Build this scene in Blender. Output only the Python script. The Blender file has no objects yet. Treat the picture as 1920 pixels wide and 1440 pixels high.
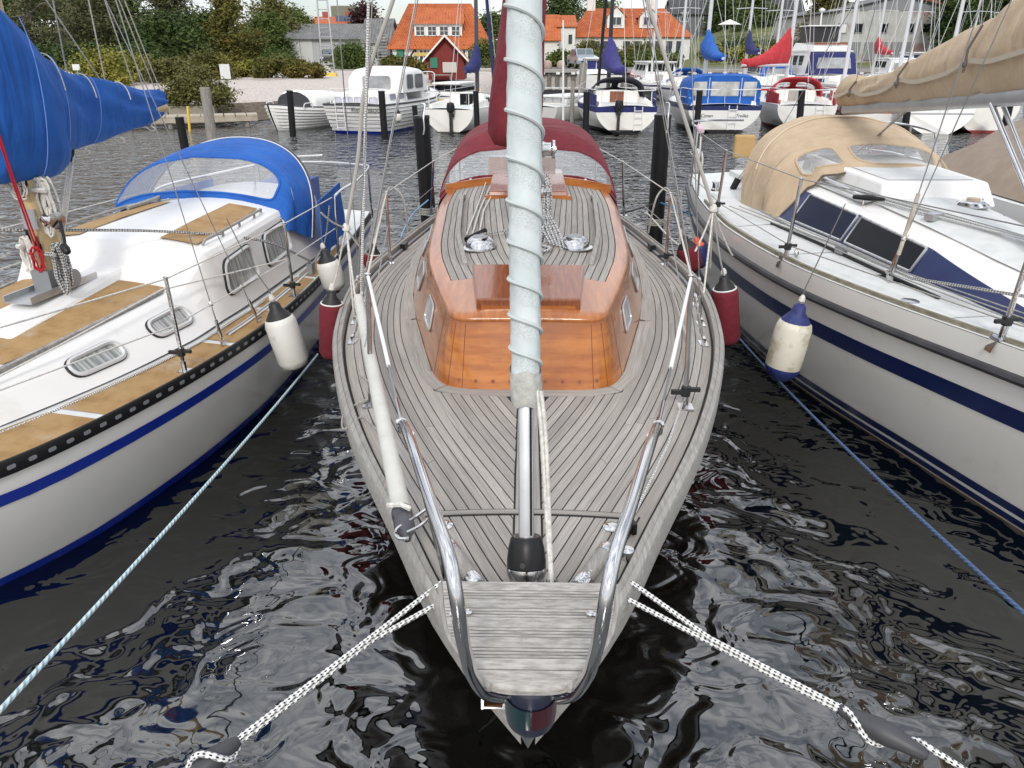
import bpy, math, random
from mathutils import Vector, noise as mnoise
R = math.radians
random.seed(11)
scene = bpy.context.scene
col = scene.collection

# ------------------------------------------------------------------ camera
EYE, PITCH, FPX = 2.7, R(24), 1400.0          # eye height, tilt down, focal length in photo pixels
cam = bpy.data.objects.new('camera', bpy.data.cameras.new('camera'))
cam.data.sensor_width = 36; cam.data.lens = FPX / 1920 * 36
cam.data.clip_start = 0.05; cam.data.clip_end = 5000
cam.location = (0, 0, EYE); cam.rotation_euler = (R(90) - PITCH, 0, 0)
col.objects.link(cam); scene.camera = cam

# ------------------------------------------------------------------ sky and sun (bright overcast with a few blue gaps)
SUN_EL, SUN_AZ = R(36), R(-176)                # veiled sun behind the camera
world = bpy.data.worlds.new('World'); scene.world = world; world.use_nodes = True
nt = world.node_tree; nt.nodes.clear()
def wn(t, **k):
    n = nt.nodes.new(t)
    for a, b in k.items(): setattr(n, a, b)
    return n
out = wn('ShaderNodeOutputWorld'); mixs = wn('ShaderNodeMixShader')
sky = wn('ShaderNodeTexSky', sky_type='NISHITA', sun_disc=False, sun_elevation=SUN_EL, sun_rotation=SUN_AZ)
bg1 = wn('ShaderNodeBackground'); bg1.inputs[1].default_value = 0.10
bg2 = wn('ShaderNodeBackground'); bg2.inputs[1].default_value = 1.0
tc = wn('ShaderNodeTexCoord'); mp = wn('ShaderNodeMapping'); mp.inputs['Scale'].default_value = (1, 1, 2.2)
n1 = wn('ShaderNodeTexNoise'); n1.inputs['Scale'].default_value = 2.3; n1.inputs['Detail'].default_value = 8; n1.inputs['Roughness'].default_value = .55
r1 = wn('ShaderNodeValToRGB'); r1.color_ramp.elements[0].position = .36; r1.color_ramp.elements[1].position = .56
r1.color_ramp.elements[0].color = (.35, .35, .35, 1)
n2 = wn('ShaderNodeTexNoise'); n2.inputs['Scale'].default_value = 4.5; n2.inputs['Detail'].default_value = 7
r2 = wn('ShaderNodeValToRGB')
r2.color_ramp.elements[0].position = .32; r2.color_ramp.elements[0].color = (.66, .70, .78, 1)
r2.color_ramp.elements[1].position = .66; r2.color_ramp.elements[1].color = (1.12, 1.13, 1.15, 1)
sxyz = wn('ShaderNodeSeparateXYZ'); elev = wn('ShaderNodeMapRange')      # an overcast sky is brighter towards the zenith
elev.inputs[1].default_value = 0; elev.inputs[2].default_value = 1; elev.inputs[3].default_value = .95; elev.inputs[4].default_value = 1.5
for a, b in ((tc.outputs['Generated'], mp.inputs[0]), (mp.outputs[0], n1.inputs[0]), (mp.outputs[0], n2.inputs[0]),
             (n1.outputs[0], r1.inputs[0]), (n2.outputs[0], r2.inputs[0]), (r2.outputs[0], bg2.inputs[0]), (tc.outputs['Generated'], sxyz.inputs[0]), (sxyz.outputs[2], elev.inputs[0]), (elev.outputs[0], bg2.inputs[1]),
             (sky.outputs[0], bg1.inputs[0]), (r1.outputs[0], mixs.inputs[0]), (bg1.outputs[0], mixs.inputs[1]),
             (bg2.outputs[0], mixs.inputs[2]), (mixs.outputs[0], out.inputs[0])):
    nt.links.new(a, b)
sun = bpy.data.objects.new('sun', bpy.data.lights.new('sun', 'SUN'))
sun.data.energy = 1.5; sun.data.angle = R(10); sun.data.color = (1, .96, .9)
sdir = Vector((math.sin(SUN_AZ) * math.cos(SUN_EL), math.cos(SUN_AZ) * math.cos(SUN_EL), math.sin(SUN_EL)))
sun.rotation_euler = sdir.to_track_quat('Z', 'Y').to_euler(); sun.location = sdir * 50
col.objects.link(sun)
vs = scene.view_settings
vs.view_transform = 'Standard'; vs.look = 'None'; vs.exposure = 0.33; vs.gamma = 1; vs.use_curve_mapping = False
scene.cycles.max_bounces = 8; scene.cycles.transparent_max_bounces = 16
scene.cycles.caustics_reflective = True; scene.cycles.blur_glossy = .6; scene.cycles.caustics_refractive = False

# ------------------------------------------------------------------ measuring helpers: photo pixel -> world point
CP, SP = math.cos(PITCH), math.sin(PITCH)
def PZ(px, py, z):
    dx = (px - 960) / FPX; dy = (720 - py) / FPX; t = (EYE - z) / (SP - dy * CP)
    return Vector((dx * t, t * (CP + dy * SP), z))
def PY(px, py, Y):
    dx = (px - 960) / FPX; dy = (720 - py) / FPX; t = Y / (CP + dy * SP)
    return Vector((dx * t, Y, EYE + t * (dy * CP - SP)))
def lerp(a, b, t): return a + (b - a) * t
def vl(a, b, t): return tuple(lerp(x, y, t) for x, y in zip(a, b))
def clamp(x, a=0., b=1.): return max(a, min(b, x))
def interp(tab, x):
    """smooth (hermite) interpolation through a table of (x, y)"""
    if x <= tab[0][0]: return tab[0][1]
    if x >= tab[-1][0]: return tab[-1][1]
    i = 0
    while tab[i + 1][0] < x: i += 1
    def sl(j):
        if j <= 0: return (tab[1][1] - tab[0][1]) / (tab[1][0] - tab[0][0])
        if j >= len(tab) - 1: return (tab[-1][1] - tab[-2][1]) / (tab[-1][0] - tab[-2][0])
        return (tab[j + 1][1] - tab[j - 1][1]) / (tab[j + 1][0] - tab[j - 1][0])
    x0, y0 = tab[i]; x1, y1 = tab[i + 1]; h = x1 - x0; t = (x - x0) / h
    return (y0 * (2 * t**3 - 3 * t**2 + 1) + sl(i) * h * (t**3 - 2 * t**2 + t)
            + y1 * (-2 * t**3 + 3 * t**2) + sl(i + 1) * h * (t**3 - t**2))
def spline(pts, n=6):
    """Catmull-Rom through 3D points"""
    pts = [Vector(p) for p in pts]; o = []
    for i in range(len(pts) - 1):
        p0 = pts[max(i - 1, 0)]; p1 = pts[i]; p2 = pts[i + 1]; p3 = pts[min(i + 2, len(pts) - 1)]
        for k in range(n):
            t = k / n
            o.append(.5 * ((2 * p1) + (-p0 + p2) * t + (2 * p0 - 5 * p1 + 4 * p2 - p3) * t * t + (-p0 + 3 * p1 - 3 * p2 + p3) * t**3))
    o.append(pts[-1]); return o
def sag(a, b, d, n=10):
    a, b = Vector(a), Vector(b)
    return [a.lerp(b, i / n) - Vector((0, 0, d * 4 * (i / n) * (1 - i / n))) for i in range(n + 1)]
def round_poly(pts, r, n=4):
    """round the corners of a 2D polygon"""
    o = []; N = len(pts)
    for i in range(N):
        p = Vector(pts[i]); a = Vector(pts[i - 1]) - p; b = Vector(pts[(i + 1) % N]) - p
        ra = min(r, a.length * .45); rb = min(r, b.length * .45)
        A = p + a.normalized() * ra; B = p + b.normalized() * rb
        for k in range(n + 1):
            t = k / n; o.append(tuple((1 - t)**2 * A + 2 * t * (1 - t) * p + t * t * B))
    return o

# ------------------------------------------------------------------ mesh builder
class MB:
    def __init__(s): s.v = []; s.f = []; s.uv = []
    def add(s, v, f, uv=None):
        o = len(s.v); s.v += [tuple(p) for p in v]
        for i, q in enumerate(f):
            s.f.append([o + k for k in q]); s.uv.append(uv[i] if uv else [(0, 0)] * len(q))
        return s
    def box(s, c, d, rz=0, taper=1.0):
        x, y, z = [k / 2 for k in d]; ca, sa = math.cos(rz), math.sin(rz); vv = []
        for dz in (-z, z):
            t = taper if dz > 0 else 1
            for dx, dy in ((-x, -y), (x, -y), (x, y), (-x, y)):
                vv.append((c[0] + t * (dx * ca - dy * sa), c[1] + t * (dx * sa + dy * ca), c[2] + dz))
        return s.add(vv, [(3, 2, 1, 0), (4, 5, 6, 7), (0, 1, 5, 4), (1, 2, 6, 5), (2, 3, 7, 6), (3, 0, 4, 7)])
    def hexa(s, b, t):
        return s.add(list(b) + list(t), [(3, 2, 1, 0), (4, 5, 6, 7), (0, 1, 5, 4), (1, 2, 6, 5), (2, 3, 7, 6), (3, 0, 4, 7)])
    def tube(s, pts, r, n=8, closed=False, caps=True, vs=1.0):
        pts = [Vector(p) for p in pts]; N = len(pts)
        rr = r if isinstance(r, (list, tuple)) else [r] * N
        up = None; rings = []; L = 0
        for i, p in enumerate(pts):
            a = pts[i - 1] if (i > 0 or closed) else p; b = pts[(i + 1) % N] if (i < N - 1 or closed) else p
            t = (b - a)
            if t.length < 1e-9: t = Vector((0, 0, 1))
            t.normalize()
            if up is None: up = Vector((0, 0, 1)) if abs(t.z) < .9 else Vector((1, 0, 0))
            u = up - t * up.dot(t)
            if u.length < 1e-6: u = t.orthogonal()
            u.normalize(); w = t.cross(u); up = u
            if i: L += (p - pts[i - 1]).length
            rings.append(([p + (u * math.cos(6.28319 * k / n) + w * math.sin(6.28319 * k / n)) * rr[i] for k in range(n)], L))
        v = [q for ring, _ in rings for q in ring]; f = []; uv = []
        M_ = N if closed else N - 1
        for i in range(M_):
            j = (i + 1) % N; l0 = rings[i][1] * vs; l1 = (rings[j][1] if j else L + (pts[0] - pts[-1]).length) * vs
            for k in range(n):
                m = (k + 1) % n
                f.append((i * n + k, i * n + m, j * n + m, j * n + k))
                uv.append(((k / n, l0), ((k + 1) / n, l0), ((k + 1) / n, l1), (k / n, l1)))
        if caps and not closed:
            f.append(tuple(range(n - 1, -1, -1))); uv.append([(0, 0)] * n)
            f.append(tuple((N - 1) * n + k for k in range(n))); uv.append([(0, 0)] * n)
        return s.add(v, f, uv)
    def lathe(s, prof, at=(0, 0, 0), n=16, axis=(0, 0, 1)):
        ax = Vector(axis).normalized(); u = ax.orthogonal().normalized(); w = ax.cross(u); at = Vector(at)
        rows = [[at + ax * h + (u * math.cos(6.28319 * k / n) + w * math.sin(6.28319 * k / n)) * r for k in range(n)] for r, h in prof]
        v = [q for r_ in rows for q in r_]; f = []; uv = []
        for i in range(len(rows) - 1):
            for k in range(n):
                m = (k + 1) % n; f.append((i * n + k, i * n + m, (i + 1) * n + m, (i + 1) * n + k))
                uv.append(((k / n, prof[i][1]), ((k + 1) / n, prof[i][1]), ((k + 1) / n, prof[i + 1][1]), (k / n, prof[i + 1][1])))
        if prof[0][0] > 1e-4: f.append(tuple(range(n - 1, -1, -1))); uv.append([(0, 0)] * n)
        if prof[-1][0] > 1e-4: f.append(tuple((len(rows) - 1) * n + k for k in range(n))); uv.append([(0, 0)] * n)
        return s.add(v, f, uv)
    def loft(s, rows, closed=False, caps=False, su=1., sv=1.):
        n = len(rows[0]); v = [q for r_ in rows for q in r_]; f = []; uv = []
        for i in range(len(rows) - 1):
            for k in range(n if closed else n - 1):
                m = (k + 1) % n; f.append((i * n + k, i * n + m, (i + 1) * n + m, (i + 1) * n + k))
                uv.append(((k * su, i * sv), ((k + 1) * su, i * sv), ((k + 1) * su, (i + 1) * sv), (k * su, (i + 1) * sv)))
        if caps:
            f.append(tuple(range(n - 1, -1, -1))); uv.append([(0, 0)] * n)
            f.append(tuple((len(rows) - 1) * n + k for k in range(n))); uv.append([(0, 0)] * n)
        return s.add(v, f, uv)
    def strip(s, A, B, th):
        """a plank between two 3D polylines of equal length (top edges), thickness th; uv in metres"""
        n = len(A); A = [Vector(p) for p in A]; B = [Vector(p) for p in B]; dn = Vector((0, 0, -th))
        v = A + B + [p + dn for p in A] + [p + dn for p in B]; f = []; uv = []; L = 0
        for i in range(n - 1):
            l = (A[i + 1] - A[i]).length; w = (B[i] - A[i]).length
            f.append((i, i + 1, n + i + 1, n + i)); uv.append(((L, 0), (L + l, 0), (L + l, w), (L, w)))
            f.append((2 * n + i, 2 * n + i + 1, i + 1, i)); uv.append(((L, 0), (L + l, 0), (L + l, 0), (L, 0)))
            f.append((n + i, n + i + 1, 3 * n + i + 1, 3 * n + i)); uv.append(((L, w), (L + l, w), (L + l, w), (L, w)))
            L += l
        f.append((0, n, 3 * n, 2 * n)); uv.append([(0, 0)] * 4)
        f.append((n - 1, 3 * n - 1 + 0, 4 * n - 1, 2 * n - 1)); uv.append([(0, 0)] * 4)
        f[-1] = (2 * n - 1, n - 1, 3 * n - 1, 4 * n - 1)
        return s.add(v, f, uv)
    def prism(s, poly, z0, z1):
        n = len(poly); v = [(x, y, z0) for x, y in poly] + [(x, y, z1) for x, y in poly]
        f = [tuple(range(n - 1, -1, -1)), tuple(range(n, 2 * n))] + [(i, (i + 1) % n, n + (i + 1) % n, n + i) for i in range(n)]
        return s.add(v, f)
    def mesh(s, name, smooth=True, ang=38):
        me = bpy.data.meshes.new(name); me.from_pydata(s.v, [], s.f); 
        ul = me.uv_layers.new(name='UVMap'); flat = [c for u in s.uv for p in u for c in p]
        ul.data.foreach_set('uv', flat)
        if smooth:
            me.polygons.foreach_set('use_smooth', [True] * len(me.polygons)); me.set_sharp_from_angle(angle=R(ang))
        me.update(); return me
    def build(s, name, m, parent=None, smooth=True, ang=38, origin=None):
        if parent is None and origin is None and s.v:
            xs = [p[0] for p in s.v]; ys = [p[1] for p in s.v]; origin = ((min(xs) + max(xs)) / 2, (min(ys) + max(ys)) / 2, min(p[2] for p in s.v))
        if origin and parent is None: s.v = [(p[0] - origin[0], p[1] - origin[1], p[2] - origin[2]) for p in s.v]
        me = s.mesh(name, smooth, ang); me.materials.append(m)
        o = bpy.data.objects.new(name, me); col.objects.link(o); o.parent = parent
        if origin and parent is None: o.location = origin
        return o
def tag(o, label=None, cat=None, group=None, kind=None):
    for k, v in (('label', label), ('category', cat), ('group', group), ('kind', kind)):
        if v: o[k] = v
    return o
def thing(name, label, cat, loc=(0, 0, 0), rz=0, group=None):
    o = bpy.data.objects.new(name, None); o.empty_display_size = .2; col.objects.link(o)
    o.location = loc; o.rotation_euler = (0, 0, rz); return tag(o, label, cat, group)
def kids(o): return [c for c in bpy.data.objects if c.parent == o]
def copy_tree(o, parent=None, table=None):
    c = o.copy(); col.objects.link(c); c.parent = parent
    for ch in list(o.children): copy_tree(ch, c)
    return c
def text(name, s, size, m, parent, loc, rot, depth=.004, shear=0, align='CENTER'):
    cu = bpy.data.curves.new(name, 'FONT'); cu.body = s; cu.size = size; cu.extrude = depth; cu.align_x = align; cu.shear = shear
    t = bpy.data.objects.new(name, cu); col.objects.link(t); bpy.context.view_layer.update()
    me = bpy.data.meshes.new_from_object(t.evaluated_get(bpy.context.evaluated_depsgraph_get()))
    bpy.data.objects.remove(t); o = bpy.data.objects.new(name, me); col.objects.link(o)
    me.materials.clear(); me.materials.append(m); o.parent = parent; o.location = loc; o.rotation_euler = rot
    return o

# ------------------------------------------------------------------ materials
MATS = {}
def mat(n, c, r=.5, m=0, c2=None, ns=8, nd=5, st=(1, 1, 1), uv=False, lo=.38, hi=.64, bs=0, bd=0, coat=0, vary=0, alpha=1, spec=.5, ior=1.5, sub=0, dirt=None, c3=None, fold=None):
    if n in MATS: return MATS[n]
    M_ = bpy.data.materials.new(n); M_.use_nodes = True; t = M_.node_tree; N, L = t.nodes, t.links
    b = N['Principled BSDF']; b.inputs['Roughness'].default_value = r; b.inputs['Metallic'].default_value = m
    b.inputs['Base Color'].default_value = (*c, 1); b.inputs['IOR'].default_value = ior
    b.inputs['Specular IOR Level'].default_value = spec; b.inputs['Coat Weight'].default_value = coat; b.inputs['Coat Roughness'].default_value = .06
    b.inputs['Alpha'].default_value = alpha
    tcn = N.new('ShaderNodeTexCoord'); mpn = N.new('ShaderNodeMapping'); mpn.inputs['Scale'].default_value = st
    L.new(tcn.outputs['UV' if uv else 'Object'], mpn.inputs[0]); cur = None
    if c2:
        oi = N.new('ShaderNodeObjectInfo'); va = N.new('ShaderNodeVectorMath'); va.operation = 'SCALE'
        va.inputs[0].default_value = (37, 17, 53); L.new(oi.outputs['Random'], va.inputs['Scale'])
        if uv or vary: L.new(va.outputs[0], mpn.inputs['Location'])
        nz = N.new('ShaderNodeTexNoise'); nz.inputs['Scale'].default_value = ns; nz.inputs['Detail'].default_value = nd; nz.inputs['Roughness'].default_value = .6
        L.new(mpn.outputs[0], nz.inputs[0]); rp = N.new('ShaderNodeValToRGB')
        rp.color_ramp.elements[0].position = lo; rp.color_ramp.elements[1].position = hi
        rp.color_ramp.elements[0].color = (*c, 1); rp.color_ramp.elements[1].color = (*c2, 1)
        if c3: e = rp.color_ramp.elements.new((lo + hi) / 2); e.color = (*c3, 1)
        L.new(nz.outputs[0], rp.inputs[0]); cur = rp.outputs[0]
    if dirt:   # broad stains in object space: (colour, scale, lo, hi)
        nz = N.new('ShaderNodeTexNoise'); nz.inputs['Scale'].default_value = dirt[1]; nz.inputs['Detail'].default_value = 9; nz.inputs['Roughness'].default_value = .65
        L.new(tcn.outputs['Object'], nz.inputs[0]); rp = N.new('ShaderNodeValToRGB')
        rp.color_ramp.elements[0].position = dirt[2]; rp.color_ramp.elements[1].position = dirt[3]
        L.new(nz.outputs[0], rp.inputs[0]); mx = N.new('ShaderNodeMix'); mx.data_type = 'RGBA'
        L.new(rp.outputs[0], mx.inputs[0]); mx.inputs[7].default_value = (*dirt[0], 1)
        if cur: L.new(cur, mx.inputs[6])
        else: mx.inputs[6].default_value = (*c, 1)
        cur = mx.outputs[2]
    if vary:
        oi = N.new('ShaderNodeObjectInfo'); mr = N.new('ShaderNodeMapRange'); mr.inputs[3].default_value = 1 - vary; mr.inputs[4].default_value = 1 + vary
        L.new(oi.outputs['Random'], mr.inputs[0]); hs = N.new('ShaderNodeHueSaturation'); L.new(mr.outputs[0], hs.inputs['Value'])
        if cur: L.new(cur, hs.inputs['Color'])
        else: hs.inputs['Color'].default_value = (*c, 1)
        cur = hs.outputs[0]
    if cur: L.new(cur, b.inputs['Base Color'])
    if bd:
        nb = N.new('ShaderNodeTexNoise'); nb.inputs['Scale'].default_value = bs or ns; nb.inputs['Detail'].default_value = 4
        L.new(mpn.outputs[0], nb.inputs[0]); bp = N.new('ShaderNodeBump'); bp.inputs['Strength'].default_value = 1; bp.inputs['Distance'].default_value = bd
        L.new(nb.outputs[0], bp.inputs['Height']); L.new(bp.outputs[0], b.inputs['Normal'])
    if fold:   # creases: (scale, stretch, distance, rotation)
        fm = N.new('ShaderNodeMapping'); fm.vector_type = 'POINT'; fm.inputs['Scale'].default_value = fold[1]; fm.inputs['Rotation'].default_value = fold[3]
        L.new(tcn.outputs['Object'], fm.inputs[0]); fn = N.new('ShaderNodeTexNoise'); fn.inputs['Scale'].default_value = fold[0]; fn.inputs['Detail'].default_value = 2.5; fn.inputs['Distortion'].default_value = .5
        L.new(fm.outputs[0], fn.inputs[0]); fb = N.new('ShaderNodeBump'); fb.inputs['Distance'].default_value = fold[2]; L.new(fn.outputs[0], fb.inputs['Height'])
        if bd: L.new(bp.outputs[0], fb.inputs['Normal'])
        L.new(fb.outputs[0], b.inputs['Normal'])
    MATS[n] = M_; return M_
def rope_mat(n, c1, c2, ku, kv, th=.35, r=.8, straight=False):
    if n in MATS: return MATS[n]
    M_ = bpy.data.materials.new(n); M_.use_nodes = True; t = M_.node_tree; N, L = t.nodes, t.links; b = N['Principled BSDF']; b.inputs['Roughness'].default_value = r
    tcn = N.new('ShaderNodeTexCoord'); sx = N.new('ShaderNodeSeparateXYZ'); L.new(tcn.outputs['UV'], sx.inputs[0])
    def mth(op, a, bb=None):
        q = N.new('ShaderNodeMath'); q.operation = op
        for i, z in enumerate((a, bb)):
            if z is None: continue
            if isinstance(z, (int, float)): q.inputs[i].default_value = z
            else: L.new(z, q.inputs[i])
        return q.outputs[0]
    u = mth('MULTIPLY', sx.outputs[0], 6.28319 * ku); v = mth('MULTIPLY', sx.outputs[1], 6.28319 * kv)
    a = mth('SINE', mth('ADD', u, v)); c = mth('SINE', mth('SUBTRACT', u, v))
    g = mth('GREATER_THAN', a if straight else mth('MULTIPLY', a, c), th)
    mx = N.new('ShaderNodeMix'); mx.data_type = 'RGBA'; L.new(g, mx.inputs[0]); mx.inputs[6].default_value = (*c1, 1); mx.inputs[7].default_value = (*c2, 1)
    L.new(mx.outputs[2], b.inputs['Base Color'])
    bp = N.new('ShaderNodeBump'); bp.inputs['Distance'].default_value = .002; L.new(a, bp.inputs['Height']); L.new(bp.outputs[0], b.inputs['Normal'])
    MATS[n] = M_; return M_
white = mat('gelcoat_white', (.80, .79, .765), .25, c2=(.77, .76, .735), ns=1.5, dirt=((.60, .57, .51), 2.2, .58, .82))
cream = mat('gelcoat_cream', (.88, .86, .81), .22, c2=(.85, .83, .775), ns=1.5, dirt=((.70, .66, .58), 3, .60, .86))
deckw = mat('deck_white', (.64, .65, .64), .5, c2=(.58, .60, .59), ns=6, bs=300, bd=.0006)
greyp = mat('deck_grey_nonslip', (.56, .57, .56), .75, c2=(.63, .64, .63), ns=9, bs=250, bd=.001)
navy = mat('paint_navy', (.008, .016, .080), .3, c2=(.010, .022, .10), ns=3, spec=.4)
blue = mat('paint_blue', (.008, .03, .30), .3, c2=(.012, .04, .36), ns=3)
blk = mat('black_rubber', (.012, .012, .013), .55)
blkp = mat('black_plastic', (.010, .010, .011), .4, spec=.3)
greyr = mat('grey_rubber', (.035, .035, .04), .5, c2=(.055, .055, .06), ns=6)
steel = mat('stainless_steel', (.62, .62, .62), .13, 1, c2=(.52, .52, .52), ns=5)
alu = mat('aluminium', (.52, .53, .54), .36, .75, c2=(.44, .45, .46), ns=6)
alud = mat('aluminium_dull', (.30, .31, .32), .5, .6)
gold = mat('gold_anodised', (.52, .40, .22), .45, .35, c2=(.44, .34, .19), ns=9)
teak = mat('weathered_teak', (.235, .215, .192), .78, c2=(.39, .362, .332), c3=(.315, .29, .262), ns=1, nd=7, st=(3.5, 130, 1), uv=True, bs=1.0, bd=.0012, vary=.15, lo=.33, hi=.68, dirt=((.27, .26, .245), 6, .52, .8))
teakb = mat('weathered_teak_block', (.245, .23, .21), .75, c2=(.35, .335, .312), ns=6, nd=8, st=(14, .5, 14), bs=6, bd=.001, vary=.05, dirt=((.25, .24, .225), 9, .58, .82))
teakx = mat('weathered_teak_across', (.24, .222, .20), .75, c2=(.41, .39, .365), ns=6, nd=9, st=(3.5, 16, 16), bs=6, bd=.0012, vary=.16)
caulk = mat('deck_caulk', (.012, .011, .010), .7)
mahog = mat('varnished_mahogany', (.31, .088, .013), .2, c2=(.47, .165, .028), c3=(.39, .122, .019), ns=2.4, nd=9, st=(1.3, 1.6, 9), coat=.55, dirt=((.22, .065, .012), 2.2, .48, .8))
mahox = mat('varnished_mahogany_top', (.29, .084, .016), .28, c2=(.41, .14, .027), ns=4, nd=6, st=(8, .8, 3), coat=.4)
mahod = mat('dark_mahogany', (.165, .046, .016), .22, c2=(.25, .075, .024), ns=4, nd=6, st=(14, 1.2, 4), coat=.4)
doorw = mat('brown_door', (.20, .065, .03), .4, c2=(.26, .09, .045), ns=5, st=(8, 8, 1))
redc = mat('canvas_red', (.135, .008, .016), .8, c2=(.175, .014, .024), ns=5, bs=7, bd=.02, fold=(2.2, (1, 2.5, 1), .06, (.5, 0, .4)))
redb = mat('canvas_bright_red', (.42, .02, .03), .8, c2=(.5, .035, .045), ns=5, bs=5, bd=.02, fold=(2, (1, 3, 1), .12, (.6, 0, 0)))
bluec = mat('canvas_blue', (.003, .078, .35), .8, c2=(.008, .105, .42), ns=4, bs=5, bd=.014, fold=(2.6, (.5, 2.6, .45), .065, (-.6, 0, 0)))
navyc = mat('canvas_navy', (.012, .016, .10), .8, c2=(.018, .024, .13), ns=4, bs=6, bd=.02)
beige = mat('canvas_beige', (.43, .325, .215), .85, c2=(.50, .385, .265), ns=4, bs=4, bd=.016, fold=(2.4, (.6, 2.2, .55), .065, (.65, 0, .2)))
taupe = mat('canvas_taupe', (.24, .185, .14), .85, c2=(.28, .22, .17), ns=4, bs=4, bd=.02)
whitec = mat('canvas_white', (.74, .74, .72), .8, c2=(.66, .66, .65), ns=4, bs=5, bd=.02)
def jib_mat():
    M_ = jibc; t = M_.node_tree; N, L = t.nodes, t.links; b = N['Principled BSDF']; src = b.inputs['Base Color'].links[0].from_socket
    tcn = N.new('ShaderNodeTexCoord'); sx = N.new('ShaderNodeSeparateXYZ'); L.new(tcn.outputs['UV'], sx.inputs[0])
    ad = N.new('ShaderNodeMath'); ad.operation = 'ADD'; L.new(sx.outputs[0], ad.inputs[0]); L.new(sx.outputs[1], ad.inputs[1])
    fr = N.new('ShaderNodeMath'); fr.operation = 'FRACT'; L.new(ad.outputs[0], fr.inputs[0])
    r_ = N.new('ShaderNodeValToRGB'); e = r_.color_ramp.elements; e[0].position = .40; e[0].color = (0, 0, 0, 1); e[1].position = .52; e[1].color = (1, 1, 1, 1); L.new(fr.outputs[0], r_.inputs[0])
    nz = N.new('ShaderNodeTexNoise'); nz.inputs['Scale'].default_value = 240; nz.inputs['Detail'].default_value = 3; L.new(tcn.outputs['Object'], nz.inputs[0])
    g = N.new('ShaderNodeValToRGB'); g.color_ramp.elements[0].position = .44; g.color_ramp.elements[1].position = .60; L.new(nz.outputs[0], g.inputs[0])
    m_ = N.new('ShaderNodeMath'); m_.operation = 'MULTIPLY'; L.new(r_.outputs[0], m_.inputs[0]); L.new(g.outputs[0], m_.inputs[1])
    mx = N.new('ShaderNodeMix'); mx.data_type = 'RGBA'; L.new(m_.outputs[0], mx.inputs[0]); L.new(src, mx.inputs[6]); mx.inputs[7].default_value = (.40, .435, .43, 1); L.new(mx.outputs[2], b.inputs['Base Color'])
jibc = mat('sail_cover_pale', (.46, .51, .51), .85, c2=(.56, .60, .595), ns=5, bs=10, bd=.004, fold=(7, (1, 1, .3), .014, (.5, .4, 0))); jib_mat()
vinyl = mat('clear_vinyl', (.74, .76, .78), .06, alpha=.27, bs=9, bd=.05, st=(1, 1, .6))
pane = mat('tinted_pane', (.008, .009, .011), .18, spec=.15)
panel_blue = mat('tinted_blue_pane', (.008, .012, .034), .2, spec=.12)
curtain = mat('curtain_grey', (.46, .47, .45), .35, c2=(.16, .17, .16), ns=3, nd=2, st=(1, 16, .6), coat=1)
glassw = mat('house_pane', (.05, .06, .07), .05)
nonslip = mat('brown_nonslip', (.36, .225, .092), .8, c2=(.27, .155, .052), c3=(.33, .20, .08), ns=7, nd=8, bs=260, bd=.001, dirt=((.40, .33, .24), 4.5, .55, .78))
ropew = mat('rope_white', (.66, .64, .60), .85, c2=(.46, .44, .40), ns=60)
ropeg = mat('rope_grey', (.36, .35, .32), .9, c2=(.24, .23, .21), ns=60)
roper = mat('rope_red', (.36, .008, .02), .8)
ropechk = rope_mat('rope_white_black_fleck', (.74, .74, .72), (.008, .008, .01), 3, 34, .40)
roperg = rope_mat('rope_grey_fleck', (.50, .50, .48), (.06, .065, .07), 2, 26, .0)
ropebl = rope_mat('rope_pale_blue', (.40, .58, .66), (.58, .66, .66), 2, 30, .1, straight=True)
ropedb = rope_mat('rope_steel_blue', (.045, .085, .18), (.085, .14, .26), 2, 30, .1, straight=True)
ropebk = rope_mat('rope_blue_white', (.62, .62, .6), (.05, .07, .14), 2, 28, .25)
wire = mat('wire_steel', (.34, .34, .34), .3, .9)
wiref = mat('wire_far', (.55, .55, .55), .4, .3)
mastf = mat('mast_far', (.60, .61, .62), .4, .3)
fendw = mat('fender_white', (.66, .65, .60), .45, c2=(.60, .585, .52), ns=4, dirt=((.34, .30, .20), 7, .56, .78))
fendd = mat('fender_dirty', (.60, .57, .48), .5, c2=(.54, .49, .37), ns=4, dirt=((.22, .18, .10), 8, .50, .75))
fendr = mat('fender_cover_red', (.125, .008, .016), .9, c2=(.155, .012, .022), ns=20, bs=40, bd=.003)
spot = mat('hole_grey', (.20, .21, .22), .5)
pilem = mat('piling_black', (.006, .006, .007), .5, c2=(.010, .010, .011), ns=5, spec=.25)
oldwood = mat('old_grey_wood', (.20, .185, .16), .85, c2=(.30, .28, .25), ns=4, st=(6, 6, 1), bs=8, bd=.01)
pinkf = mat('foam_pink', (.62, .42, .50), .8)
orangeb = mat('orange_plastic', (.75, .09, .03), .4)
yellowb = mat('yellow_paint', (.66, .46, .05), .5)
def darkf(n, c): return mat(n, c, .6)

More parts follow.
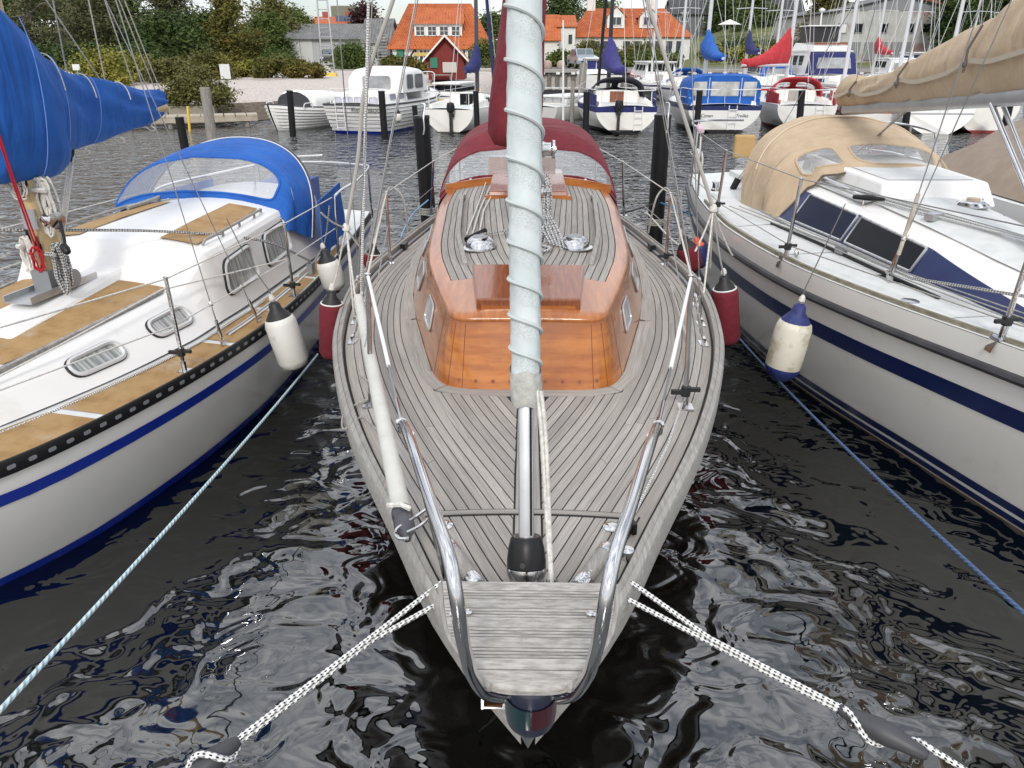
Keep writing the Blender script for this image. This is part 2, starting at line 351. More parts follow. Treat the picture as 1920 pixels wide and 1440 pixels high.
# ================================================================== THE SETTING: water, shore, ground, hill
def water_mat():
    M_ = bpy.data.materials.new('harbour_water'); M_.use_nodes = True; t = M_.node_tree; N, L = t.nodes, t.links
    b = N['Principled BSDF']; b.inputs['Base Color'].default_value = (.002, .003, .0025, 1)
    b.inputs['Roughness'].default_value = .015; b.inputs['IOR'].default_value = 1.72; b.inputs['Specular IOR Level'].default_value = .9
    tcn = N.new('ShaderNodeTexCoord')
    def nz(scale, st, detail, rough=.5, dist=0., rot=0):
        mp_ = N.new('ShaderNodeMapping'); mp_.inputs['Scale'].default_value = st; mp_.inputs['Rotation'].default_value = (0, 0, rot)
        L.new(tcn.outputs['Object'], mp_.inputs[0]); n_ = N.new('ShaderNodeTexNoise')
        n_.inputs['Scale'].default_value = scale; n_.inputs['Detail'].default_value = detail; n_.inputs['Roughness'].default_value = rough; n_.inputs['Distortion'].default_value = dist
        L.new(mp_.outputs[0], n_.inputs[0]); return n_.outputs[0]
    def mth(op, a, bb):
        q = N.new('ShaderNodeMath'); q.operation = op
        for i, z in enumerate((a, bb)):
            if isinstance(z, (int, float)): q.inputs[i].default_value = z
            else: L.new(z, q.inputs[i])
        return q.outputs[0]
    slow = nz(.8, (1, 1.2, 1), 1.0, dist=.9, rot=.3)          # slow swell lobes
    mid = nz(3.1, (1, 1.2, 1), 1.5, .45, 1.2, -.2)             # hand-sized cells
    fine = nz(3.0, (.8, 1.05, 1), 2.2, .55, .6)                  # wind ripples, only outside the shelter of the hulls
    sx = N.new('ShaderNodeSeparateXYZ'); L.new(tcn.outputs['Object'], sx.inputs[0]); mr = N.new('ShaderNodeMapRange'); mr.interpolation_type = 'SMOOTHSTEP'
    mr.inputs[1].default_value = 4.5; mr.inputs[2].default_value = 12; mr.inputs[3].default_value = .06; mr.inputs[4].default_value = 1; L.new(sx.outputs[1], mr.inputs[0])
    h = mth('ADD', mth('ADD', mth('MULTIPLY', slow, .11), mth('MULTIPLY', mid, .038)), mth('MULTIPLY', mth('MULTIPLY', fine, mr.outputs[0]), .23))
    bp = N.new('ShaderNodeBump'); bp.inputs['Strength'].default_value = 1; bp.inputs['Distance'].default_value = 1.0
    L.new(h, bp.inputs['Height']); L.new(bp.outputs[0], b.inputs['Normal']); return M_
w = MB(); xs = [-2500, -60, 60, 2500]; ys = [-300, -5, 90, 4000]
w.loft([[(x, y, 0) for x in xs] for y in ys])
tag(w.build('water', water_mat(), smooth=False, origin=(0, 0, 0)), 'dark rippled harbour water', kind='structure')

gravel = mat('beach_gravel', (.40, .35, .31), .95, c2=(.56, .51, .47), ns=9, nd=9, bs=12, bd=.05, dirt=((.24, .19, .15), .35, .55, .72))
def shore(x):   # the water's edge: beach on the left, quay line on the right
    return interp([(-400, 26), (-60, 28), (-30, 30.5), (-17, 31.5), (-12.5, 32.8), (-10, 35.5), (-7, 39), (-4, 43), (-1.8, 48), (-.6, 58), (0.4, 62), (400, 62)], x)
g = MB(); gx = [-2400, -400, -120, -60, -40, -30, -24, -20, -17, -15, -13.5, -12.5, -11, -10, -9, -8, -7, -6, -5, -4, -3, -2.4, -1.8, -1.3, -.9, -.6, -.2, .4, 3, 10, 20, 30, 45, 60, 120, 400, 2400]
rows = []
for d, z in ((-2.5, -1.0), (0, -.02), (1.2, .32), (3, .75), (7, 1.15), (14, 1.3), (30, 1.35), (120, 1.6), (3500, 3)):
    rows.append([(x, shore(x) + d * (1 if x < .2 else .2 if d < 4 else 1), (z if x < .2 or d > 2 else (-1.2 if d < 0 else 1.35)) if x < .2 else (1.42 if d > 0 else -1.2) if d <= 14 else z) for x in gx])
g.loft(rows)
tag(g.build('ground', gravel, origin=(0, 0, 0)), 'pale gravel beach and quay ground', kind='structure')
sw_ = MB(); rws = []
for d, z in ((-.6, .02), (.0, .09), (1.0, .33), (2.2, .62)): rws.append([(x + .0, shore(x) + d + .25 * mnoise.noise(Vector((x * 1.7, d, 0))), z) for x in [-22 + i * .5 for i in range(37)]])
sw_.loft(rws); tag(sw_.build('seaweed_strip', mat('seaweed_brown', (.085, .062, .042), .95, c2=(.16, .125, .095), ns=5, nd=8, bs=9, bd=.12)), 'brown seaweed and mud along the water line', kind='structure')
grassm = mat('hill_grass', (.07, .095, .025), .95, c2=(.15, .15, .05), ns=1.2, nd=8, bs=6, bd=.08, dirt=((.22, .19, .09), .5, .55, .7))
h = MB(); rows = []
for j in range(14):
    y = 84 + j * 9.0; r_ = []
    for i in range(25):
        x = 15 + i * 10; e = clamp((y - 84) / 40) ** .8 * clamp((x - 15) / 25)
        r_.append((x, y, .9 + 6.5 * e + .5 * mnoise.noise(Vector((x * .06, y * .08, 3)))))
    rows.append(r_)
h.loft(rows); tag(h.build('hill', grassm, origin=(60, 120, 0)), 'grassy bank rising behind the harbour', kind='structure')
lawn = MB(); lawn.loft([[(x, y, 1.46 + .0 * x) for x in (1.0, 10, 25, 60)] for y in (71, 76, 88, 110)])
tag(lawn.build('lawn', grassm, origin=(20, 80, 1.4)), 'grass strip behind the quay', kind='structure')
road = MB(); road.loft([[(x, y, 1.45) for x in (.4, 10, 25, 60)] for y in (62.5, 66, 70.6)])
tag(road.build('quay_road', mat('asphalt', (.12, .12, .115), .9, c2=(.17, .165, .155), ns=3, bs=40, bd=.01), origin=(20, 66, 1.4)), 'grey quay road', kind='structure')

# ================================================================== BOAT HELPERS
class Hull:
    """hull with bow at s=0 (local y), stern at s=L; x across, z up, waterline z=0"""
    def __init__(s, L, bp, zs, rake=.9, flare=.2, tr=0, hk=-.3, fs=None):
        s.fs = flare if fs is None else fs; s.L, s.bp, s.zs, s.rake, s.flare, s.tr, s.hk = L, bp, zs, rake, flare, tr, hk
    def B(s, a): return interp(s.bp, a)
    def P(s, side, a, h, off=0, dz=0):
        z = h * s.zs(a); hh = clamp(h); s0 = s.rake * (1 - hh)**1.3; s1 = s.L - s.tr * (1 - hh)
        y = s0 + a / s.L * (s1 - s0); k = clamp((a / s.L - .55) / .45); k = k * k * (3 - 2 * k); fl = lerp(s.flare, s.fs, k); x = s.B(a) * (1 - fl * (1 - hh)**lerp(1.6, 2.4, k if s.fs != s.flare else 0))
        if h < 0: x *= max(0, 1 - (h / s.hk)**2)**.5; y += (s.L / 2 - y) * .12 * (h / s.hk)
        return Vector((side * (x + off), y, z + dz))
    def az(s, n=30): return [s.L * (i / n)**1.25 for i in range(n + 1)]
    def hull(s, m, parent, strakes=0, ztop=1.0):
        b = MB()
        if strakes:
            lv = []
            for k in range(strakes):
                lv += [(1 - k / strakes * .92, 0), (1 - (k + 1) / strakes * .92 + .004, .034)]
            lv += [(.06, 0), (0, 0)]
        else: lv = [(ztop - ztop * i / 9, 0) for i in range(10)]
        lv += [(s.hk * .4, 0), (s.hk * .8, 0), (s.hk, 0)]
        az = s.az()
        rows = [[s.P(-1, a, h, o if a > .05 else 0) for h, o in lv] + [s.P(1, a, h, o if a > .05 else 0) for h, o in lv[::-1]] for a in az]
        b.loft(rows); b.add(rows[-1], [tuple(range(len(rows[-1])))])
        return b.build('hull', m, parent, ang=30)
    def seams(s, parent, strakes, m):
        for k in range(1, strakes):
            for sd in (-1, 1): MB().tube([s.P(sd, a, 1 - k / strakes * .92, .022) for a in s.az(24)[1:]] + [Vector((0, s.L + .004, s.P(1, s.L, 1 - k / strakes * .92).z))], .012, 4).build('strake_seam', m, parent)
    def band(s, name, m, parent, z0, z1, off=.005, a0=0, a1=None, transom=True):
        b = MB(); a1 = a1 or s.L; f0 = z0 if callable(z0) else (lambda a: z0); f1 = z1 if callable(z1) else (lambda a: z1)
        az = [lerp(a0, a1, (i / 36)**1.2) for i in range(37)]
        for sd in (-1, 1):
            rows = [[s.P(sd, a, lerp(f0(a), f1(a), k / 3) / s.zs(a), off) for k in range(4)] for a in az]
            b.loft(rows if sd > 0 else [r_[::-1] for r_ in rows])
        if transom and a1 >= s.L:
            b.loft([[s.P(-1, s.L, f0(s.L) / s.zs(s.L), off, 0) + Vector((0, off, 0)), s.P(1, s.L, f0(s.L) / s.zs(s.L), off) + Vector((0, off, 0))],
                    [s.P(-1, s.L, f1(s.L) / s.zs(s.L), off) + Vector((0, off, 0)), s.P(1, s.L, f1(s.L) / s.zs(s.L), off) + Vector((0, off, 0))]])
        return b.build(name, m, parent)
    def zd(s, x, a, camber=.06):
        B_ = max(s.B(a), .05); return s.zs(a) + camber * B_ * (1 - clamp(abs(x) / B_)**2)
    def deck(s, m, parent, a0=.02, a1=None, inset=.01, dz=0, camber=.06, name='deck'):
        b = MB(); rows = []
        for i in range(31):
            a = lerp(a0, a1 or s.L, i / 30); B_ = max(.004, s.B(a) - inset)
            rows.append([(B_ * k / 6, a, s.zd(B_ * k / 6, a, camber) + dz) for k in range(-6, 7)])
        b.loft(rows); return b.build(name, m, parent)
    def rail(s, name, m, parent, r=.025, dz=.02, inset=.02, a0=0, a1=None, n=6):
        o = None
        for sd in (-1, 1):
            b = MB(); b.tube([s.P(sd, a, 1, -inset, dz) for a in [lerp(a0, a1 or s.L, (i / 34)**1.15) for i in range(35)]], r, n)
            o = b.build(name, m, parent)
        return o
def rod(name, m, parent, a, b, r=.012, n=6):
    return MB().tube([a, b], r, n).build(name, m, parent)
def line(name, m, parent, pts, r=.004, n=5):
    return MB().tube(pts, r, n).build(name, m, parent)

class Roof:
    """coachroof: stations (s, wb, wt, zb, zt, camber)"""
    def __init__(s, st): s.st = st
    def at(s, y):
        return [interp([(q[0], q[k]) for q in s.st], y) for k in range(1, 6)]
    def row(s, y, rnd=.05):
        wb, wt, zb, zt, cb = s.at(y); h = max(zt - zb, .004); r_ = min(rnd, h * .5)
        side = [(wb, zb), (lerp(wb, wt, .5), zb + h * .5), (lerp(wb, wt, 1 - r_ / h), zt - r_), (wt - r_ * .22, zt - r_ * .28), (wt - r_, zt)]
        n = 8; top = []
        for k in range(1, n):
            x = (wt - r_) * (1 - 2 * k / n); top.append((x, zt + cb * (1 - (x / max(wt - r_, .01))**2)))
        pts = side + top + [(-x, z) for x, z in side[::-1]]
        return [(x, y, z) for x, z in pts]
    def build(s, name, m, parent, ys, rnd=.05):
        b = MB(); rows = [s.row(y, rnd)[::-1] for y in ys]; b.loft(rows)
        b.add(rows[0], [tuple(range(len(rows[0]) - 1, -1, -1))]); b.add(rows[-1], [tuple(range(len(rows[-1])))])
        return b.build(name, m, parent, ang=42)
    def side(s, sd, y, v, off=0):
        wb, wt, zb, zt, cb = s.at(y); p = Vector((sd * lerp(wb, wt, v), y, lerp(zb, zt, v)))
        n = Vector((sd * (zt - zb), 0, wb - wt)).normalized(); return p + n * off
    def top(s, x, y, dz=0):
        wb, wt, zb, zt, cb = s.at(y); return Vector((x, y, zt + cb * (1 - clamp(abs(x) / max(wt, .01))**2) + dz))
    def patch(s, name, m, parent, poly, dz=.004, n=10):
        """panel on the top: poly = [(y, x0, x1)...] rows"""
        b = MB(); b.loft([[s.top(lerp(x0, x1, k / n), y, dz) for k in range(n + 1)] for y, x0, x1 in poly])
        return b.build(name, m, parent)
    def window(s, parent, sd, poly, m, frame_m, r=.05, fr=.013, name='window', off=.004):
        hh_ = max(.05, s.at(poly[0][0])[3] - s.at(poly[0][0])[2]); rp = [(y, v / hh_) for y, v in round_poly([(y, v * hh_) for y, v in poly], r, 5)]; P_ = [s.side(sd, y, v, off) for y, v in rp]
        c = [s.side(sd, sum(q[0] for q in poly) / len(poly), sum(q[1] for q in poly) / len(poly), off)]
        b = MB(); N = len(P_); f = [(i, (i + 1) % N, N) for i in range(N)]; b.add(P_ + c, f if sd > 0 else [q[::-1] for q in f])
        w_ = b.build(name, m, parent)
        yc, vc = sum(q[0] for q in rp) / len(rp), sum(q[1] for q in rp) / len(rp)
        if frame_m is steel: b = MB(); b.tube([s.side(sd, y, v, off - .004) for y, v in [(yc + (y - yc) * 1.045, vc + (v - vc) * 1.06) for y, v in rp]], fr * 1.0, 6, closed=True); b.build('gasket', blk, w_)
        b = MB(); b.tube([s.side(sd, y, v, off + .004) for y, v in rp], fr, 6, closed=True); b.build('frame', mat('frame_satin', (.62, .62, .61), .35, .3) if frame_m is steel else frame_m, w_); return w_

def hood(parent, S, mc, windows, k1=1., kend=1., nt_=40, name='sprayhood', trim=None, mw=None, rim=.012, thick=True):
    """canvas hood over the surface S(th, k); th 0..1 across, k 0..kend up and back; windows [(t0,t1,k0,k1)] inside panels [(T0,T1)]"""
    root = None; b = MB(); pans = []
    edges = [0] + [w_[4] for w_ in windows[:-1]] + [1]
    for i, w_ in enumerate(windows): pans.append((edges[i], edges[i + 1], w_))
    NP = 72
    for T0, T1, w_ in pans:
        cx, cy = (w_[0] + w_[1]) / 2, (w_[2] + w_[3]) / 2; ax, ay = (w_[1] - w_[0]) / 2, (w_[3] - w_[2]) / 2
        inner, outer = [], []
        for i in range(NP):
            a = 6.28319 * i / NP; ca, sa = math.cos(a), math.sin(a); e = .42
            inner.append((cx + ax * math.copysign(abs(ca)**e, ca), cy + ay * math.copysign(abs(sa)**e, sa)))
            q = max(abs(ca), abs(sa)); ux, uy = ca / q, sa / q
            outer.append((lerp((T0 + T1) / 2, T1 if ux > 0 else T0, abs(ux)), lerp(k1 / 2, k1 if uy > 0 else 0, abs(uy))))
        rows = [[S(lerp(p[0], q[0], t / 5), lerp(p[1], q[1], t / 5)) for p, q in zip(inner, outer)] for t in range(6)]
        b.loft(rows, closed=True); w_ += ((inner, cx, cy),) if len(w_) < 7 else ()
        pans[pans.index((T0, T1, w_[:-1])) if (T0, T1, w_[:-1]) in pans else 0] = (T0, T1, w_)
    if kend > k1:
        nk = 8; b.loft([[S(t / nt_, lerp(k1, kend, j / nk)) for t in range(nt_ + 1)] for j in range(nk + 1)])
    root = b.build(name, mc, parent, ang=60)
    for T0, T1, w_ in pans:
        inner, cx, cy = w_[-1]; b = MB()
        rows = [[S(lerp(cx, p[0], t / 6), lerp(cy, p[1], t / 6)) for p in inner] for t in range(1, 7)]
        b.loft(rows, closed=True); c0 = len(b.v); b.add([S(cx, cy)], []); b.f += [(i, (i + 1) % NP, c0) for i in range(NP)]; b.uv += [[(0, 0)] * 3] * NP
        wo = b.build('window', mw or vinyl, root)
        b = MB(); b.tube([S(*p) for p in inner], rim, 6, closed=True); b.build('window_trim', trim or mc, root)
    return root

def stanchion(parent, base, top, clamp_m=blk, r=.0125, foot=True, cl=None):
    base, top = Vector(base), Vector(top)
    o = MB().tube([base, top], r, 8).build('stanchion', steel, parent)
    b = MB(); b.lathe([(r * 1.05, 0), (r * 1.25, .006), (0, .014)], top, 8, axis=(top - base)); b.build('stanchion_cap', steel, o)
    if foot:
        b = MB(); b.box(base + Vector((0, 0, .006)), (.075, .075, .012)); b.tube([base, base + (top - base).normalized() * .075], r * 1.35, 8); b.build('stanchion_base', steel, o)
    if cl:
        p = base.lerp(top, cl); b = MB(); b.lathe([(r * 1.9, -.025), (r * 2.1, 0), (r * 1.9, .025)], p, 8); b.box(p + Vector((-.04, -.012, 0)), (.07, .02, .022)); b.box(p + Vector((.045, 0, .008)), (.05, .02, .02)); b.build('line_clip', clamp_m, o)
    return o
def turnbuckle(parent, base, top, r=.009):
    base, top = Vector(base), Vector(top); d = (top - base).normalized(); b = MB()
    b.tube([base, base + d * .30], r * .55, 6); b.tube([base + d * .07, base + d * .20], r * 1.25, 8)
    b.lathe([(r * 1.5, 0), (r * 1.6, .02), (r, .03)], base + d * .30, 8, axis=d); b.box(base + Vector((0, 0, .02)), (.016, .05, .05))
    return b.build('turnbuckle', steel, parent)

# ================================================================== MAIN SAILBOAT: grey teak deck, varnished cabin, red hood
MB_Y0 = 1.37
main = thing('sailboat', 'wooden decked sailboat with varnished mahogany cabin and red sprayhood, bow towards the viewer', 'sailboat', (.041, MB_Y0, 0), -math.atan(.0187))
zs_m = lambda a: interp([(0, 1.13), (1, 1.09), (2.5, 1.03), (4.2, .985), (6, .97), (8.8, 1.02)], a)
H = Hull(8.8, [(0, .015), (.12, .10), (.25, .185), (.5, .32), (.9, .49), (1.25, .645), (1.6, .79), (2, .935), (2.5, 1.09), (3.1, 1.235), (4.0, 1.36), (4.8, 1.365), (5.8, 1.25), (6.8, 1.08), (8, .80), (8.8, .58)], zs_m, rake=2.2, flare=.30, tr=.5)
H.hull(mat('hull_dark_varnish', (.055, .024, .012), .25, c2=(.08, .034, .016), ns=3, st=(6, 1, 6), coat=.6), main)
H.deck(caulk, main, dz=-.0025, name='deck_caulking')
# --- weathered toe rail / gunwale cap
for sd in (-1, 1):
    b = MB(); az = [8.8 * (i / 60)**1.2 for i in range(61)]
    rows = []
    for a in az:
        o_ = H.P(sd, a, 1); w_ = .055 if a > .35 else lerp(.015, .055, a / .35)
        x = o_.x; z = o_.z
        rows.append([(x + sd * .003, o_.y, z - .05), (x + sd * .006, o_.y, z + .045), (x - sd * .002, o_.y, z + .060), (x - sd * (w_ * .42), o_.y, z + .064),
                     (x - sd * (w_ * .45), o_.y, z + .056), (x - sd * (w_ * .52), o_.y, z + .056), (x - sd * (w_ * .92), o_.y, z + .054), (x - sd * w_, o_.y, z + .046), (x - sd * (w_ + .002), o_.y, z - .01)])
    b.loft(rows if sd < 0 else [r_[::-1] for r_ in rows]); b.build('toe_rail', teakb, main, ang=50)
# --- cabin outline (half), bottom and top
CB = [(0, 2.140), (.20, 2.145), (.33, 2.162), (.415, 2.205), (.468, 2.265), (.518, 2.377), (.565, 2.57), (.612, 2.769), (.70, 3.16), (.78, 3.534), (.869, 4.087), (.930, 4.734), (.964, 5.264), (.965, 5.8), (.94, 6.35)]
CT = [(0, 2.278), (.18, 2.275), (.31, 2.272), (.365, 2.295), (.404, 2.355), (.44, 2.50), (.49, 2.70), (.533, 2.884), (.585, 3.13), (.632, 3.372), (.685, 3.80), (.73, 4.496), (.77, 5.22), (.77, 5.85), (.75, 6.35)]
ZCT = 1.455
def zroof(x, s_):
    w_ = interp([(q[1] + i * 1e-5, q[0]) for i, q in enumerate(CT) if i >= 4], s_); c_ = interp([(2.3, .015), (3.0, .05), (4, .085), (6.4, .10)], s_)
    return ZCT + c_ * (1 - clamp(abs(x) / max(w_, .3))**2)
def cab_w(s_, tab, off):   # half width of the cabin outline at station s, -1 outside
    if s_ < tab[0][1] - off: return -1
    q = [(t[1], t[0]) for t in tab[4:]]
    if s_ >= tab[4][1]: return interp(q, s_) + off
    u = clamp((s_ - (tab[0][1] - off)) / (tab[4][1] - tab[0][1] + off)); return (tab[4][0] + off) * (1 - (1 - u)**2.6)**.5 if u < 1 else tab[4][0] + off
# --- deck planks: sprung along the gunwale, ending on the king plank and the cabin margin board
KP = .052
def clip_run(pts, ok):
    run = []; best = []
    for p in pts:
        if ok(p): run.append(p)
        else:
            if len(run) > len(best): best = run
            run = []
    return run if len(run) > len(best) else best
def resample(pts, n):
    d = [0]
    for i in range(1, len(pts)): d.append(d[-1] + math.dist(pts[i], pts[i - 1]))
    o = []; j = 0
    for k in range(n):
        t = d[-1] * k / (n - 1)
        while j < len(d) - 2 and d[j + 1] < t: j += 1
        u = 0 if d[j + 1] == d[j] else (t - d[j]) / (d[j + 1] - d[j]); o.append(vl(pts[j], pts[j + 1], clamp(u)))
    return o
GW = [(H.B(a), a) for a in [8.6 * i / 900 for i in range(901)]]
def offs(d):
    o = []
    for i in range(1, len(GW) - 1):
        tx, ty = GW[i + 1][0] - GW[i - 1][0], GW[i + 1][1] - GW[i - 1][1]; l = math.hypot(tx, ty)
        o.append((GW[i][0] - d * ty / l, GW[i][1] + d * tx / l))
    return o
MW = .075                                             # margin board width
def deck_ok(p, e=0):
    x, y = p
    if x < KP or y < .30 or y > 8.4 or x > H.B(y) - .05: return False
    w_ = cab_w(y, CB, MW)
    return not (w_ > 0 and x < w_ and y < 6.6) and not (y > 6.3 and x < 1.0 - (y - 6.3) * .2)
def plank(A, B_, sd, zf, parent, m=teak, th=.010, name='plank'):
    n = max(4, int(max(len(A), len(B_)) / 9)); n = min(n, 46)
    A = resample(A, n); B_ = resample(B_, n)
    A3 = [(sd * x, y, zf(x, y)) for x, y in A]; B3 = [(sd * x, y, zf(x, y)) for x, y in B_]
    b = MB(); b.strip(B3, A3, th) if sd > 0 else b.strip(A3, B3, th)
    return b.build(name, m, parent, smooth=False)
zdk = lambda x, y: H.zd(x, y)
WB = .1245; PW = .0425; GAP = .0052; rnd = random.Random(5)
for sd in (-1, 1):
    A = clip_run(offs(.07), lambda p: p[1] > .12 and p[1] < 8.4 and p[0] > .02); B_ = clip_run(offs(WB - GAP), lambda p: p[0] > KP and p[1] < 8.4 and p[1] > .12)
    plank(A, B_, sd, zdk, main, teak, .012, 'covering_board')
    for k in range(30):
        A = clip_run(offs(WB + k * PW), deck_ok); B_ = clip_run(offs(WB + (k + 1) * PW - GAP), deck_ok)
        if len(A) < 12 or len(B_) < 12: continue
        cuts = sorted(rnd.uniform(.15, .9) for _ in range(2 if len(A) > 380 else 1 if len(A) > 150 else 0)); cuts = [0] + cuts + [1]
        for i in range(len(cuts) - 1):
            sl = lambda q: q[int(len(q) * cuts[i]): max(int(len(q) * cuts[i + 1]) + (0 if i < len(cuts) - 2 else 1) - (0), 0)]
            a_, b_ = sl(A), sl(B_)
            if len(a_) > 6 and len(b_) > 6: plank(a_ + ([vl(a_[-1], A[int(len(A) * cuts[i + 1])], .6)] if i < len(cuts) - 2 else []), b_ + ([vl(b_[-1], B_[int(len(B_) * cuts[i + 1])], .6)] if i < len(cuts) - 2 else []), sd, lambda x, y: zdk(x, y) + .001, main)
for sd in (-1, 1):    # king plank halves with the joint in the middle
    A = [(.0015, .30 + i * .02) for i in range(89)]; B_ = [(KP - GAP, .30 + i * .02) for i in range(89)]
    plank(A, B_, sd, lambda x, y: zdk(x, y) + .0012, main, teak, .012, 'king_plank')
    out_, inn = [], []                                # margin board round the cabin
    for i, (x, y) in enumerate(CB):
        j0, j1 = max(i - 1, 0), min(i + 1, len(CB) - 1); tx, ty = CB[j1][0] - CB[j0][0], CB[j1][1] - CB[j0][1]
        if i == 0: tx, ty = 1, 0
        l = math.hypot(tx, ty); nx, ny = ty / l, -tx / l; inn.append((x, y)); out_.append((x + nx * MW, y + ny * MW))
    sm = lambda q: [(p.x, p.y) for p in spline([(x, y, 0) for x, y in q], 10)]
    I_, O_ = sm(inn), sm(out_)
    for c0, c1 in ((0, .235), (.237, .62), (.622, 1)):
        n_ = len(I_); plank(O_[int(n_ * c0):int(n_ * c1)], I_[int(n_ * c0):int(n_ * c1)], sd, lambda x, y: zdk(x, y) + .003, main, teak, .014, 'margin_board')
# --- locker hatch outline on the foredeck
b = MB()
HX = [(-.40, .99), (.40, .99), (.10, .36), (-.10, .36)]
hatch = None
def hline(p, q, w_, dz): 
    p, q = Vector((*p, 0)), Vector((*q, 0)); n_ = (q - p).normalized(); n_ = Vector((-n_.y, n_.x, 0)) * w_ / 2; A = []; B_ = []
    for i in range(13):
        c = p.lerp(q, i / 12); a_ = c + n_; d_ = c - n_
        A.append((a_.x, a_.y, H.zd(a_.x, a_.y) + dz)); B_.append((d_.x, d_.y, H.zd(d_.x, d_.y) + dz))
    return A, B_
for p, q, w_, dz, m_, nm in ((HX[0], HX[1], .026, .006, teak, 'hatch_coaming'), ((-.405, .993), (-.14, .40), .020, .006, teak, 'hatch_coaming'), ((.405, .993), (.14, .40), .020, .006, teak, 'hatch_coaming'),
                           ((-.40, 1.006), (.40, 1.006), .008, .0035, caulk, 'hatch_seam'), ((-.40, .973), (.40, .973), .008, .0035, caulk, 'hatch_seam'), ((-.418, .993), (-.155, .40), .007, .0035, caulk, 'hatch_seam'),
                           ((.418, .993), (.155, .40), .007, .0035, caulk, 'hatch_seam'), ((-.388, .98), (-.126, .40), .006, .0035, caulk, 'hatch_seam'), ((.388, .98), (.126, .40), .006, .0035, caulk, 'hatch_seam')):
    A, B_ = hline(p, q, w_, dz); b = MB(); b.strip(A, B_, .006); b.build(nm, m_, main, smooth=False)
for x, y in ((-.33, .89),):
    b = MB(); b.lathe([(.022, 0), (.022, .004), (.013, .005), (.012, .002), (0, .002)], (x, y, H.zd(x, y) + .002), 14); b.build('deck_filler_cap', alud, main)
for x0, y0, x1, y1 in ((.335, .86, .30, .78), (.20, .50, .165, .42)):
    b = MB(); b.tube([(x0, y0, H.zd(x0, y0) + .008), (x1, y1, H.zd(x1, y1) + .008)], .007, 6); b.build('hatch_hinge', blkp, main)
# --- cabin trunk: walls, rounded rim, roof
def sm3(tab, z, n=8): return spline([(x, y, z if not callable(z) else z(x, y)) for x, y in tab], n)
bot = sm3(CB, lambda x, y: H.zd(x, y) - .01); top = sm3(CT, ZCT)
half = lambda f: [f(i) for i in range(len(bot))]
prof = ((0, 0, 0), (.22, 0, 0), (.5, 0, 0), (.78, 0, 0), (.93, 0, 0), (.985, 0, .0), (1.0, .010, .012))
def full(row): return [Vector((-p.x, p.y, p.z)) for p in row[::-1]][:-1] + row
rows = []
for t in (0, .25, .5, .75, .93): rows.append(full([bot[i].lerp(top[i], t) for i in range(len(bot))]))
cab = MB(); cab.loft([r_[::-1] for r_ in rows]); cabin = cab.build('cabin_trunk', mahog, main, ang=50)
def inset(row, d):
    o = []
    for i, p in enumerate(row):
        a, c = row[max(i - 1, 0)], row[min(i + 1, len(row) - 1)]; t = (c - a); t.z = 0
        if i == 0: t = Vector((1, 0, 0))
        t.normalize(); o.append(p + Vector((-t.y, t.x, 0)) * d)
    return o
rim = MB(); t93 = [bot[i].lerp(top[i], .93) for i in range(len(bot))]
rr_ = [t93]
for d, dz in ((-.010, .002), (-.014, .012), (-.010, .024), (.004, .033), (.03, .036)):
    q = inset(top, d); rr_.append([Vector((p.x, p.y, p.z - .028 + dz)) for p in q])
for d in (.05, .074, .078):
    q = inset(top, d); rr_.append([Vector((max(p.x, 0), p.y, zroof(max(p.x, 0), p.y) + (.008 if d < .077 else -.02))) for p in q])
rr_[-4] = [Vector((p.x, p.y, zroof(p.x, p.y) + .006)) for p in rr_[-4]]
rim.loft([full(r_)[::-1] for r_ in rr_]); rim.build('cabin_rim', mahox, main, ang=50)
rb = MB(); rows = []
for i in range(26):
    y = lerp(2.30, 6.35, i / 25); w_ = max(.05, cab_w(y, CT, 0) - .03); rows.append([(w_ * k / 8, y, zroof(w_ * k / 8, y) + .003) for k in range(-8, 9)])
rb.loft(rows); rb.build('cabin_roof', caulk, main)
fp = MB(); rows = []                                   # broad varnished panel at the front of the roof
for i in range(7):
    y = lerp(2.335, 2.86, i / 6); w_ = cab_w(y, CT, 0) - .05; rows.append([(w_ * k / 8, y, zroof(w_ * k / 8, y) + .007) for k in range(-8, 9)])
fp.loft(rows); fp.build('roof_front_panel', mahox, main)
TG = [(interp([(q[1], q[0]) for q in CT[4:]], y), y) for y in [2.40 + 3.95 * i / 500 for i in range(501)]]
def offs2(d): return [(x - d, y) for x, y in TG]
def roof_ok(p): return p[0] > .001 and p[1] > 2.863 and p[1] < 6.15
for sd in (-1, 1):
    for k in range(17):
        A = clip_run(offs2(.082 + k * .0445), roof_ok); B_ = clip_run(offs2(.082 + (k + 1) * .0445 - .006), roof_ok)
        if len(A) < 20: continue
        if len(B_) < 20: B_ = [(.0015, y) for x, y in A]
        plank(A, B_, sd, lambda x, y: zroof(x, y) + .006, main, teak, .009, 'roof_plank')
# fore hatch (wedge box), companion hatch, breakwater
def wedge(name, pts_b, pts_t, m, parent): b = MB(); b.hexa(pts_b, pts_t); o = b.build(name, m, parent, smooth=False); md = o.modifiers.new('bev', 'BEVEL'); md.width = .010; md.segments = 3; return o
z0 = 1.455
wedge('fore_hatch', [(-.272, 2.345, z0), (.272, 2.345, z0), (.325, 2.83, z0), (-.325, 2.83, z0)], [(-.268, 2.34, 1.53), (.268, 2.34, 1.53), (.322, 2.83, 1.585), (-.322, 2.83, 1.585)], mahod, main)
b = MB(); b.box((0, 2.348, 1.478), (.49, .03, .03)); b.build('hatch_sill', mahog, main, smooth=False)
wedge('companion_hatch', [(-.35, 5.15, 1.50), (.35, 5.15, 1.50), (.35, 6.3, 1.50), (-.35, 6.3, 1.50)], [(-.34, 5.20, 1.60), (.34, 5.20, 1.60), (.34, 6.3, 1.63), (-.34, 6.3, 1.63)], mahod, main)
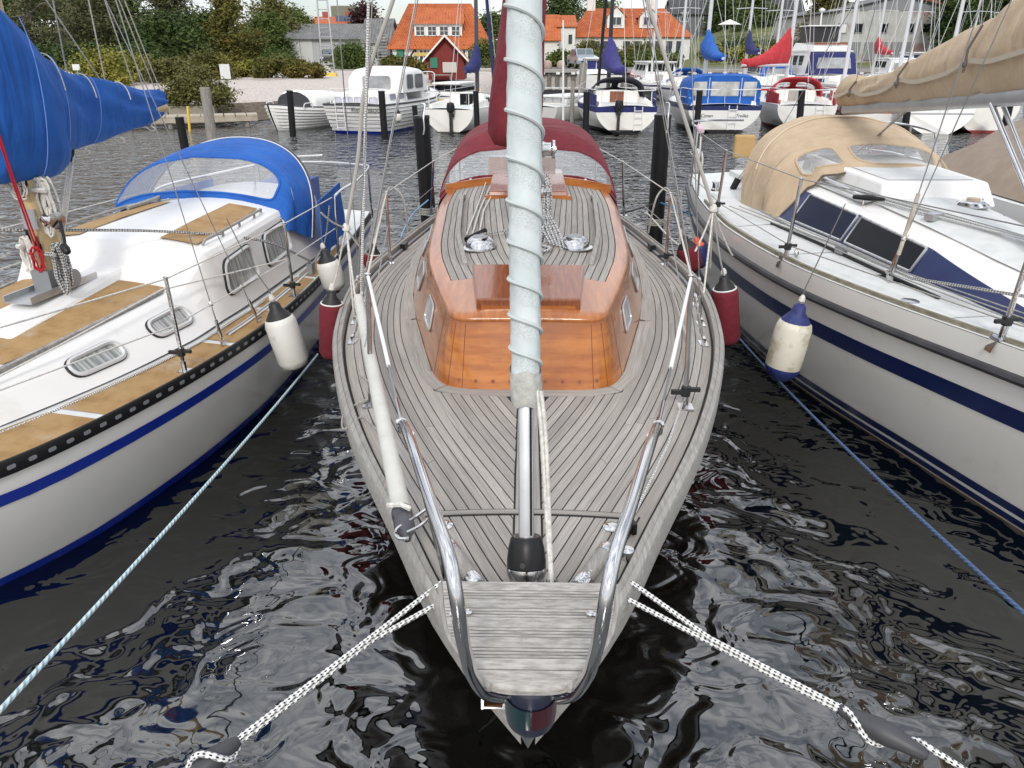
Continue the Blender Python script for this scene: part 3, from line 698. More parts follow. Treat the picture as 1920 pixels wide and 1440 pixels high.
b = MB(); b.box((0, 5.165, 1.54), (.74, .05, .055)); b.build('hatch_sill', mahog, main, smooth=False)
bw = MB(); rows = []
for i in range(33):
    x = lerp(-.80, .80, i / 32); y = 6.02 - .12 * (1 - (x / .8)**2); z = zroof(min(abs(x), .77), 5.95)
    rows.append([(x, y - .012, z - .01), (x, y - .012, z + .075), (x, y + .012, z + .075), (x, y + .012, z - .01)])
bw.loft([r_[::-1] for r_ in rows], caps=True); bw.build('breakwater', mahog, main)
# windows (portlights) in the cabin sides
def cab_side(sd, u, v, off=0):
    i = clamp(u, 0, len(bot) - 1.001); k = int(i); f = i - k; p = bot[k].lerp(bot[k + 1], f).lerp(top[k].lerp(top[k + 1], f), v)
    t = (bot[k + 1] - bot[k]).normalized(); w_ = (top[k] - bot[k]).normalized(); n_ = t.cross(w_).normalized()
    if n_.x < 0: n_ = -n_
    p = p + n_ * off; return Vector((sd * p.x, p.y, p.z))
def u_of(y): 
    for i, p in enumerate(bot):
        if p.y > y and i > 30: return i - 1 + (y - bot[i - 1].y) / (p.y - bot[i - 1].y)
    return len(bot) - 2
for sd in (-1, 1):
    for y0, y1 in ((2.70, 3.02), (3.68, 4.08), (4.7, 5.2)):
        u0, u1 = u_of(y0), u_of(y1); poly = [(0, 0), (1, 0), (1, 1), (0, 1)]
        rp = round_poly([(0 * .32, 0), (.32, 0), (.32, .20), (0, .20)], .035, 4); M2 = lambda off: [cab_side(sd, lerp(u0, u1, a / .32), .34 + b_ / .20 * .36, off) for a, b_ in rp]
        for nm, off, m_, sc in (('window', .006, curtain, 1),):
            P_ = M2(off); c = sum(P_, Vector()) / len(P_); b = MB(); N_ = len(P_); f = [(i, (i + 1) % N_, N_) for i in range(N_)]; b.add(P_ + [c], f if sd < 0 else [q[::-1] for q in f]); wo = b.build(nm, m_, cabin)
            b = MB(); b.tube(M2(off + .001), .007, 8, closed=True); b.build('frame', alu, wo)
for k in range(9):      # wooden plugs along the foot of the cabin front
    x = lerp(-.36, .36, k / 8); yf = interp([(q[0], q[1]) for q in CB[:4]], abs(x)); b = MB(); b.lathe([(.009, 0), (.009, .003), (0, .003)], (x, yf + .012, H.zd(x, yf) + .045), 10, axis=(0, -1, .3)); b.build('plug', mahod, cabin)
for sd in (-1, 1):      # corner post joints
    for u in (17, 25, 40): b = MB(); b.tube([cab_side(sd, u, v / 10, .0005) for v in range(10)], .0016, 4); b.build('corner_joint', mat('joint_brown', (.16, .05, .012), .3, coat=.8), cabin)
# hand rails on the roof
for sd in (-1, 1):
    pts = [(sd * (cab_w(y, CT, 0) - .20), y) for y in [3.15 + i * .1 for i in range(24)]]
    b = MB(); rows = []
    for i, (x, y) in enumerate(pts):
        e = min(i, 23 - i); hgt = .012 + .045 * clamp(e / 2.0); z = zroof(x, y) + .006
        lowz = z if (i % 6 in (0, 1, 5) or e < 2) else z + .028
        rows.append([(x - .016, y, lowz), (x - .014, y, z + hgt), (x + .014, y, z + hgt), (x + .016, y, lowz)])
    b.loft([r_[::-1] for r_ in rows], closed=True, caps=True); b.build('hand_rail', teakb, main, ang=60)
# steel dome ventilators
for x, y in ((-.315, 3.50), (.305, 3.52)):
    z = zroof(x, y) + .006; b = MB(); b.lathe([(.125, 0), (.125, .006), (.100, .012), (.094, .03), (.088, .05), (.060, .072), (.052, .074)], (x, y, z), 28); v_ = b.build('ventilator', steel, main)
    b = MB(); b.lathe([(.052, .072), (.050, .079), (0, .081)], (x, y, z), 20); b.build('vent_cap', alud, v_)
# control lines, clutch and blocks on the roof
for i, x in enumerate((-.40, -.37, -.335)):
    line('control_line', ropew, main, [(x + .03 * i, 5.95, zroof(x, 5.9) + .03), (x - .015, 4.6, zroof(x, 4.6) + .025), (x - .03 + .012 * i, 3.82, zroof(x, 3.8) + .025)], .006, 6)
b = MB(); b.tube([(-.42, 3.66, zroof(-.42, 3.66) + .03), (-.30, 3.83, zroof(-.3, 3.83) + .035)], .020, 8); b.build('turning_block', blkp, main)
for dx in (0, .03): line('halyard_tail', roperg, main, [(-.36 + dx, 3.76, zroof(-.36, 3.8) + .03), (-.06, 3.72 + dx, zroof(0, 3.7) + .06)], .006, 6)
# --- mast, boom, sail cover
b = MB(); rows = []
MY = 3.62
for z in (1.50, 9.5): rows.append([(.055 * math.cos(a), MY + .085 * math.sin(a), z) for a in [6.2832 * i / 20 for i in range(20)]])
b.loft(rows, closed=True, caps=True); mast = b.build('mast', alu, main)
b = MB(); b.box((0, MY, 1.505), (.2, .26, .03)); b.build('mast_step', steel, mast)
b = MB(); b.lathe([(.036, 0), (.036, .02), (.052, .03), (.042, .055), (.042, .085), (.058, .095), (.058, .11), (.02, .11), (.02, .12), (0, .12)], (.055, MY - .03, 2.13), 20, axis=(1, 0, 0)); b.build('winch', steel, mast)
b = MB(); b.tube([(0, MY + .09, 2.22), (0, 6.9, 2.32)], .055, 12); b.build('boom', alu, main)
b = MB(); rows = []
rr_ = random.Random(3)
for j, (z, cx_, w_, y0, y1) in enumerate(((2.15, -.11, .07, -.10, .3), (2.165, -.105, .125, -.16, .8), (2.24, -.10, .165, -.19, 1.8), (2.38, -.085, .165, -.19, 2.0), (2.58, -.065, .155, -.18, 1.4), (2.8, -.045, .14, -.17, .8), (3.1, -.02, .125, -.15, .4), (3.5, 0, .115, -.14, .25), (4.2, 0, .09, -.12, .15))):
    r_ = []
    for i in range(28):
        a = 6.2832 * i / 28; k = 1 + .05 * math.sin(5 * a + j) ; yy = math.sin(a); r_.append((cx_ + w_ * k * math.copysign(abs(math.cos(a))**.8, math.cos(a)), MY + (yy * y1 if yy > 0 else -yy * y0), z + (.12 * clamp(yy) * y1 / 2)))
    rows.append(r_)
b.loft(rows, closed=True, caps=True); b.build('mainsail_cover', redc, main, ang=60)
b = MB()                                              # coiled halyard hanging on the mast
for k in range(7):
    p = []; ox, oy = .085 + rnd.uniform(-.02, .03), MY - .02 + rnd.uniform(-.05, .05); L_ = rnd.uniform(.34, .46)
    for i in range(17): t = 6.2832 * i / 16; p.append((ox + .035 * math.cos(t) + rnd.uniform(-.004, .004), oy + rnd.uniform(-.006, .006), 2.02 - L_ / 2 + L_ / 2 * math.sin(t) - .05))
    b.tube(p, .0065, 5, closed=False)
for k in range(5): b.tube(spline([(.09 + k * .012, MY - .05, 1.72), (.10 + k * .025, MY - .06, 1.62), (.15 + k * .02, MY - .12 - k * .02, zroof(.15, 3.5) + .02)], 4), .0065, 5)
for k in range(3): b.tube(spline([(.06 + .02 * k, MY - .15, zroof(.1, 3.4) + .02), (.14, MY - .20 - .02 * k, zroof(.1, 3.4) + .02), (.10, MY - .30, zroof(.1, 3.4) + .02), (.04, MY - .22, zroof(.1, 3.4) + .02)], 5), .0065, 5)
b.tube([(.085, MY - .09, 1.88), (.14, MY - .03, 1.87), (.085, MY + .05, 1.88), (.04, MY - .03, 1.87), (.085, MY - .09, 1.88)], .014, 6)
b.build('halyard_coil', ropebk, main)
# --- forestay, furler drum and rolled jib in its laced pale cover
F0 = Vector((-.005, .53, 1.16)); F1 = Vector((-.10, 3.55, 8.6)); fdir = (F1 - F0).normalized(); fu = fdir.cross(Vector((1, 0, 0))).normalized(); fw = Vector((1, 0, 0))
fpt = lambda z: F0 + fdir * ((z - F0.z) / fdir.z)
b = MB(); rows = []
for z in (1.30, 8.4):
    c = fpt(z); rows.append([c + fw * (.024 * math.copysign(abs(math.cos(a))**.3, math.cos(a))) + fu * (.028 * math.copysign(abs(math.sin(a))**.3, math.sin(a))) for a in [6.2832 * i / 16 for i in range(16)]])
b.loft(rows, closed=True, caps=True); foil = b.build('forestay_foil', alu, main, ang=50)
b = MB(); b.tube([fpt(1.31) + fw * .015 - fu * .0285, fpt(1.9) + fw * .015 - fu * .0285], .0035, 4); b.build('luff_groove', blkp, foil)
b = MB(); b.lathe([(.062, 0), (.062, .02), (.057, .06), (.050, .088), (.044, .096), (0, .098)], fpt(1.215), 20, axis=fdir); b.build('furler_drum', blkp, main)
b = MB(); b.lathe([(.055, -.05), (.055, -.045), (.064, -.02), (.064, -.002), (.055, 0)], fpt(1.215), 24, axis=fdir); dc_ = b.build('drum_cage', steel, main)
b = MB(); b.lathe([(.009, 0), (.009, .003), (0, .003)], fpt(1.215) + Vector((-.012, -.058, .045)), 10, axis=(0, -1, .3)); b.build('drum_port', greyr, dc_)
zt_, turn, ztab = 1.72, 0.0, []
pitch = lambda z: interp([(1.72, .085), (2.2, .115), (3.3, .19)], z)
while zt_ < 3.3: ztab.append((zt_, turn)); zt_ += .004; turn += .004 / pitch(zt_)
z_of = [(b_, a_) for a_, b_ in ztab]; NT = 190; tmax = z_of[-1][0]
def zat(q):
    k = clamp(int(q / tmax * (len(z_of) - 1)), 0, len(z_of) - 2)
    while k > 0 and z_of[k][0] > q: k -= 1
    while k < len(z_of) - 2 and z_of[k + 1][0] < q: k += 1
    return lerp(z_of[k][1], z_of[k + 1][1], clamp((q - z_of[k][0]) / (z_of[k + 1][0] - z_of[k][0])))
jr = lambda z: interp([(1.72, .044), (1.78, .044), (2.0, .048), (2.4, .053), (3.3, .057)], z)
b = MB(); rows = []
for j in range(NT + 1):
    q = tmax * j / NT; z = zat(q); c = fpt(z); r_ = []
    for i in range(32):
        a = 6.2832 * i / 32; ph = (i / 32 + q) % 1.0
        k = 1 + .07 * (1 - ph) - .03 + .06 * mnoise.noise(Vector((2.2 * math.cos(a), 2.2 * math.sin(a), z * 9))) + .05 * mnoise.noise(Vector((4 * math.cos(a) + z * 16, 4 * math.sin(a) + z * 9, z * 12)))
        r_.append(c + (fw * math.cos(a) + fu * math.sin(a)) * jr(z) * k)
    rows.append(r_)
b.loft(rows, closed=True, caps=True, su=1 / 32, sv=tmax / NT); jc = b.build('jib_cover', jibc, main, ang=80)
b = MB(); pts = []; q = .75
while q < tmax - .2:
    z = zat(q); a = -6.2832 * q; pts.append(fpt(z) + (fw * math.cos(a) + fu * math.sin(a)) * jr(z) * 1.075); q += .04
b.tube(pts, .0066, 6); b.build('lacing_cord', mat('cord_pale', (.47, .51, .50), .85), jc)
b = MB(); rows = []
for d, r0 in ((.03, .030), (.0, .043), (.008, .048), (.05, .050), (.10, .049)): rows.append([fpt(1.695 + d + .018 * math.sin(a) + .008 * math.sin(3 * a)) + (fw * math.cos(a) + fu * math.sin(a)) * r0 * (1 + .05 * math.sin(5 * a + d * 40)) for a in [6.2832 * i / 24 for i in range(24)]])
b.loft(rows, closed=True); b.build('cover_hem', mat('canvas_hem', (.44, .44, .40), .85, c2=(.34, .34, .31), ns=25, bs=30, bd=.01), jc)
for dx in (0, .012): line('jib_sheet', ropew, jc, spline([fpt(1.74) + Vector((.035 + dx, -.03, 0)), fpt(1.6) + Vector((.05 + dx, -.025, 0)), fpt(1.3) + Vector((.068 + dx * .5, -.02, 0)), (.072, .47, 1.20)], 5), .007, 6)
b = MB(); b.tube(spline([(.06, .47, 1.23), (.058, .455, 1.18), (.075, .452, 1.165), (.09, .46, 1.18), (.085, .47, 1.23)], 5), .006, 6); b.lathe([(.012, -.012), (.016, 0), (.012, .012)], (.075, .452, 1.165), 12, axis=(0, 1, .4)); b.build('shackle', steel, main)
# --- pulpit with its teak seat
PL = spline([(-.375, .58, 1.68), (-.365, .545, 1.715), (-.30, .30, 1.775), (-.215, .0, 1.80), (-.165, -.16, 1.795), (-.145, -.222, 1.745), (-.137, -.222, 1.65), (-.132, -.185, 1.55), (-.126, -.135, 1.45), (-.100, -.075, 1.33), (-.05, -.04, 1.285), (0, -.036, 1.28)], 7)
b = MB(); b.tube(PL + [Vector((-p.x, p.y, p.z)) for p in PL[::-1][1:]], .0148, 14); pul = b.build('pulpit', steel, main)
for sd in (-1, 1):
    b = MB(); b.tube(spline([(sd * .325, .42, 1.752), (sd * .295, .50, 1.45), (sd * .268, .60, H.zd(.268, .60) + .01)], 6), .0115, 10); b.build('pulpit_leg', steel, pul)
    b = MB(); b.lathe([(.032, 0), (.032, .006), (.018, .012), (0, .012)], (sd * .305, .91, H.zd(.305, .91) + .001), 14); b.build('leg_base', steel, pul)
def seat_half(y): return interp([(-.13, .070), (-.11, .092), (-.085, .108), (-.05, .130), (0, .165), (.07, .198), (.15, .217), (.262, .235)], y)
ZS = 1.385
b = MB(); b.tube([(-.2, .2, ZS - .03), (.2, .2, ZS - .03)], .010, 8); b.tube([(-.15, .0, ZS - .03), (.15, .0, ZS - .03)], .010, 8); st_ = b.build('seat_frame', steel, main)
y = .262; k = 0; pat = [.016, .0, .036, .006, .006, .006, .006, .036, .006, .006, .006, .036, .006, .006, .006, .036, .006, .006, .006, .006, .006, .036, .006, .006, .006, .042]
ws = []; yy = .262
def slat(y0, y1, dz):
    A = [(lerp(-1, 1, i / 8) * seat_half(y0), y0, ZS + dz) for i in range(9)]; B_ = [(lerp(-1, 1, i / 8) * seat_half(y1), y1, ZS + dz) for i in range(9)]
    b = MB(); b.strip(A, B_, .02); return b.build('seat_slat', teakx, st_, smooth=False)
while yy > -.045:
    big = (k % 2 == 0)
    if big: slat(yy, yy - .034, 0); yy -= .0362
    else:
        for q in range(3): slat(yy, yy - .0078, -.001); yy -= .0112
    k += 1
b = MB(); b.loft([[(-seat_half(q) + .004, q, ZS - .006), (seat_half(q) - .004, q, ZS - .006)] for q in (.26, .15, .05, -.02, -.04)]); b.build('seat_backing', caulk, st_)
nose = MB(); rows = []
for i in range(15):
    a = lerp(-1, 1, i / 14); x = a * (seat_half(yy) + .002); f = 1 - abs(a)**4
    rows.append([(x, yy - .001, ZS), (x * .97, yy - .036 * f - .006, ZS - .002), (x * .95, yy - .046 * f - .008, ZS - .010), (x * .95, yy - .046 * f - .008, ZS - .022), (x, yy - .001, ZS - .022)])
nose.loft(rows[::-1], caps=True); nose.build('seat_nose', teakx, st_)
for sd in (-1, 1):
    b = MB(); b.lathe([(.010, 0), (.010, .004), (0, .006)], (sd * .155, .135, ZS + .003), 12); b.box((sd * .178, .132, ZS + .003), (.05, .013, .004), sd * -.12); b.build('seat_clip', steel, st_)
    b = MB(); b.tube([(sd * (seat_half(.262 - .38 * i / 10) + .004), .262 - .36 * i / 10, ZS - .012) for i in range(11)], .010, 6); b.build('seat_edge', teakb, st_)
# --- stem fitting, navigation light, anchor roller
b = MB(); b.add([(-.072, .11, 1.202), (.072, .11, 1.202), (0, -.024, 1.199), (-.062, .10, 1.10), (.062, .10, 1.10), (0, -.004, 1.07)], [(0, 2, 1), (0, 3, 5, 2), (1, 2, 5, 4), (3, 4, 5)]); sf = b.build('stem_fitting', steel, main, smooth=False)
b = MB(); b.box((-.088, .055, 1.20), (.055, .10, .006)); b.box((-.115, .055, 1.22), (.006, .10, .05)); b.box((-.062, .055, 1.22), (.006, .10, .05)); b.build('roller_cheeks', steel, sf)
b = MB(); b.lathe([(.018, -.022), (.012, 0), (.018, .022)], (-.088, .03, 1.225), 12, axis=(1, 0, 0)); b.build('roller', mat('brass_brown', (.22, .10, .03), .4, .4), sf)
b = MB(); b.lathe([(.056, -.09), (.060, -.08), (.060, -.04), (.058, .03), (.050, .042), (0, .044)], (.005, -.035, 1.30), 24); nl = b.build('navigation_light', mat('light_housing', (.010, .012, .03), .25, coat=.6), main)
for sd, nm, c in ((-1, 'green_lens', (.0, .022, .028)), (1, 'red_lens', (.035, .0, .004))):
    b = MB(); rows = []
    for z in (-.06, -.04, -.02, .0): rows.append([(.005 + .0625 * math.sin(a), -.035 - .0625 * math.cos(a), 1.30 + z) for a in [sd * lerp(.02, 1.45, i / 10) for i in range(11)]])
    b.loft(rows if sd < 0 else [r_[::-1] for r_ in rows]); b.build(nm, mat(nm, c, .12, coat=1), nl)
# --- mooring posts (wood with steel caps), deck fittings at the bow
for sd in (-1, 1):
    z = H.zd(.28, .52) + .035; b = MB(); b.tube([(sd * .172, .555, z), (sd * .262, .72, z)], .027, 14); cl_ = b.build('mooring_bar', teakb, main)
    for p in ((sd * .172, .555, z), (sd * .262, .72, z)):
        b = MB(); b.lathe([(.029, -.02), (.030, .016), (.024, .028), (0, .032)], p, 14, axis=(-sd * .135, -.22, 0) if p[1] < .6 else (sd * .135, .22, 0)); b.build('steel_cap', steel, cl_)
    b = MB(); b.box((sd * .195, .60, z - .03), (.03, .03, .04)); b.box((sd * .24, .68, z - .03), (.03, .03, .04)); b.build('bar_foot', steel, cl_)
b = MB(); b.lathe([(.03, 0), (.03, .012), (.024, .03), (0, .034)], (.34, .745, H.zd(.34, .745)), 16); b.build('deck_cleat_dome', steel, main)
b = MB(); b.box((.345, .87, H.zd(.34, .87) + .03), (.016, .05, .045), .3); b.box((.375, .885, H.zd(.34, .87) + .03), (.016, .05, .045), .3); b.lathe([(.016, -.012), (.016, .012)], (.36, .878, H.zd(.34, .87) + .03), 12, axis=(1, .3, 0)); b.build('furling_block', blkp, main)
line('furling_line', ropechk, main, [(.10, .40, 1.19), (.36, .88, H.zd(.36, .88) + .03), (.62, 1.55, H.zd(.62, 1.5) + .03), (.80, 2.1, H.zd(.8, 2.1) + .03), (.98, 2.9, H.zd(.98, 2.9) + .04), (1.1, 4.2, H.zd(1.1, 4.2) + .04)], .0055, 6)
# --- stanchions and life lines
ST = [((.79, 2.02), (.755, 2.02), .68, .09), ((1.21, 5.05), (1.20, 5.05), .62, None), ((1.10, 7.2), (1.05, 7.2), .60, None)]
tops = {}
for sd in (-1, 1):
    tops[sd] = [Vector((sd * .372, .575, 1.69))]
    for (bx_, by_), (tx, ty), hgt, cl in ST:
        zb = H.zd(bx_, by_); stanchion(main, (sd * bx_, by_, zb), (sd * tx, ty, zb + hgt), cl=(.14 if (cl and sd > 0) or (by_ > 5 and by_ < 6 and sd > 0) else None)); tops[sd].append(Vector((sd * tx, ty, zb + hgt)))
    tops[sd].append(Vector((sd * .85, 8.3, 1.62)))
    T = tops[sd]
    b = MB(); b.tube(T[:2], .0045, 6); b.build('life_line', wire, main)
    b = MB(); b.tube([T[0].lerp(T[1], .30), T[1].lerp(T[0], .02)], .0075, 8); b.build('life_line_sleeve', whitec, main)
    b = MB(); b.tube(T[1:], .0055, 6); b.build('life_line', ropew, main)
    b = MB(); b.tube([Vector((sd * .80, 2.03, 1.38)), Vector((sd * 1.205, 5.05, 1.33)), Vector((sd * 1.07, 7.2, 1.3))], .004, 5); b.build('lower_life_line', ropeg, main)
    b = MB(); c = T[0]; d = (T[1] - T[0]).normalized(); b.tube([c, c + d * .05], .011, 8); b.lathe([(.009, -.016), (.014, 0), (.009, .016)], c + d * .035, 10, axis=(1, 0, 0)); b.tube([c + d * .05, c + d * .19], .0058, 8); b.build('line_tensioner', steel, main)
# --- shrouds, chainplates, the tube-covered lower shrouds and their lashings
for sd in (-1, 1):
    ys = (3.05, 3.45, 3.85)
    for k, (y, zt, ty) in enumerate(((3.02, 5.2, 3.55), (3.42, 9.2, 3.62), (3.88, 5.2, 3.72))):
        x = H.B(y) - .12; base = Vector((sd * x, y, H.zd(x, y))); tp = Vector((sd * .10, ty, zt)); d = (tp - base).normalized()
        line('shroud', wire, main, [base + d * .3, tp], .0038, 6); turnbuckle(main, base, tp, .0085)
        b = MB(); b.box(base + Vector((0, 0, .004)), (.05, .10, .008)); b.tube([base, base + Vector((0, 0, .04))], .008, 6); b.build('chain_plate', steel, main)
x = 1.36
lash = {}
for sd, node_px, top_px, mid in ((1, (1336, 390), (1212, 0), (1262, 165)), (-1, (648, 428), (736, 0), (684, 160))):
    nd_ = PY(*node_px, 5.0); tp = PY(*top_px, 4.95); md = PY(*mid, 4.97); inv = lambda p: Vector((p.x - .041 - (p.y - 1.37) * .0187, p.y - 1.37, p.z)); nd_, tp, md = inv(nd_), inv(tp), inv(md)
    pts = [nd_, tp, tp + (tp - nd_) * .9] if sd > 0 else spline([nd_, nd_.lerp(md, .5) + Vector((.015, 0, 0)), md, tp, tp + (tp - md) * 1.2], 8)
    line('shroud_tube', mat('tube_pvc_grey', (.40, .385, .35), .55), main, pts, .0125, 8)
    if sd < 0: line('flag_halyard', ropechk, main, [inv(PY(690, 0, 4.9)), inv(PY(676, 560, 4.9)), inv(PY(671, 640, 4.7))], .009, 6)
    for k, (px, py) in enumerate(((1318, 548), (1372, 478), (1302, 470), (1330, 500)) if sd > 0 else ((665, 560), (600, 400), (662, 590), (690, 480))):
        line('lashing', ropew if k % 2 == 0 else ropeg, main, sag(nd_, inv(PY(px, py, 4.75 + .1 * k)), .02, 8), .0065, 6)
    b = MB(); b.lathe([(.012, -.03), (.028, -.015), (.026, .01), (.012, .03)], nd_, 10); b.build('lashing_knot', ropew, main)
    # rope ends hanging from the second stanchion
    T = tops[sd][2]; line('rope_tail', ropeg, main, spline([T, T + Vector((-sd * .03, .1, .03)), T + Vector((sd * (-.12 if sd > 0 else -.14), .0, -.05)), T + Vector((-.16 if sd > 0 else .16, .02, -.34))], 6), .008, 6)
    line('rope_tail', ropeg, main, spline([T + Vector((0, 0, .01)), T + Vector((sd * .06, -.02, -.12)), T + Vector((sd * .11, -.04, -.42))], 6), .008, 6)
line('tall_stay', wire, main, [(-1.46, 4.9, 1.1), (-1.46, 5.0, 4.6)], .0045, 5)
# genoa track and cars on the side decks
for sd in (-1, 1):
    b = MB(); A = [(sd * (H.B(y) - .105), y, H.zd(H.B(y) - .1, y) + .015) for y in [4.3 + i * .2 for i in range(14)]]; b.tube(A, .014, 6); b.build('genoa_track', alud, main)
    b = MB(); b.box((sd * (H.B(5.6) - .11), 5.6, H.zd(1.1, 5.6) + .035), (.05, .12, .05), sd * .08); b.build('track_car', blkp, main)
# loose line on the left side deck
line('loose_line', ropeg, main, spline([(-.66, 1.62, H.zd(.66, 1.6) + .02), (-.80, 1.85, H.zd(.8, 1.85) + .02), (-.86, 1.72, H.zd(.8, 1.72) + .02), (-.90, 1.95, H.zd(.9, 1.9) + .02), (-.78, 2.12, H.zd(.7, 2.1) + .02), (-.93, 2.4, H.zd(.9, 2.4) + .02)], 6), .0055, 6)
# --- red sprayhood
def S_main(t, k):
    a = math.pi * t; ca, sa = math.cos(a), math.sin(a); e = lambda v, p: math.copysign(abs(v)**p, v)
    def arch(w_, s_, zb, zt, bulge, p=.75, q=.62): return Vector((-w_ * e(ca, p), s_ + bulge * (1 - sa), zb + (zt - zb) * abs(sa)**q))
    A = arch(.90, 5.98, 1.12, 1.585, .12, .85, .55); B_ = arch(.89, 6.42, 1.12, 1.85, -.04, .72, .60); C_ = arch(.88, 6.78, 1.12, 2.00, -.12, .72, .64); D_ = arch(.88, 7.35, 1.14, 2.04, -.25, .72, .64)
    if k <= 1: return A.lerp(B_, k)
    if k <= 2: return B_.lerp(C_, k - 1) + Vector((0, 0, .05 * math.sin(math.pi * (k - 1)) * sa))
    return C_.lerp(D_, k - 2)
hd = hood(main, S_main, redc, [(.08, .92, .15, .95)], k1=1, kend=3)
for t in (.17, .31, .42, .58, .69, .83):
    p = S_main(t, .09); b = MB(); b.lathe([(.014, 0), (.014, .008), (.006, .010)], p + Vector((0, -.006, .004)), 12, axis=(0, -1, .5)); b.build('snap_button', steel, hd)
# inside the cockpit, seen through the clear window
wedge('cockpit_box', [(-.42, 6.5, 1.2), (.30, 6.5, 1.2), (.30, 6.7, 1.2), (-.42, 6.7, 1.2)], [(-.40, 6.5, 1.72), (.28, 6.5, 1.72), (.28, 6.68, 1.72), (-.40, 6.68, 1.72)], mahox, main)
b = MB(); b.loft([[(x * (H.B(y) - .10), y, H.zd(x, y) + .002) for x in (-1, -.5, 0, .5, 1)] for y in (7.9, 8.2, 8.5, 8.75)]); b.build('aft_deck', teak, main, smooth=False)
b = MB(); b.box((0, 7.2, H.zd(0, 7.2) + .01), (1.1, 1.3, .03)); b.build('cockpit_sole', teakb, main, smooth=False)
for sd in (-1, 1): b = MB(); b.hexa([(sd * .74 - .02, 6.3, .95), (sd * .74 + .02, 6.3, .95), (sd * .56 + .02, 7.9, .95), (sd * .56 - .02, 7.9, .95)], [(sd * .74 - .02, 6.3, 1.30), (sd * .74 + .02, 6.3, 1.30), (sd * .56 + .02, 7.9, 1.18), (sd * .56 - .02, 7.9, 1.18)]); b.build('cockpit_coaming', mahog, main, smooth=False)
for sd in (-1, 1): b = MB(); b.tube(spline([(sd * .85, 8.3, .99), (sd * .85, 8.3, 1.55), (sd * .80, 8.45, 1.62), (sd * .45, 8.75, 1.63), (0, 8.8, 1.63)], 5), .0125, 8); b.build('pushpit', steel, main)

# ================================================================== LEFT SAILBOAT: white hull, brown non-slip deck, blue canvas
lb = thing('sailboat', 'white sailboat with brown non-slip deck, blue sail cover and blue sprayhood', 'sailboat', (-3.70, 1.63, 0), R(-9.8))
zs_l = lambda a: interp([(0, 1.0), (1.7, .86), (2.8, .82), (4, .80), (5.6, .80), (8, .87)], a)
HL = Hull(8.0, [(0, .02), (.6, .42), (1.2, .76), (1.68, .96), (2.14, 1.06), (2.81, 1.15), (3.5, 1.19), (4.06, 1.185), (4.8, 1.12), (5.6, 1.01), (6.6, .85), (8, .60)], zs_l, rake=.9, flare=.20, tr=.5)
HL.hull(cream, lb); HL.deck(deckw, lb, camber=.03)
HL.band('cove_stripe', blue, lb, lambda a: zs_l(a) - .225, lambda a: zs_l(a) - .150, .004)
HL.band('boot_stripe', blue, lb, .0, .075, .004); HL.band('antifouling', mat('antifouling_dark', (.02, .022, .025), .6), lb, -.12, .0, .003)
for sd in (-1, 1):
    b = MB(); az = [8 * (i / 60)**1.1 for i in range(61)]; rows = []
    for a in az:
        p = HL.P(sd, a, 1); rows.append([(p.x + sd * .010, p.y, p.z - .045), (p.x + sd * .012, p.y, p.z + .03), (p.x + sd * .006, p.y, p.z + .036), (p.x - sd * .004, p.y, p.z + .036), (p.x - sd * .008, p.y, p.z - .01)])
    b.loft(rows if sd < 0 else [r_[::-1] for r_ in rows]); tr_ = b.build('toe_rail', blkp, lb, ang=50)
    if sd > 0:
        me = None
        for k in range(44):
            a = 1.3 + k * .105; p = HL.P(1, a, 1); q = HL.P(1, a + .05, 1); d = q - p
            if me is None:
                b = MB(); b.prism(round_poly([(-.022, -.011), (.022, -.011), (.022, .011), (-.022, .011)], .010, 3), 0, .002); me = b.mesh('slot', False); me.materials.append(spot)
            o = bpy.data.objects.new('slot', me); col.objects.link(o); o.parent = tr_; o.location = (p.x + .0115, p.y, p.z - .006); o.rotation_euler = (R(90), 0, math.atan2(d.y, d.x))
def deck_patch(Hh, name, m, parent, rows, dz=.004, camber=.03):
    b = MB(); b.loft([[(lerp(x0, x1, k / 6), a, Hh.zd(lerp(x0, x1, k / 6), a, camber) + dz) for k in range(7)] for a, x0, x1 in rows]); return b.build(name, m, parent)
RL = Roof([(1.0, .25, .15, .92, .925, 0), (1.5, .45, .36, .88, 1.0, .02), (2.1, .63, .49, .87, 1.07, .04), (2.8, .78, .56, .85, 1.10, .05), (3.5, .86, .62, .84, 1.13, .05), (3.70, .86, .63, .84, 1.14, .05), (3.745, .86, .64, .84, 1.15, .052), (3.96, .85, .735, .84, 1.32, .068), (4.0, .85, .74, .84, 1.34, .07), (4.3, .85, .76, .84, 1.36, .08), (5.3, .79, .69, .84, 1.39, .08), (6.3, .75, .62, .84, 1.40, .08)])
tb = lambda s_: RL.at(s_)[0] + .035
for sd in (-1, 1):
    for a0, a1 in ((1.25, 2.28), (2.34, 3.52), (3.58, 4.30), (4.36, 5.25), (5.31, 6.5)):
        n_ = 8; rws = [(lerp(a0, a1, i / n_), sd * (tb(lerp(a0, a1, i / n_)) + (.0 if 0 < i < n_ else .01)), sd * (HL.B(lerp(a0, a1, i / n_)) - .05)) for i in range(n_ + 1)]
        deck_patch(HL, 'nonslip_panel', nonslip, lb, rws if sd > 0 else [(a, x1, x0) for a, x0, x1 in rws])
roofL = RL.build('coachroof', white, lb, [1.0 + i * .1 for i in range(26)] + [3.55, 3.6, 3.65, 3.72, 3.76, 3.8, 3.84, 3.88, 3.92, 3.96, 4.0, 4.05, 4.15] + [4.3 + i * .2 for i in range(11)], .05); roofL.data.set_sharp_from_angle(angle=R(17))
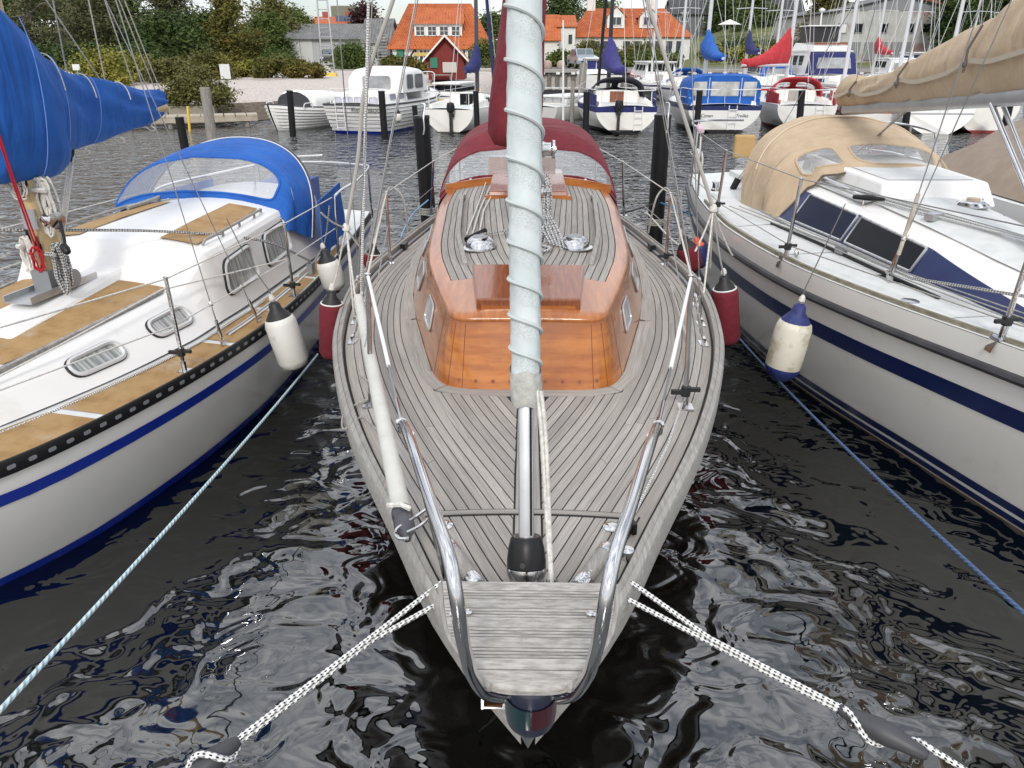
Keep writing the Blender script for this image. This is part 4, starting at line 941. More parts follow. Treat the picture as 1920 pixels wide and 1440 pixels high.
for sd in (-1, 1):
    for poly in ([(2.60, .30), (2.98, .28), (2.98, .66), (2.60, .66)], [(3.28, .32), (3.66, .30), (3.66, .66), (3.28, .66)], [(4.12, .28), (4.66, .30), (4.62, .78), (4.18, .74)], [(4.86, .32), (5.40, .36), (5.38, .80), (4.90, .78)]):
        wn_ = RL.window(roofL, sd, poly, curtain, steel, r=.075 if poly[0][0] < 4 else .07, fr=.016)
RL.patch('nonslip_panel', nonslip, lb, [(2.35, .06, .45), (2.6, .13, .50), (3.0, .15, .54), (3.4, .15, .57), (3.71, .17, .58)]); RL.patch('nonslip_panel', nonslip, lb, [(2.35, -.45, -.06), (2.6, -.50, -.13), (3.0, -.54, -.15), (3.4, -.57, -.15), (3.71, -.58, -.17)])
RL.patch('nonslip_panel', nonslip, lb, [(1.5, -.28, .28), (1.9, -.36, .36), (2.28, -.40, .40)])
for sd in (-1, 1): RL.patch('nonslip_panel', nonslip, lb, [(4.10, sd * .34 if sd > 0 else -.64, .64 if sd > 0 else -.34), (4.6, .32 if sd > 0 else -.62, .62 if sd > 0 else -.32), (5.25, .28 if sd > 0 else -.55, .55 if sd > 0 else -.28)], .006)
for sd in (-1, 1):   # grab rails: forward worn strip and aft handrail
    b = MB(); b.tube([RL.top(sd * (RL.at(y)[1] - .025), y, .008) for y in [1.7 + i * .15 for i in range(14)]], .016, 6); b.build('grab_strip', mat('strip_worn', (.36, .35, .33), .8, c2=(.22, .21, .20), ns=30), lb)
    pts = [RL.top(sd * (RL.at(y)[1] - .07), y, .035) for y in [4.15 + i * .1 for i in range(11)]]; b = MB(); b.tube([RL.top(sd * .67, 4.12, .0)] + pts + [RL.top(sd * .60, 5.2, 0)], .012, 6)
    for y in (4.4, 4.7, 5.0): b.tube([RL.top(sd * (RL.at(y)[1] - .07), y, .035), RL.top(sd * (RL.at(y)[1] - .07), y, -.005)], .012, 6)
    b.build('hand_rail', teakb, lb)
# mast plinth, tabernacle, mast
b = MB(); b.hexa([(-.22, 2.45, 1.10), (.22, 2.45, 1.10), (.17, 3.86, 1.12), (-.17, 3.86, 1.12)], [(-.14, 2.52, 1.17), (.14, 2.52, 1.17), (.11, 3.80, 1.245), (-.11, 3.80, 1.245)]); o = b.build('mast_plinth', white, lb, smooth=False); md = o.modifiers.new('bev', 'BEVEL'); md.width = .02; md.segments = 3
b = MB(); b.box((.0, 3.1, 1.225), (.20, .62, .012)); b.box((-.095, 3.1, 1.245), (.012, .62, .04)); b.box((.095, 3.1, 1.245), (.012, .62, .04)); b.build('mast_track', alu, lb)
b = MB(); b.box((0, 3.13, 1.30), (.13, .22, .14)); 
for k in range(3): b.lathe([(.06, -.006), (.06, .006)], (.085 + .018 * k, 3.17, 1.29), 16, axis=(1, 0, 0))
b.build('mast_heel', alud, lb)
b = MB(); b.loft([[(.072 * math.cos(a), 3.15 + .095 * math.sin(a), z) for a in [6.2832 * i / 20 for i in range(20)]] for z in (1.36, 10)], closed=True, caps=True); mastL = b.build('mast', gold, lb)
for o in [c for c in bpy.data.objects if c.parent == lb and c.name.split('.')[0] in ('mast', 'mast_heel', 'mast_track', 'mast_plinth')]: o.location = (.07, .16, .02)
def cleat(parent, p, ax=(0, 0, 1), m=blkp, L_=.15):
    p, ax = Vector(p), Vector(ax); b = MB(); b.tube([p - ax * L_ / 2, p - ax * L_ / 5, p + ax * L_ / 5, p + ax * L_ / 2], [.006, .013, .013, .006], 6); b.box(p + Vector((0, .02, 0)), (.02, .035, .04)); return b.build('cleat', m, parent)
cleat(mastL, (.02, 3.045, 1.52)); cleat(mastL, (-.085, 3.10, 1.55)); cleat(mastL, (.03, 3.045, 1.93)); cleat(mastL, (-.03, 3.045, 1.93))
b = MB(); b.box((.0, 3.058, 1.70), (.10, .01, .13)); b.build('winch_plate', alu, mastL)
b = MB(); b.lathe([(.04, 0), (.04, .02), (.052, .03), (.04, .05), (.04, .085), (.055, .10), (.055, .115), (.02, .12), (0, .12)], (.06, 3.12, 1.69), 20, axis=(1, -.25, 0)); b.build('winch', steel, mastL)
b = MB(); b.tube([(.19, 3.09, 1.69), (.24, 3.03, 1.60), (.26, 3.0, 1.55)], .010, 8); b.lathe([(.0, -.05), (.024, -.03), (.028, 0), (.02, .03), (0, .04)], (.27, 2.985, 1.535), 10, axis=(.6, -.3, -.6)); b.build('winch_handle', blkp, mastL)
rl_ = random.Random(8)
def coil(name, m, parent, c, L_, n_, r=.007, w_=.05):
    b = MB()
    for k in range(n_):
        ox, oy = rl_.uniform(-w_, w_), rl_.uniform(-w_ * .6, w_ * .6); l = L_ * rl_.uniform(.85, 1.1); b.tube([(c[0] + ox + .035 * math.cos(t) + rl_.uniform(-.006, .006), c[1] + oy + rl_.uniform(-.008, .008), c[2] - l / 2 + l / 2 * math.sin(t)) for t in [6.2832 * i / 16 for i in range(17)]], r, 5)
    b.tube([(c[0] - w_, c[1] - .04, c[2] - L_ * .2), (c[0] + w_, c[1] - .05, c[2] - L_ * .2)], r * 1.6, 5); return b.build(name, m, parent)
coil('rope_coil', ropew, mastL, (.10, 3.12, 1.95), .34, 9, .009, .06); coil('rope_coil', roperg, mastL, (.13, 3.05, 1.55), .30, 6, .010, .035); coil('rope_coil', ropew, mastL, (-.09, 3.06, 1.58), .25, 4, .010, .02); coil('rope_coil', ropew, mastL, (0.0, 3.03, 1.97), .13, 6, .006, .03)
coil('rope_coil', roper, mastL, (.02, 3.02, 1.53), .16, 3, .006, .015)
for dx in (-.012, .012): line('red_halyard', roper, mastL, [(.02 + dx, 3.04, 1.50), (.10 + dx * .6, 2.90, 1.98), (.155 + dx * .3, 2.80, 2.6), (.17, 2.79, 4.2)], .006, 6)
for x in (-.05, -.035, .03): line('halyard', ropew, mastL, [(x, 3.02, 1.90), (x * .9, 2.86, 2.0), (x * .8, 2.78, 2.6), (x * .6, 2.77, 4.0)], .005, 5)
# boom with blue cover
rod('boom', gold, lb, (0, 3.25, 2.12), (-.02, 4.98, 2.28), .05, 10)
b = MB(); rows = []
cs = [(2.975, 2.05, 3.3, .05), (3.02, 1.97, 3.28, .11), (3.12, 1.95, 3.22, .145), (3.35, 1.95, 2.95, .165), (3.60, 1.965, 2.70, .15), (3.63, 2.05, 2.68, .145), (3.85, 2.075, 2.60, .135), (4.1, 2.10, 2.54, .125), (4.35, 2.12, 2.50, .115), (4.6, 2.15, 2.46, .105), (4.85, 2.19, 2.42, .09), (5.0, 2.23, 2.40, .065), (5.06, 2.28, 2.37, .025)]
for j in range(61):
    s_ = lerp(2.975, 5.06, j / 60); z0_, z1_, w_ = [interp([(q[0], q[k]) for q in cs], s_) for k in (1, 2, 3)]; r_ = []
    for i in range(28):
        a = 6.2832 * i / 28; n_ = .014 * mnoise.noise(Vector((s_ * 5.0 + 2.2 * math.sin(a), math.sin(a) * 2.4, math.cos(a) * 2))) + .010 * math.sin(s_ * 9 + 7 * math.sin(a))
        r_.append((.065 * clamp((3.95 - s_) / .5) - .02 * (s_ - 3) + (w_ * lerp(1, .78, clamp((s_ - 3.5) / .4)) + .035 * clamp((3.95 - s_) / .5) + n_) * math.copysign(abs(math.cos(a))**.75, math.cos(a)), s_, (z0_ + z1_) / 2 + (z1_ - z0_) / 2 * math.sin(a) * (1 + .15 * (math.sin(a) < 0) * 0) + n_ * .8))
    rows.append(r_)
b.loft([r_[::-1] for r_ in rows], closed=True, caps=True); cvL = b.build('sail_cover', bluec, lb, ang=70)
for s_ in (3.62, 4.02, 4.42): 
    z0_, z1_, w_ = [interp([(q[0], q[k]) for q in cs], s_) for k in (1, 2, 3)]
    b = MB(); ox_ = .10 * clamp((3.95 - s_) / .5); b.tube([(ox_ + (w_ + .012) * math.copysign(abs(math.cos(a))**.75, math.cos(a)) - .02 * (s_ - 3), s_ + .03 * math.sin(a), (z0_ + z1_) / 2 + (z1_ - z0_) / 2 * 1.02 * math.sin(a)) for a in [R(20) + R(70) * i / 8 for i in range(9)]], .004, 5); b.build('cover_strap', ropew, cvL)
for s_ in (3.9, 4.3, 4.7):
    z0_ = interp([(q[0], q[1]) for q in cs], s_); b = MB(); b.tube(spline([(.03, s_, z0_ + .0), (.05, s_ + .02, z0_ - .03), (.0, s_ + .03, z0_ - .04), (-.03, s_, z0_)], 4), .006, 5); b.build('cover_tie', ropew, cvL)
for s_, a0_, a1_ in ((3.62, -80, 80), (3.35, -85, 60), (4.05, -70, 70)):   # sewn seams
    z0_, z1_, w_ = [interp([(q[0], q[k]) for q in cs], s_) for k in (1, 2, 3)]
    b = MB(); ox_ = .10 * clamp((3.95 - s_) / .5); b.tube([(ox_ + (w_ + .006) * math.copysign(abs(math.cos(a))**.75, math.cos(a)) - .02 * (s_ - 3), s_ + .05 * math.sin(a), (z0_ + z1_) / 2 + (z1_ - z0_) / 2 * 1.005 * math.sin(a)) for a in [R(lerp(a0_, a1_, i / 14)) for i in range(15)]], .0035, 4); b.build('cover_seam', mat('seam_pale_blue', (.12, .24, .62), .8), cvL)
# kicker tackle and lazy jacks, topping lift
for dx in (-.015, .0, .015): line('kicker_line', ropew, lb, [(.10 + dx, 3.30, 1.36), (.02 + dx, 3.78, 2.05)], .008, 6)
b = MB(); b.tube([(.02, 3.76, 2.0), (.02, 3.79, 2.12)], .022, 8); b.build('kicker_block', blkp, lb)
b = MB(); pts = [(.12 + .028 * math.cos(t) - .0035 * t * .3, 3.26 + .028 * math.sin(t), 1.33 + t * .0021) for t in [k * .35 for k in range(220)]]; b.tube(pts, .006, 5); b.build('wrapped_rope', ropew, lb)
for pxa, pxb, s0, s1 in (((118, 152), (88, 0), 4.1, 3.6), ((186, 162), (75, 0), 4.2, 3.4), ((188, 160), (155, 0), 4.2, 3.9), ((245, 175), (185, 0), 4.6, 4.1), ((285, 180), (212, 0), 5.0, 4.4), ((300, 195), (222, 0), 5.0, 4.4), ((45, 110), (0, 35), 3.5, 3.2)):
    A = PY(*pxa, 1.644 + s0 * .986 + .1); B_ = PY(*pxb, 1.644 + s1 * .986 + .1); cz, sz = math.cos(R(9.5)), math.sin(R(9.5))
    inv = lambda p: Vector(((p.x + 3.728) * cz - (p.y - 1.644) * sz, (p.x + 3.728) * sz + (p.y - 1.644) * cz, p.z)); A, B_ = inv(A), inv(B_)
    line('lazy_jack', ropew, lb, [A, B_, B_ + (B_ - A) * .8], .0045, 5)
# sprayhood
def S_left(t, k):
    a = math.pi * t; ca, sa = math.cos(a), math.sin(a); e = lambda v, p: math.copysign(abs(v)**p, v)
    def arch(w_, s_, zb, zt, bulge, p=.75, q=.62): return Vector((-w_ * e(ca, p), s_ + bulge * (1 - sa), zb + (zt - zb) * abs(sa)**q))
    A = arch(.88, 5.42, 1.20, 1.485, -.08, .95, .75); B_ = arch(.90, 5.85, 1.18, 1.85, -.40, .82, .66); C_ = arch(.92, 6.40, 1.04, 1.93, -.62, .92, .80)
    o_ = Vector((-.12, 0, -.03 * sa)) 
    if k <= 1: return A.lerp(B_, k) + Vector((0, -.05 * math.sin(math.pi * k) * sa, .02 * math.sin(math.pi * k))) + o_
    return B_.lerp(C_, k - 1) + Vector((0, 0, .03 * math.sin(math.pi * (k - 1)) * sa)) + o_
hl_ = hood(lb, S_left, bluec, [(.09, .80, .15, .90)], k1=1, kend=2)
b = MB(); b.tube([S_left(i / 40, 2.0) + Vector((0, .005, .006)) for i in range(41)], .012, 6); b.build('hood_edge', greyr, hl_)
b = MB(); b.tube([S_left(i / 40, 1.93) + Vector((0, .0, .008)) for i in range(41)], .006, 5); b.build('hood_piping', whitec, hl_)
b = MB(); b.tube([S_left(i / 40, 0) + Vector((0, -.012, -.004)) for i in range(2, 39)], .012, 6); b.build('hood_base_rail', alud, hl_)
for i in range(9): 
    b = MB(); b.lathe([(.007, 0), (.007, .006), (0, .007)], S_left(.1 + i * .1, .0) + Vector((0, -.018, .008)), 8, axis=(0, -1, .3)); b.build('snap_button', steel, hl_)
# inside: tiller bar, companionway
rod('hood_bow', whitec, lb, (.02, 6.25, 1.2), (.02, 6.25, 1.62), .010, 6); line('hood_bow', whitec, lb, spline([(.02, 6.25, 1.62), (.12, 6.35, 1.70), (.62, 6.6, 1.72)], 6), .010, 6)
b = MB(); b.box((-.05, 7.0, 1.13), (.5, .8, .5)); b.build('cockpit_cover', mat('cover_blue_grey', (.05, .09, .26), .8), lb, smooth=False)
b = MB(); b.box((-.50, 7.0, .95), (.30, 1.4, .22)); b.build('cockpit_coaming', white, lb, smooth=False); b = MB(); b.box((.40, 6.8, .94), (.24, 1.0, .18)); b.build('cockpit_coaming', white, lb, smooth=False)
# weather cloths
for sd, x0, x1, s0, s1 in ((1, .90, .66, 5.75, 6.9), (-1, 1.0, .85, 5.55, 6.9)):
    b = MB(); rows = []
    for i in range(21):
        s_ = lerp(s0, s1, i / 20); x = sd * lerp(x0, x1, i / 20); w_ = .018 * math.sin(s_ * 14)
        rows.append([(x + w_ * sd + .01 * sd, s_, .86), (x + w_ * .6 + .014 * sd, s_, 1.05), (x - w_ * .4 + .006 * sd, s_, 1.25), (x, s_, 1.40), (x - .012 * sd, s_, 1.40), (x - .012 * sd, s_, .86)])
    b.loft(rows, closed=True, caps=True); b.build('weather_cloth', bluec, lb, ang=60)
# stanchions, pushpit, life lines
TL = {}
for sd in (-1, 1):
    TL[sd] = []
    for x, s_, cl in ((1.10, 1.35, None), (1.10, 3.02, .22), (1.06, 4.72, .16)):
        x = min(x, HL.B(s_) - .045); zb = HL.zd(x, s_, .03); stanchion(lb, (sd * x, s_, zb), (sd * (x - .01), s_, zb + .62), cl=cl if sd > 0 else None); TL[sd].append(Vector((sd * (x - .01), s_, zb + .615)))
    T = TL[sd] + [Vector((sd * .98, 5.9, 1.42))]; line('life_line', ropew, lb, T, .0055, 6); line('life_line', ropew, lb, [Vector((p.x, p.y, p.z - .30)) for p in T], .005, 6)
    pp = spline([(sd * .97, 5.95, .84), (sd * .97, 5.98, 1.32), (sd * .96, 6.1, 1.43), (sd * .88, 6.9, 1.44), (sd * .70, 7.7, 1.45), (sd * .55, 7.9, 1.45), (0, 8.0, 1.46)], 6); b = MB(); b.tube(pp, .013, 8); b.build('pushpit', steel, lb)
    rod('pushpit_leg', steel, lb, (sd * .70, 7.7, .86), (sd * .70, 7.7, 1.45), .012, 8)
# shrouds
for sd in (-1, 1):
    for (x, s_), (tz, ts) in (((1.10, 3.50), (9.3, 3.15)), ((1.10, 4.02), (5.4, 3.2))):
        base = Vector((sd * x, s_, HL.zd(x, s_, .03))); tp = Vector((sd * .08, ts, tz)); d = (tp - base).normalized(); line('shroud', wire, lb, [base + d * .3, tp], .0038, 6); turnbuckle(lb, base, tp, .010)
line('jib_sheet', roperg, lb, spline([(-.35, 2.75, 1.74), (.0, 3.35, 1.62), (.42, 4.05, 1.475), (.82, 4.75, 1.26), (.93, 5.36, .94)], 5) + [Vector((.93, 5.40, .88))], .010, 6)
b = MB(); b.box((.93, 5.38, .86), (.05, .09, .10), .1); b.build('sheet_block', alud, lb)
line('sheet_tail', roperg, lb, spline([(.93, 5.45, .9), (.90, 5.8, 1.0), (.86, 6.1, 1.3)], 5), .009, 6)
line('deck_rope', ropechk, lb, [(tb(s_) + .03, s_, HL.zd(.9, s_, .03) + .012) for s_ in [1.3 + .2 * i for i in range(17)]], .0065, 6)
for dx in (0, .03): line('genoa_track', alu if dx else whitec, lb, [(HL.B(s_) - .16 - dx, s_, HL.zd(1, s_, .03) + .012) for s_ in [3.7 + i * .2 for i in range(10)]], .009, 5)
b = MB(); b.tube(spline([(-.55, 5.0, 1.44), (-.50, 5.3, 1.46), (-.58, 5.6, 1.45)], 5), .02, 6); b.build('rolled_line', ropeg, lb)
line('bow_line', ropew, lb, [(.35, 1.25, .98), (.62, 2.6, 1.13), (.70, 3.5, 1.20), (1.04, 4.72, 1.12)], .006, 6)

# ================================================================== RIGHT SAILBOAT: white with navy stripes, beige canvas
rbt = thing('sailboat', 'white sailboat with navy stripes, blue tinted windows and beige canvas hood', 'sailboat', (3.45, 1.9, 0), 0)
zs_r = lambda a: interp([(0, 1.34), (1.6, 1.24), (3, 1.20), (5.2, 1.18), (8.2, 1.22)], a)
HR = Hull(8.2, [(0, .02), (.7, .31), (1.4, .56), (2.1, .79), (2.8, 1.03), (3.5, 1.23), (4.0, 1.325), (4.7, 1.40), (5.4, 1.43), (6.8, 1.34), (8.2, 1.12)], zs_r, rake=1.1, flare=.24, tr=-.2)
HR.hull(cream, rbt); HR.deck(deckw, rbt, camber=.04)
HR.band('hull_stripe', navy, rbt, lambda a: zs_r(a) - .50, lambda a: zs_r(a) - .365, .004)
HR.band('boot_stripe', navy, rbt, .10, .17, .004); HR.band('boot_stripe', navy, rbt, .015, .07, .004); HR.band('waterline_strip', mat('pale_strip', (.50, .42, .32), .6), rbt, -.005, .012, .003)
for sd in (-1, 1):
    b = MB(); b.tube([HR.P(sd, a, (zs_r(a) - .175) / zs_r(a), .012) for a in [8.2 * i / 50 for i in range(51)]], .030, 8); b.build('rub_rail', greyr, rbt)
    for k, (a0, a1) in enumerate(((.8, 1.98), (2.08, 4.0), (4.02, 6.4))):
        b = MB(); rows = []
        for i in range(17):
            a = lerp(a0, a1, i / 16); p = HR.P(sd, a, 1); x = p.x - sd * .045; rows.append([(x - .014, p.y, p.z - .01), (x - .012, p.y, p.z + .03), (x + .012, p.y, p.z + .03), (x + .014, p.y, p.z - .01)])
        b.loft([r_[::-1] for r_ in rows], closed=True, caps=True); b.build('toe_rail', mat('old_teak_rail', (.16, .14, .10), .85, c2=(.26, .24, .18), ns=8, st=(6, 1, 6), bs=20, bd=.004), rbt)
RR_ = Roof([(1.0, .20, .10, 1.27, 1.275, 0), (1.6, .32, .22, 1.25, 1.29, .02), (2.3, .46, .32, 1.23, 1.35, .05), (2.9, .53, .42, 1.225, 1.41, .07), (3.4, .60, .48, 1.22, 1.455, .08), (4.4, .72, .57, 1.215, 1.50, .10), (5.3, .85, .66, 1.21, 1.53, .11), (6.4, .90, .70, 1.21, 1.55, .11)])
roofR = RR_.build('coachroof', white, rbt, [1.0 + i * .15 for i in range(37)], .06)
for sd in (-1, 1):
    for a0, a1 in ((1.2, 2.35), (2.40, 4.0), (4.05, 5.1), (5.15, 6.6)):
        rws = [(lerp(a0, a1, i / 6), sd * (RR_.at(lerp(a0, a1, i / 6))[0] + .06), sd * (HR.B(lerp(a0, a1, i / 6)) - .10)) for i in range(7)]
        deck_patch(HR, 'nonslip_panel', greyp, rbt, rws if sd > 0 else [(a, x1, x0) for a, x0, x1 in rws], .004, .04)
    # navy side panel with two tinted windows
    def sheet(poly, name, m, off, r=.05, parent=roofR):
        y0, y1 = poly[0][0], poly[1][0]; b = MB(); rows = []
        for i in range(13):
            u = i / 12; va, vb = lerp(poly[0][1], poly[1][1], u), lerp(poly[3][1], poly[2][1], u); rows.append([RR_.side(sd, lerp(y0, y1, u), lerp(va, vb, k / 3), off) for k in range(4)])
        b.loft(rows if sd > 0 else [q[::-1] for q in rows]); return b.build(name, m, parent)
    for y0, y1 in ((1.75, 3.28), (3.28, 4.3), (4.3, 5.55)):
        sheet([(y0 + .001, .06), (y1, .06), (y1, .90), (y0 + .001, .90 if y0 > 2 else .35)], 'side_panel', navy, .006, .001 if y0 > 2 else .06)
    for y0, y1, m_ in ((3.34, 4.24, pane), (4.30, 5.14, panel_blue)):
        wnd = sheet([(y0, .16), (y1, .16), (y1 + .0, .84), (y0, .84)], 'window', m_, .011, .03)
        b = MB(); pp = [RR_.side(sd, y, v, .012) for y, v in round_poly([(y0, .12), (y1, .12), (y1, .87), (y0, .87)], .03, 3)]; b.tube(pp, .011, 6, closed=True); fo = b.build('frame', alu, wnd)
        for i in range(8):
            for v in (.12, .87):
                b = MB(); b.lathe([(.005, 0), (.005, .003), (0, .004)], RR_.side(sd, lerp(y0 + .05, y1 - .05, i / 7), v, .024), 6, axis=(sd, 0, .6)); b.build('screw', alud, wnd)
# roof panels, hatch garage, ventilator, handles
RR_.patch('nonslip_panel', greyp, rbt, [(2.3, -.16, .16), (2.9, -.28, .28), (3.6, -.36, .36), (4.35, -.42, .42)], .005)
RR_.patch('nonslip_panel', greyp, rbt, [(4.45, -.50, -.34), (5.3, -.58, -.40)], .005)
b = MB(); b.hexa([(-.36, 4.42, 1.55), (.62, 4.42, 1.50), (.60, 6.1, 1.56), (-.46, 6.1, 1.56)], [(-.33, 4.52, 1.70), (.56, 4.52, 1.70), (.54, 6.1, 1.74), (-.42, 6.1, 1.74)]); o = b.build('hatch_garage', white, rbt, smooth=False); md = o.modifiers.new('bev', 'BEVEL'); md.width = .03; md.segments = 4
b = MB(); b.add([(-.26, 4.60, 1.706), (.48, 4.60, 1.706), (.46, 6.0, 1.743), (-.34, 6.0, 1.743)], [(0, 1, 2, 3)]); b.build('nonslip_panel', greyp, rbt, smooth=False)
p = RR_.top(.22, 4.12, .006); b = MB(); b.lathe([(.13, 0), (.13, .008), (.10, .03), (.085, .04), (.05, .042), (.045, .05), (0, .05)], p, 26); vo = b.build('ventilator', steel, rbt)
for i in range(10):
    a = 6.2832 * i / 10; b = MB(); b.lathe([(.012, 0), (.012, .002), (0, .003)], p + Vector((.108 * math.cos(a), .108 * math.sin(a), .022)), 8, axis=(math.cos(a) * .6, math.sin(a) * .6, 1)); b.build('vent_hole', blk, vo)
b = MB(); b.lathe([(.05, .045), (.05, .062), (0, .064)], p, 16); b.build('vent_knob', mat('vent_tan', (.45, .36, .26), .6), vo)
for sd in (-1, 1): line('hand_rail', steel, rbt, spline([RR_.top(sd * .50, 4.45, 0), RR_.top(sd * .50, 4.47, .05), RR_.top(sd * .52, 4.6, .07), RR_.top(sd * .55, 5.2, .07), RR_.top(sd * .56, 5.35, .05), RR_.top(sd * .56, 5.37, 0)], 5), .013, 8)
# lines on the roof and deck
for k in range(4): line('halyard_tail', roperg if k % 2 else ropechk, rbt, [RR_.top(-.54 + .02 * k, 5.3, .03), RR_.top(-.42 + .025 * k, 4.4, .03), RR_.top(-.26 + .03 * k, 3.75, .03), RR_.top(.05 + .02 * k, 3.0, .05)], .008, 6)
b = MB(); b.box(RR_.top(-.27, 3.75, .03), (.14, .07, .05), .5); b.build('rope_organiser', alu, rbt)
b = MB(); b.tube([RR_.top(-.54, 4.55, .05), RR_.top(-.48, 4.40, .06), RR_.top(-.40, 4.30, .05)], [.02, .026, .012], 8); b.build('winch_handle', blkp, rbt)
trk = lambda a, d=.0: Vector((-(RR_.at(a)[0] + .17 + d), a, HR.zd(RR_.at(a)[0] + .17, a, .04) + .015))
line('genoa_track', blkp, rbt, [trk(2.75 + i * .2) for i in range(13)], .013, 6)
b = MB(); b.box(trk(3.95) + Vector((0, 0, .03)), (.05, .10, .06), .2); b.build('track_car', alud, rbt)
line('jib_sheet', roperg, rbt, [trk(5.5) + Vector((0, 0, .06)), trk(4.6) + Vector((0, 0, .03)), trk(3.97) + Vector((0, 0, .05)), (-.75, 3.0, 1.30), (-.50, 2.2, 1.42), (-.2, 1.4, 1.5)], .010, 6)
for k in range(3): line('deck_line', ropeg, rbt, [(-1.20 + .1 * k, 5.9, 1.24), (-.95 + .05 * k, 4.6, 1.26), (-.80 + .06 * k, 3.2, 1.28), (-.45 + .1 * k, 1.6, 1.30)], .0045, 5)
b = MB(); b.lathe([(.06, 0), (.06, .006), (.03, .01), (0, .01)], (-.86, 2.75, HR.zd(.86, 2.75, .04)), 16); b.build('deck_filler', steel, rbt)
cleat(rbt, (-1.17, 3.98, HR.zd(1.17, 3.98, .04) + .03), (.3, 1, 0), steel, .12)
# boom, cover, kicker
rod('mast', alu, rbt, (0, 2.85, 1.4), (0, 2.75, 10), .075, 14)
b = MB(); A = Vector((.02, 6.38, 2.155)); B_ = Vector((0, 2.95, 2.48)); rows = []
for t in (0, .02, 1):
    c = A.lerp(B_, t); k = .86 if t == 0 else 1; rows.append([c + Vector((.045 * k * math.copysign(abs(math.cos(a))**.6, math.cos(a)), 0, .065 * k * math.copysign(abs(math.sin(a))**.6, math.sin(a)))) for a in [6.2832 * i / 20 for i in range(20)]])
b.loft(rows, closed=True, caps=True); bo = b.build('boom', alu, rbt, ang=50)
b = MB(); b.box(A + Vector((0, .012, 0)), (.085, .02, .12)); b.build('boom_end', mat('end_red', (.12, .02, .02), .5), bo)
b = MB(); rows = []
cs = [(6.40, .03, .10), (6.36, .13, .30), (6.2, .13, .33), (5.8, .12, .28), (5.4, .13, .31), (5.0, .15, .40), (4.6, .155, .47), (4.2, .165, .56), (3.8, .17, .66), (3.4, .18, .78), (3.0, .18, .92), (2.7, .14, 1.05)][::-1]
for j in range(71):
    s_ = lerp(6.40, 2.7, j / 70); w_, hh = [interp([(q[0], q[k]) for q in cs], s_) * .9 for k in (1, 2)]; t = (6.38 - s_) / (6.38 - 2.95); zb = lerp(A.z, B_.z, t) + .02; r_ = []
    tie = min(abs(s_ - q) for q in (5.95, 4.95, 3.95)); pinch = 1 - .10 * math.exp(-(tie / .05)**2)
    for i in range(26):
        a = 6.2832 * i / 26; n_ = .016 * mnoise.noise(Vector((s_ * 3.2 + 2.5 * math.sin(a), math.sin(a) * 2 + 5, math.cos(a) * 2))) + .010 * math.sin(s_ * 7.5 + 6 * math.sin(a)) * math.sin(s_ * 2)
        sw = 1.0 - .28 * clamp(math.sin(a)); r_.append((.0 + (w_ * sw * pinch + n_) * math.copysign(abs(math.cos(a))**.8, math.cos(a)), s_, zb + hh * .5 + hh * .5 * math.sin(a) * pinch + n_))
    rows.append(r_)
b.loft(rows, closed=True, caps=True); cvR = b.build('sail_cover', beige, rbt, ang=70)
b = MB(); pts = []
for j in range(60):
    s_ = lerp(6.3, 2.9, j / 59); w_, hh = [interp([(q[0], q[k]) for q in cs], s_) for k in (1, 2)]; t = (6.38 - s_) / 3.43; tie = min(abs(s_ - q) for q in (5.95, 4.95, 3.95)); up = .05 * math.exp(-(tie / .18)**2)
    pts.append([(-(w_ + .012), s_, lerp(A.z, B_.z, t) + .02 + hh * .30 + up - .022), (-(w_ + .013), s_, lerp(A.z, B_.z, t) + .02 + hh * .30 + up + .012)])
b.loft(pts); b.build('cover_reinforcement', mat('canvas_tape', (.46, .40, .31), .85), cvR)
for q in (5.95, 4.95, 3.95):
    w_, hh = [interp([(z[0], z[k]) for z in cs], q) for k in (1, 2)]; t = (6.38 - q) / 3.43; z_ = lerp(A.z, B_.z, t)
    b = MB(); b.tube([(-(w_ + .018), q, z_ + .02 + hh * .25), (-(w_ + .022), q, z_ + .02 + hh * .5), (-(w_ * .75), q, z_ + .02 + hh * .75)], .010, 6); b.lathe([(.0, -.025), (.02, -.01), (.02, .012), (0, .025)], (-(w_ + .025), q, z_ + .02 + hh * .34), 8); b.build('cover_tie', mat('tie_dark', (.10, .085, .07), .8), cvR)
    line('lazy_jack', wire, rbt, [(-(w_ * .8), q, z_ + hh * .75), (-.15, q - .5, z_ + hh + 1.6), (-.08, 2.9, 7)], .0035, 5)
rod('kicker', steel, rbt, (-.03, 3.78, 2.36), (-.03, 2.85, 1.62), .02, 10); rod('kicker', steel, rbt, (.05, 3.78, 2.36), (.05, 2.9, 1.62), .016, 10)
for k in range(3): line('mainsheet', ropew if k else ropeg, rbt, [(-.02 + .03 * k, 6.28, 2.10), (-1.15 + .1 * k, 6.35, 1.34)] if k < 0 else [(.0, 5.0 + .05 * k, 2.24), (.35 + .06 * k, 6.9, 1.55)], .008, 6)
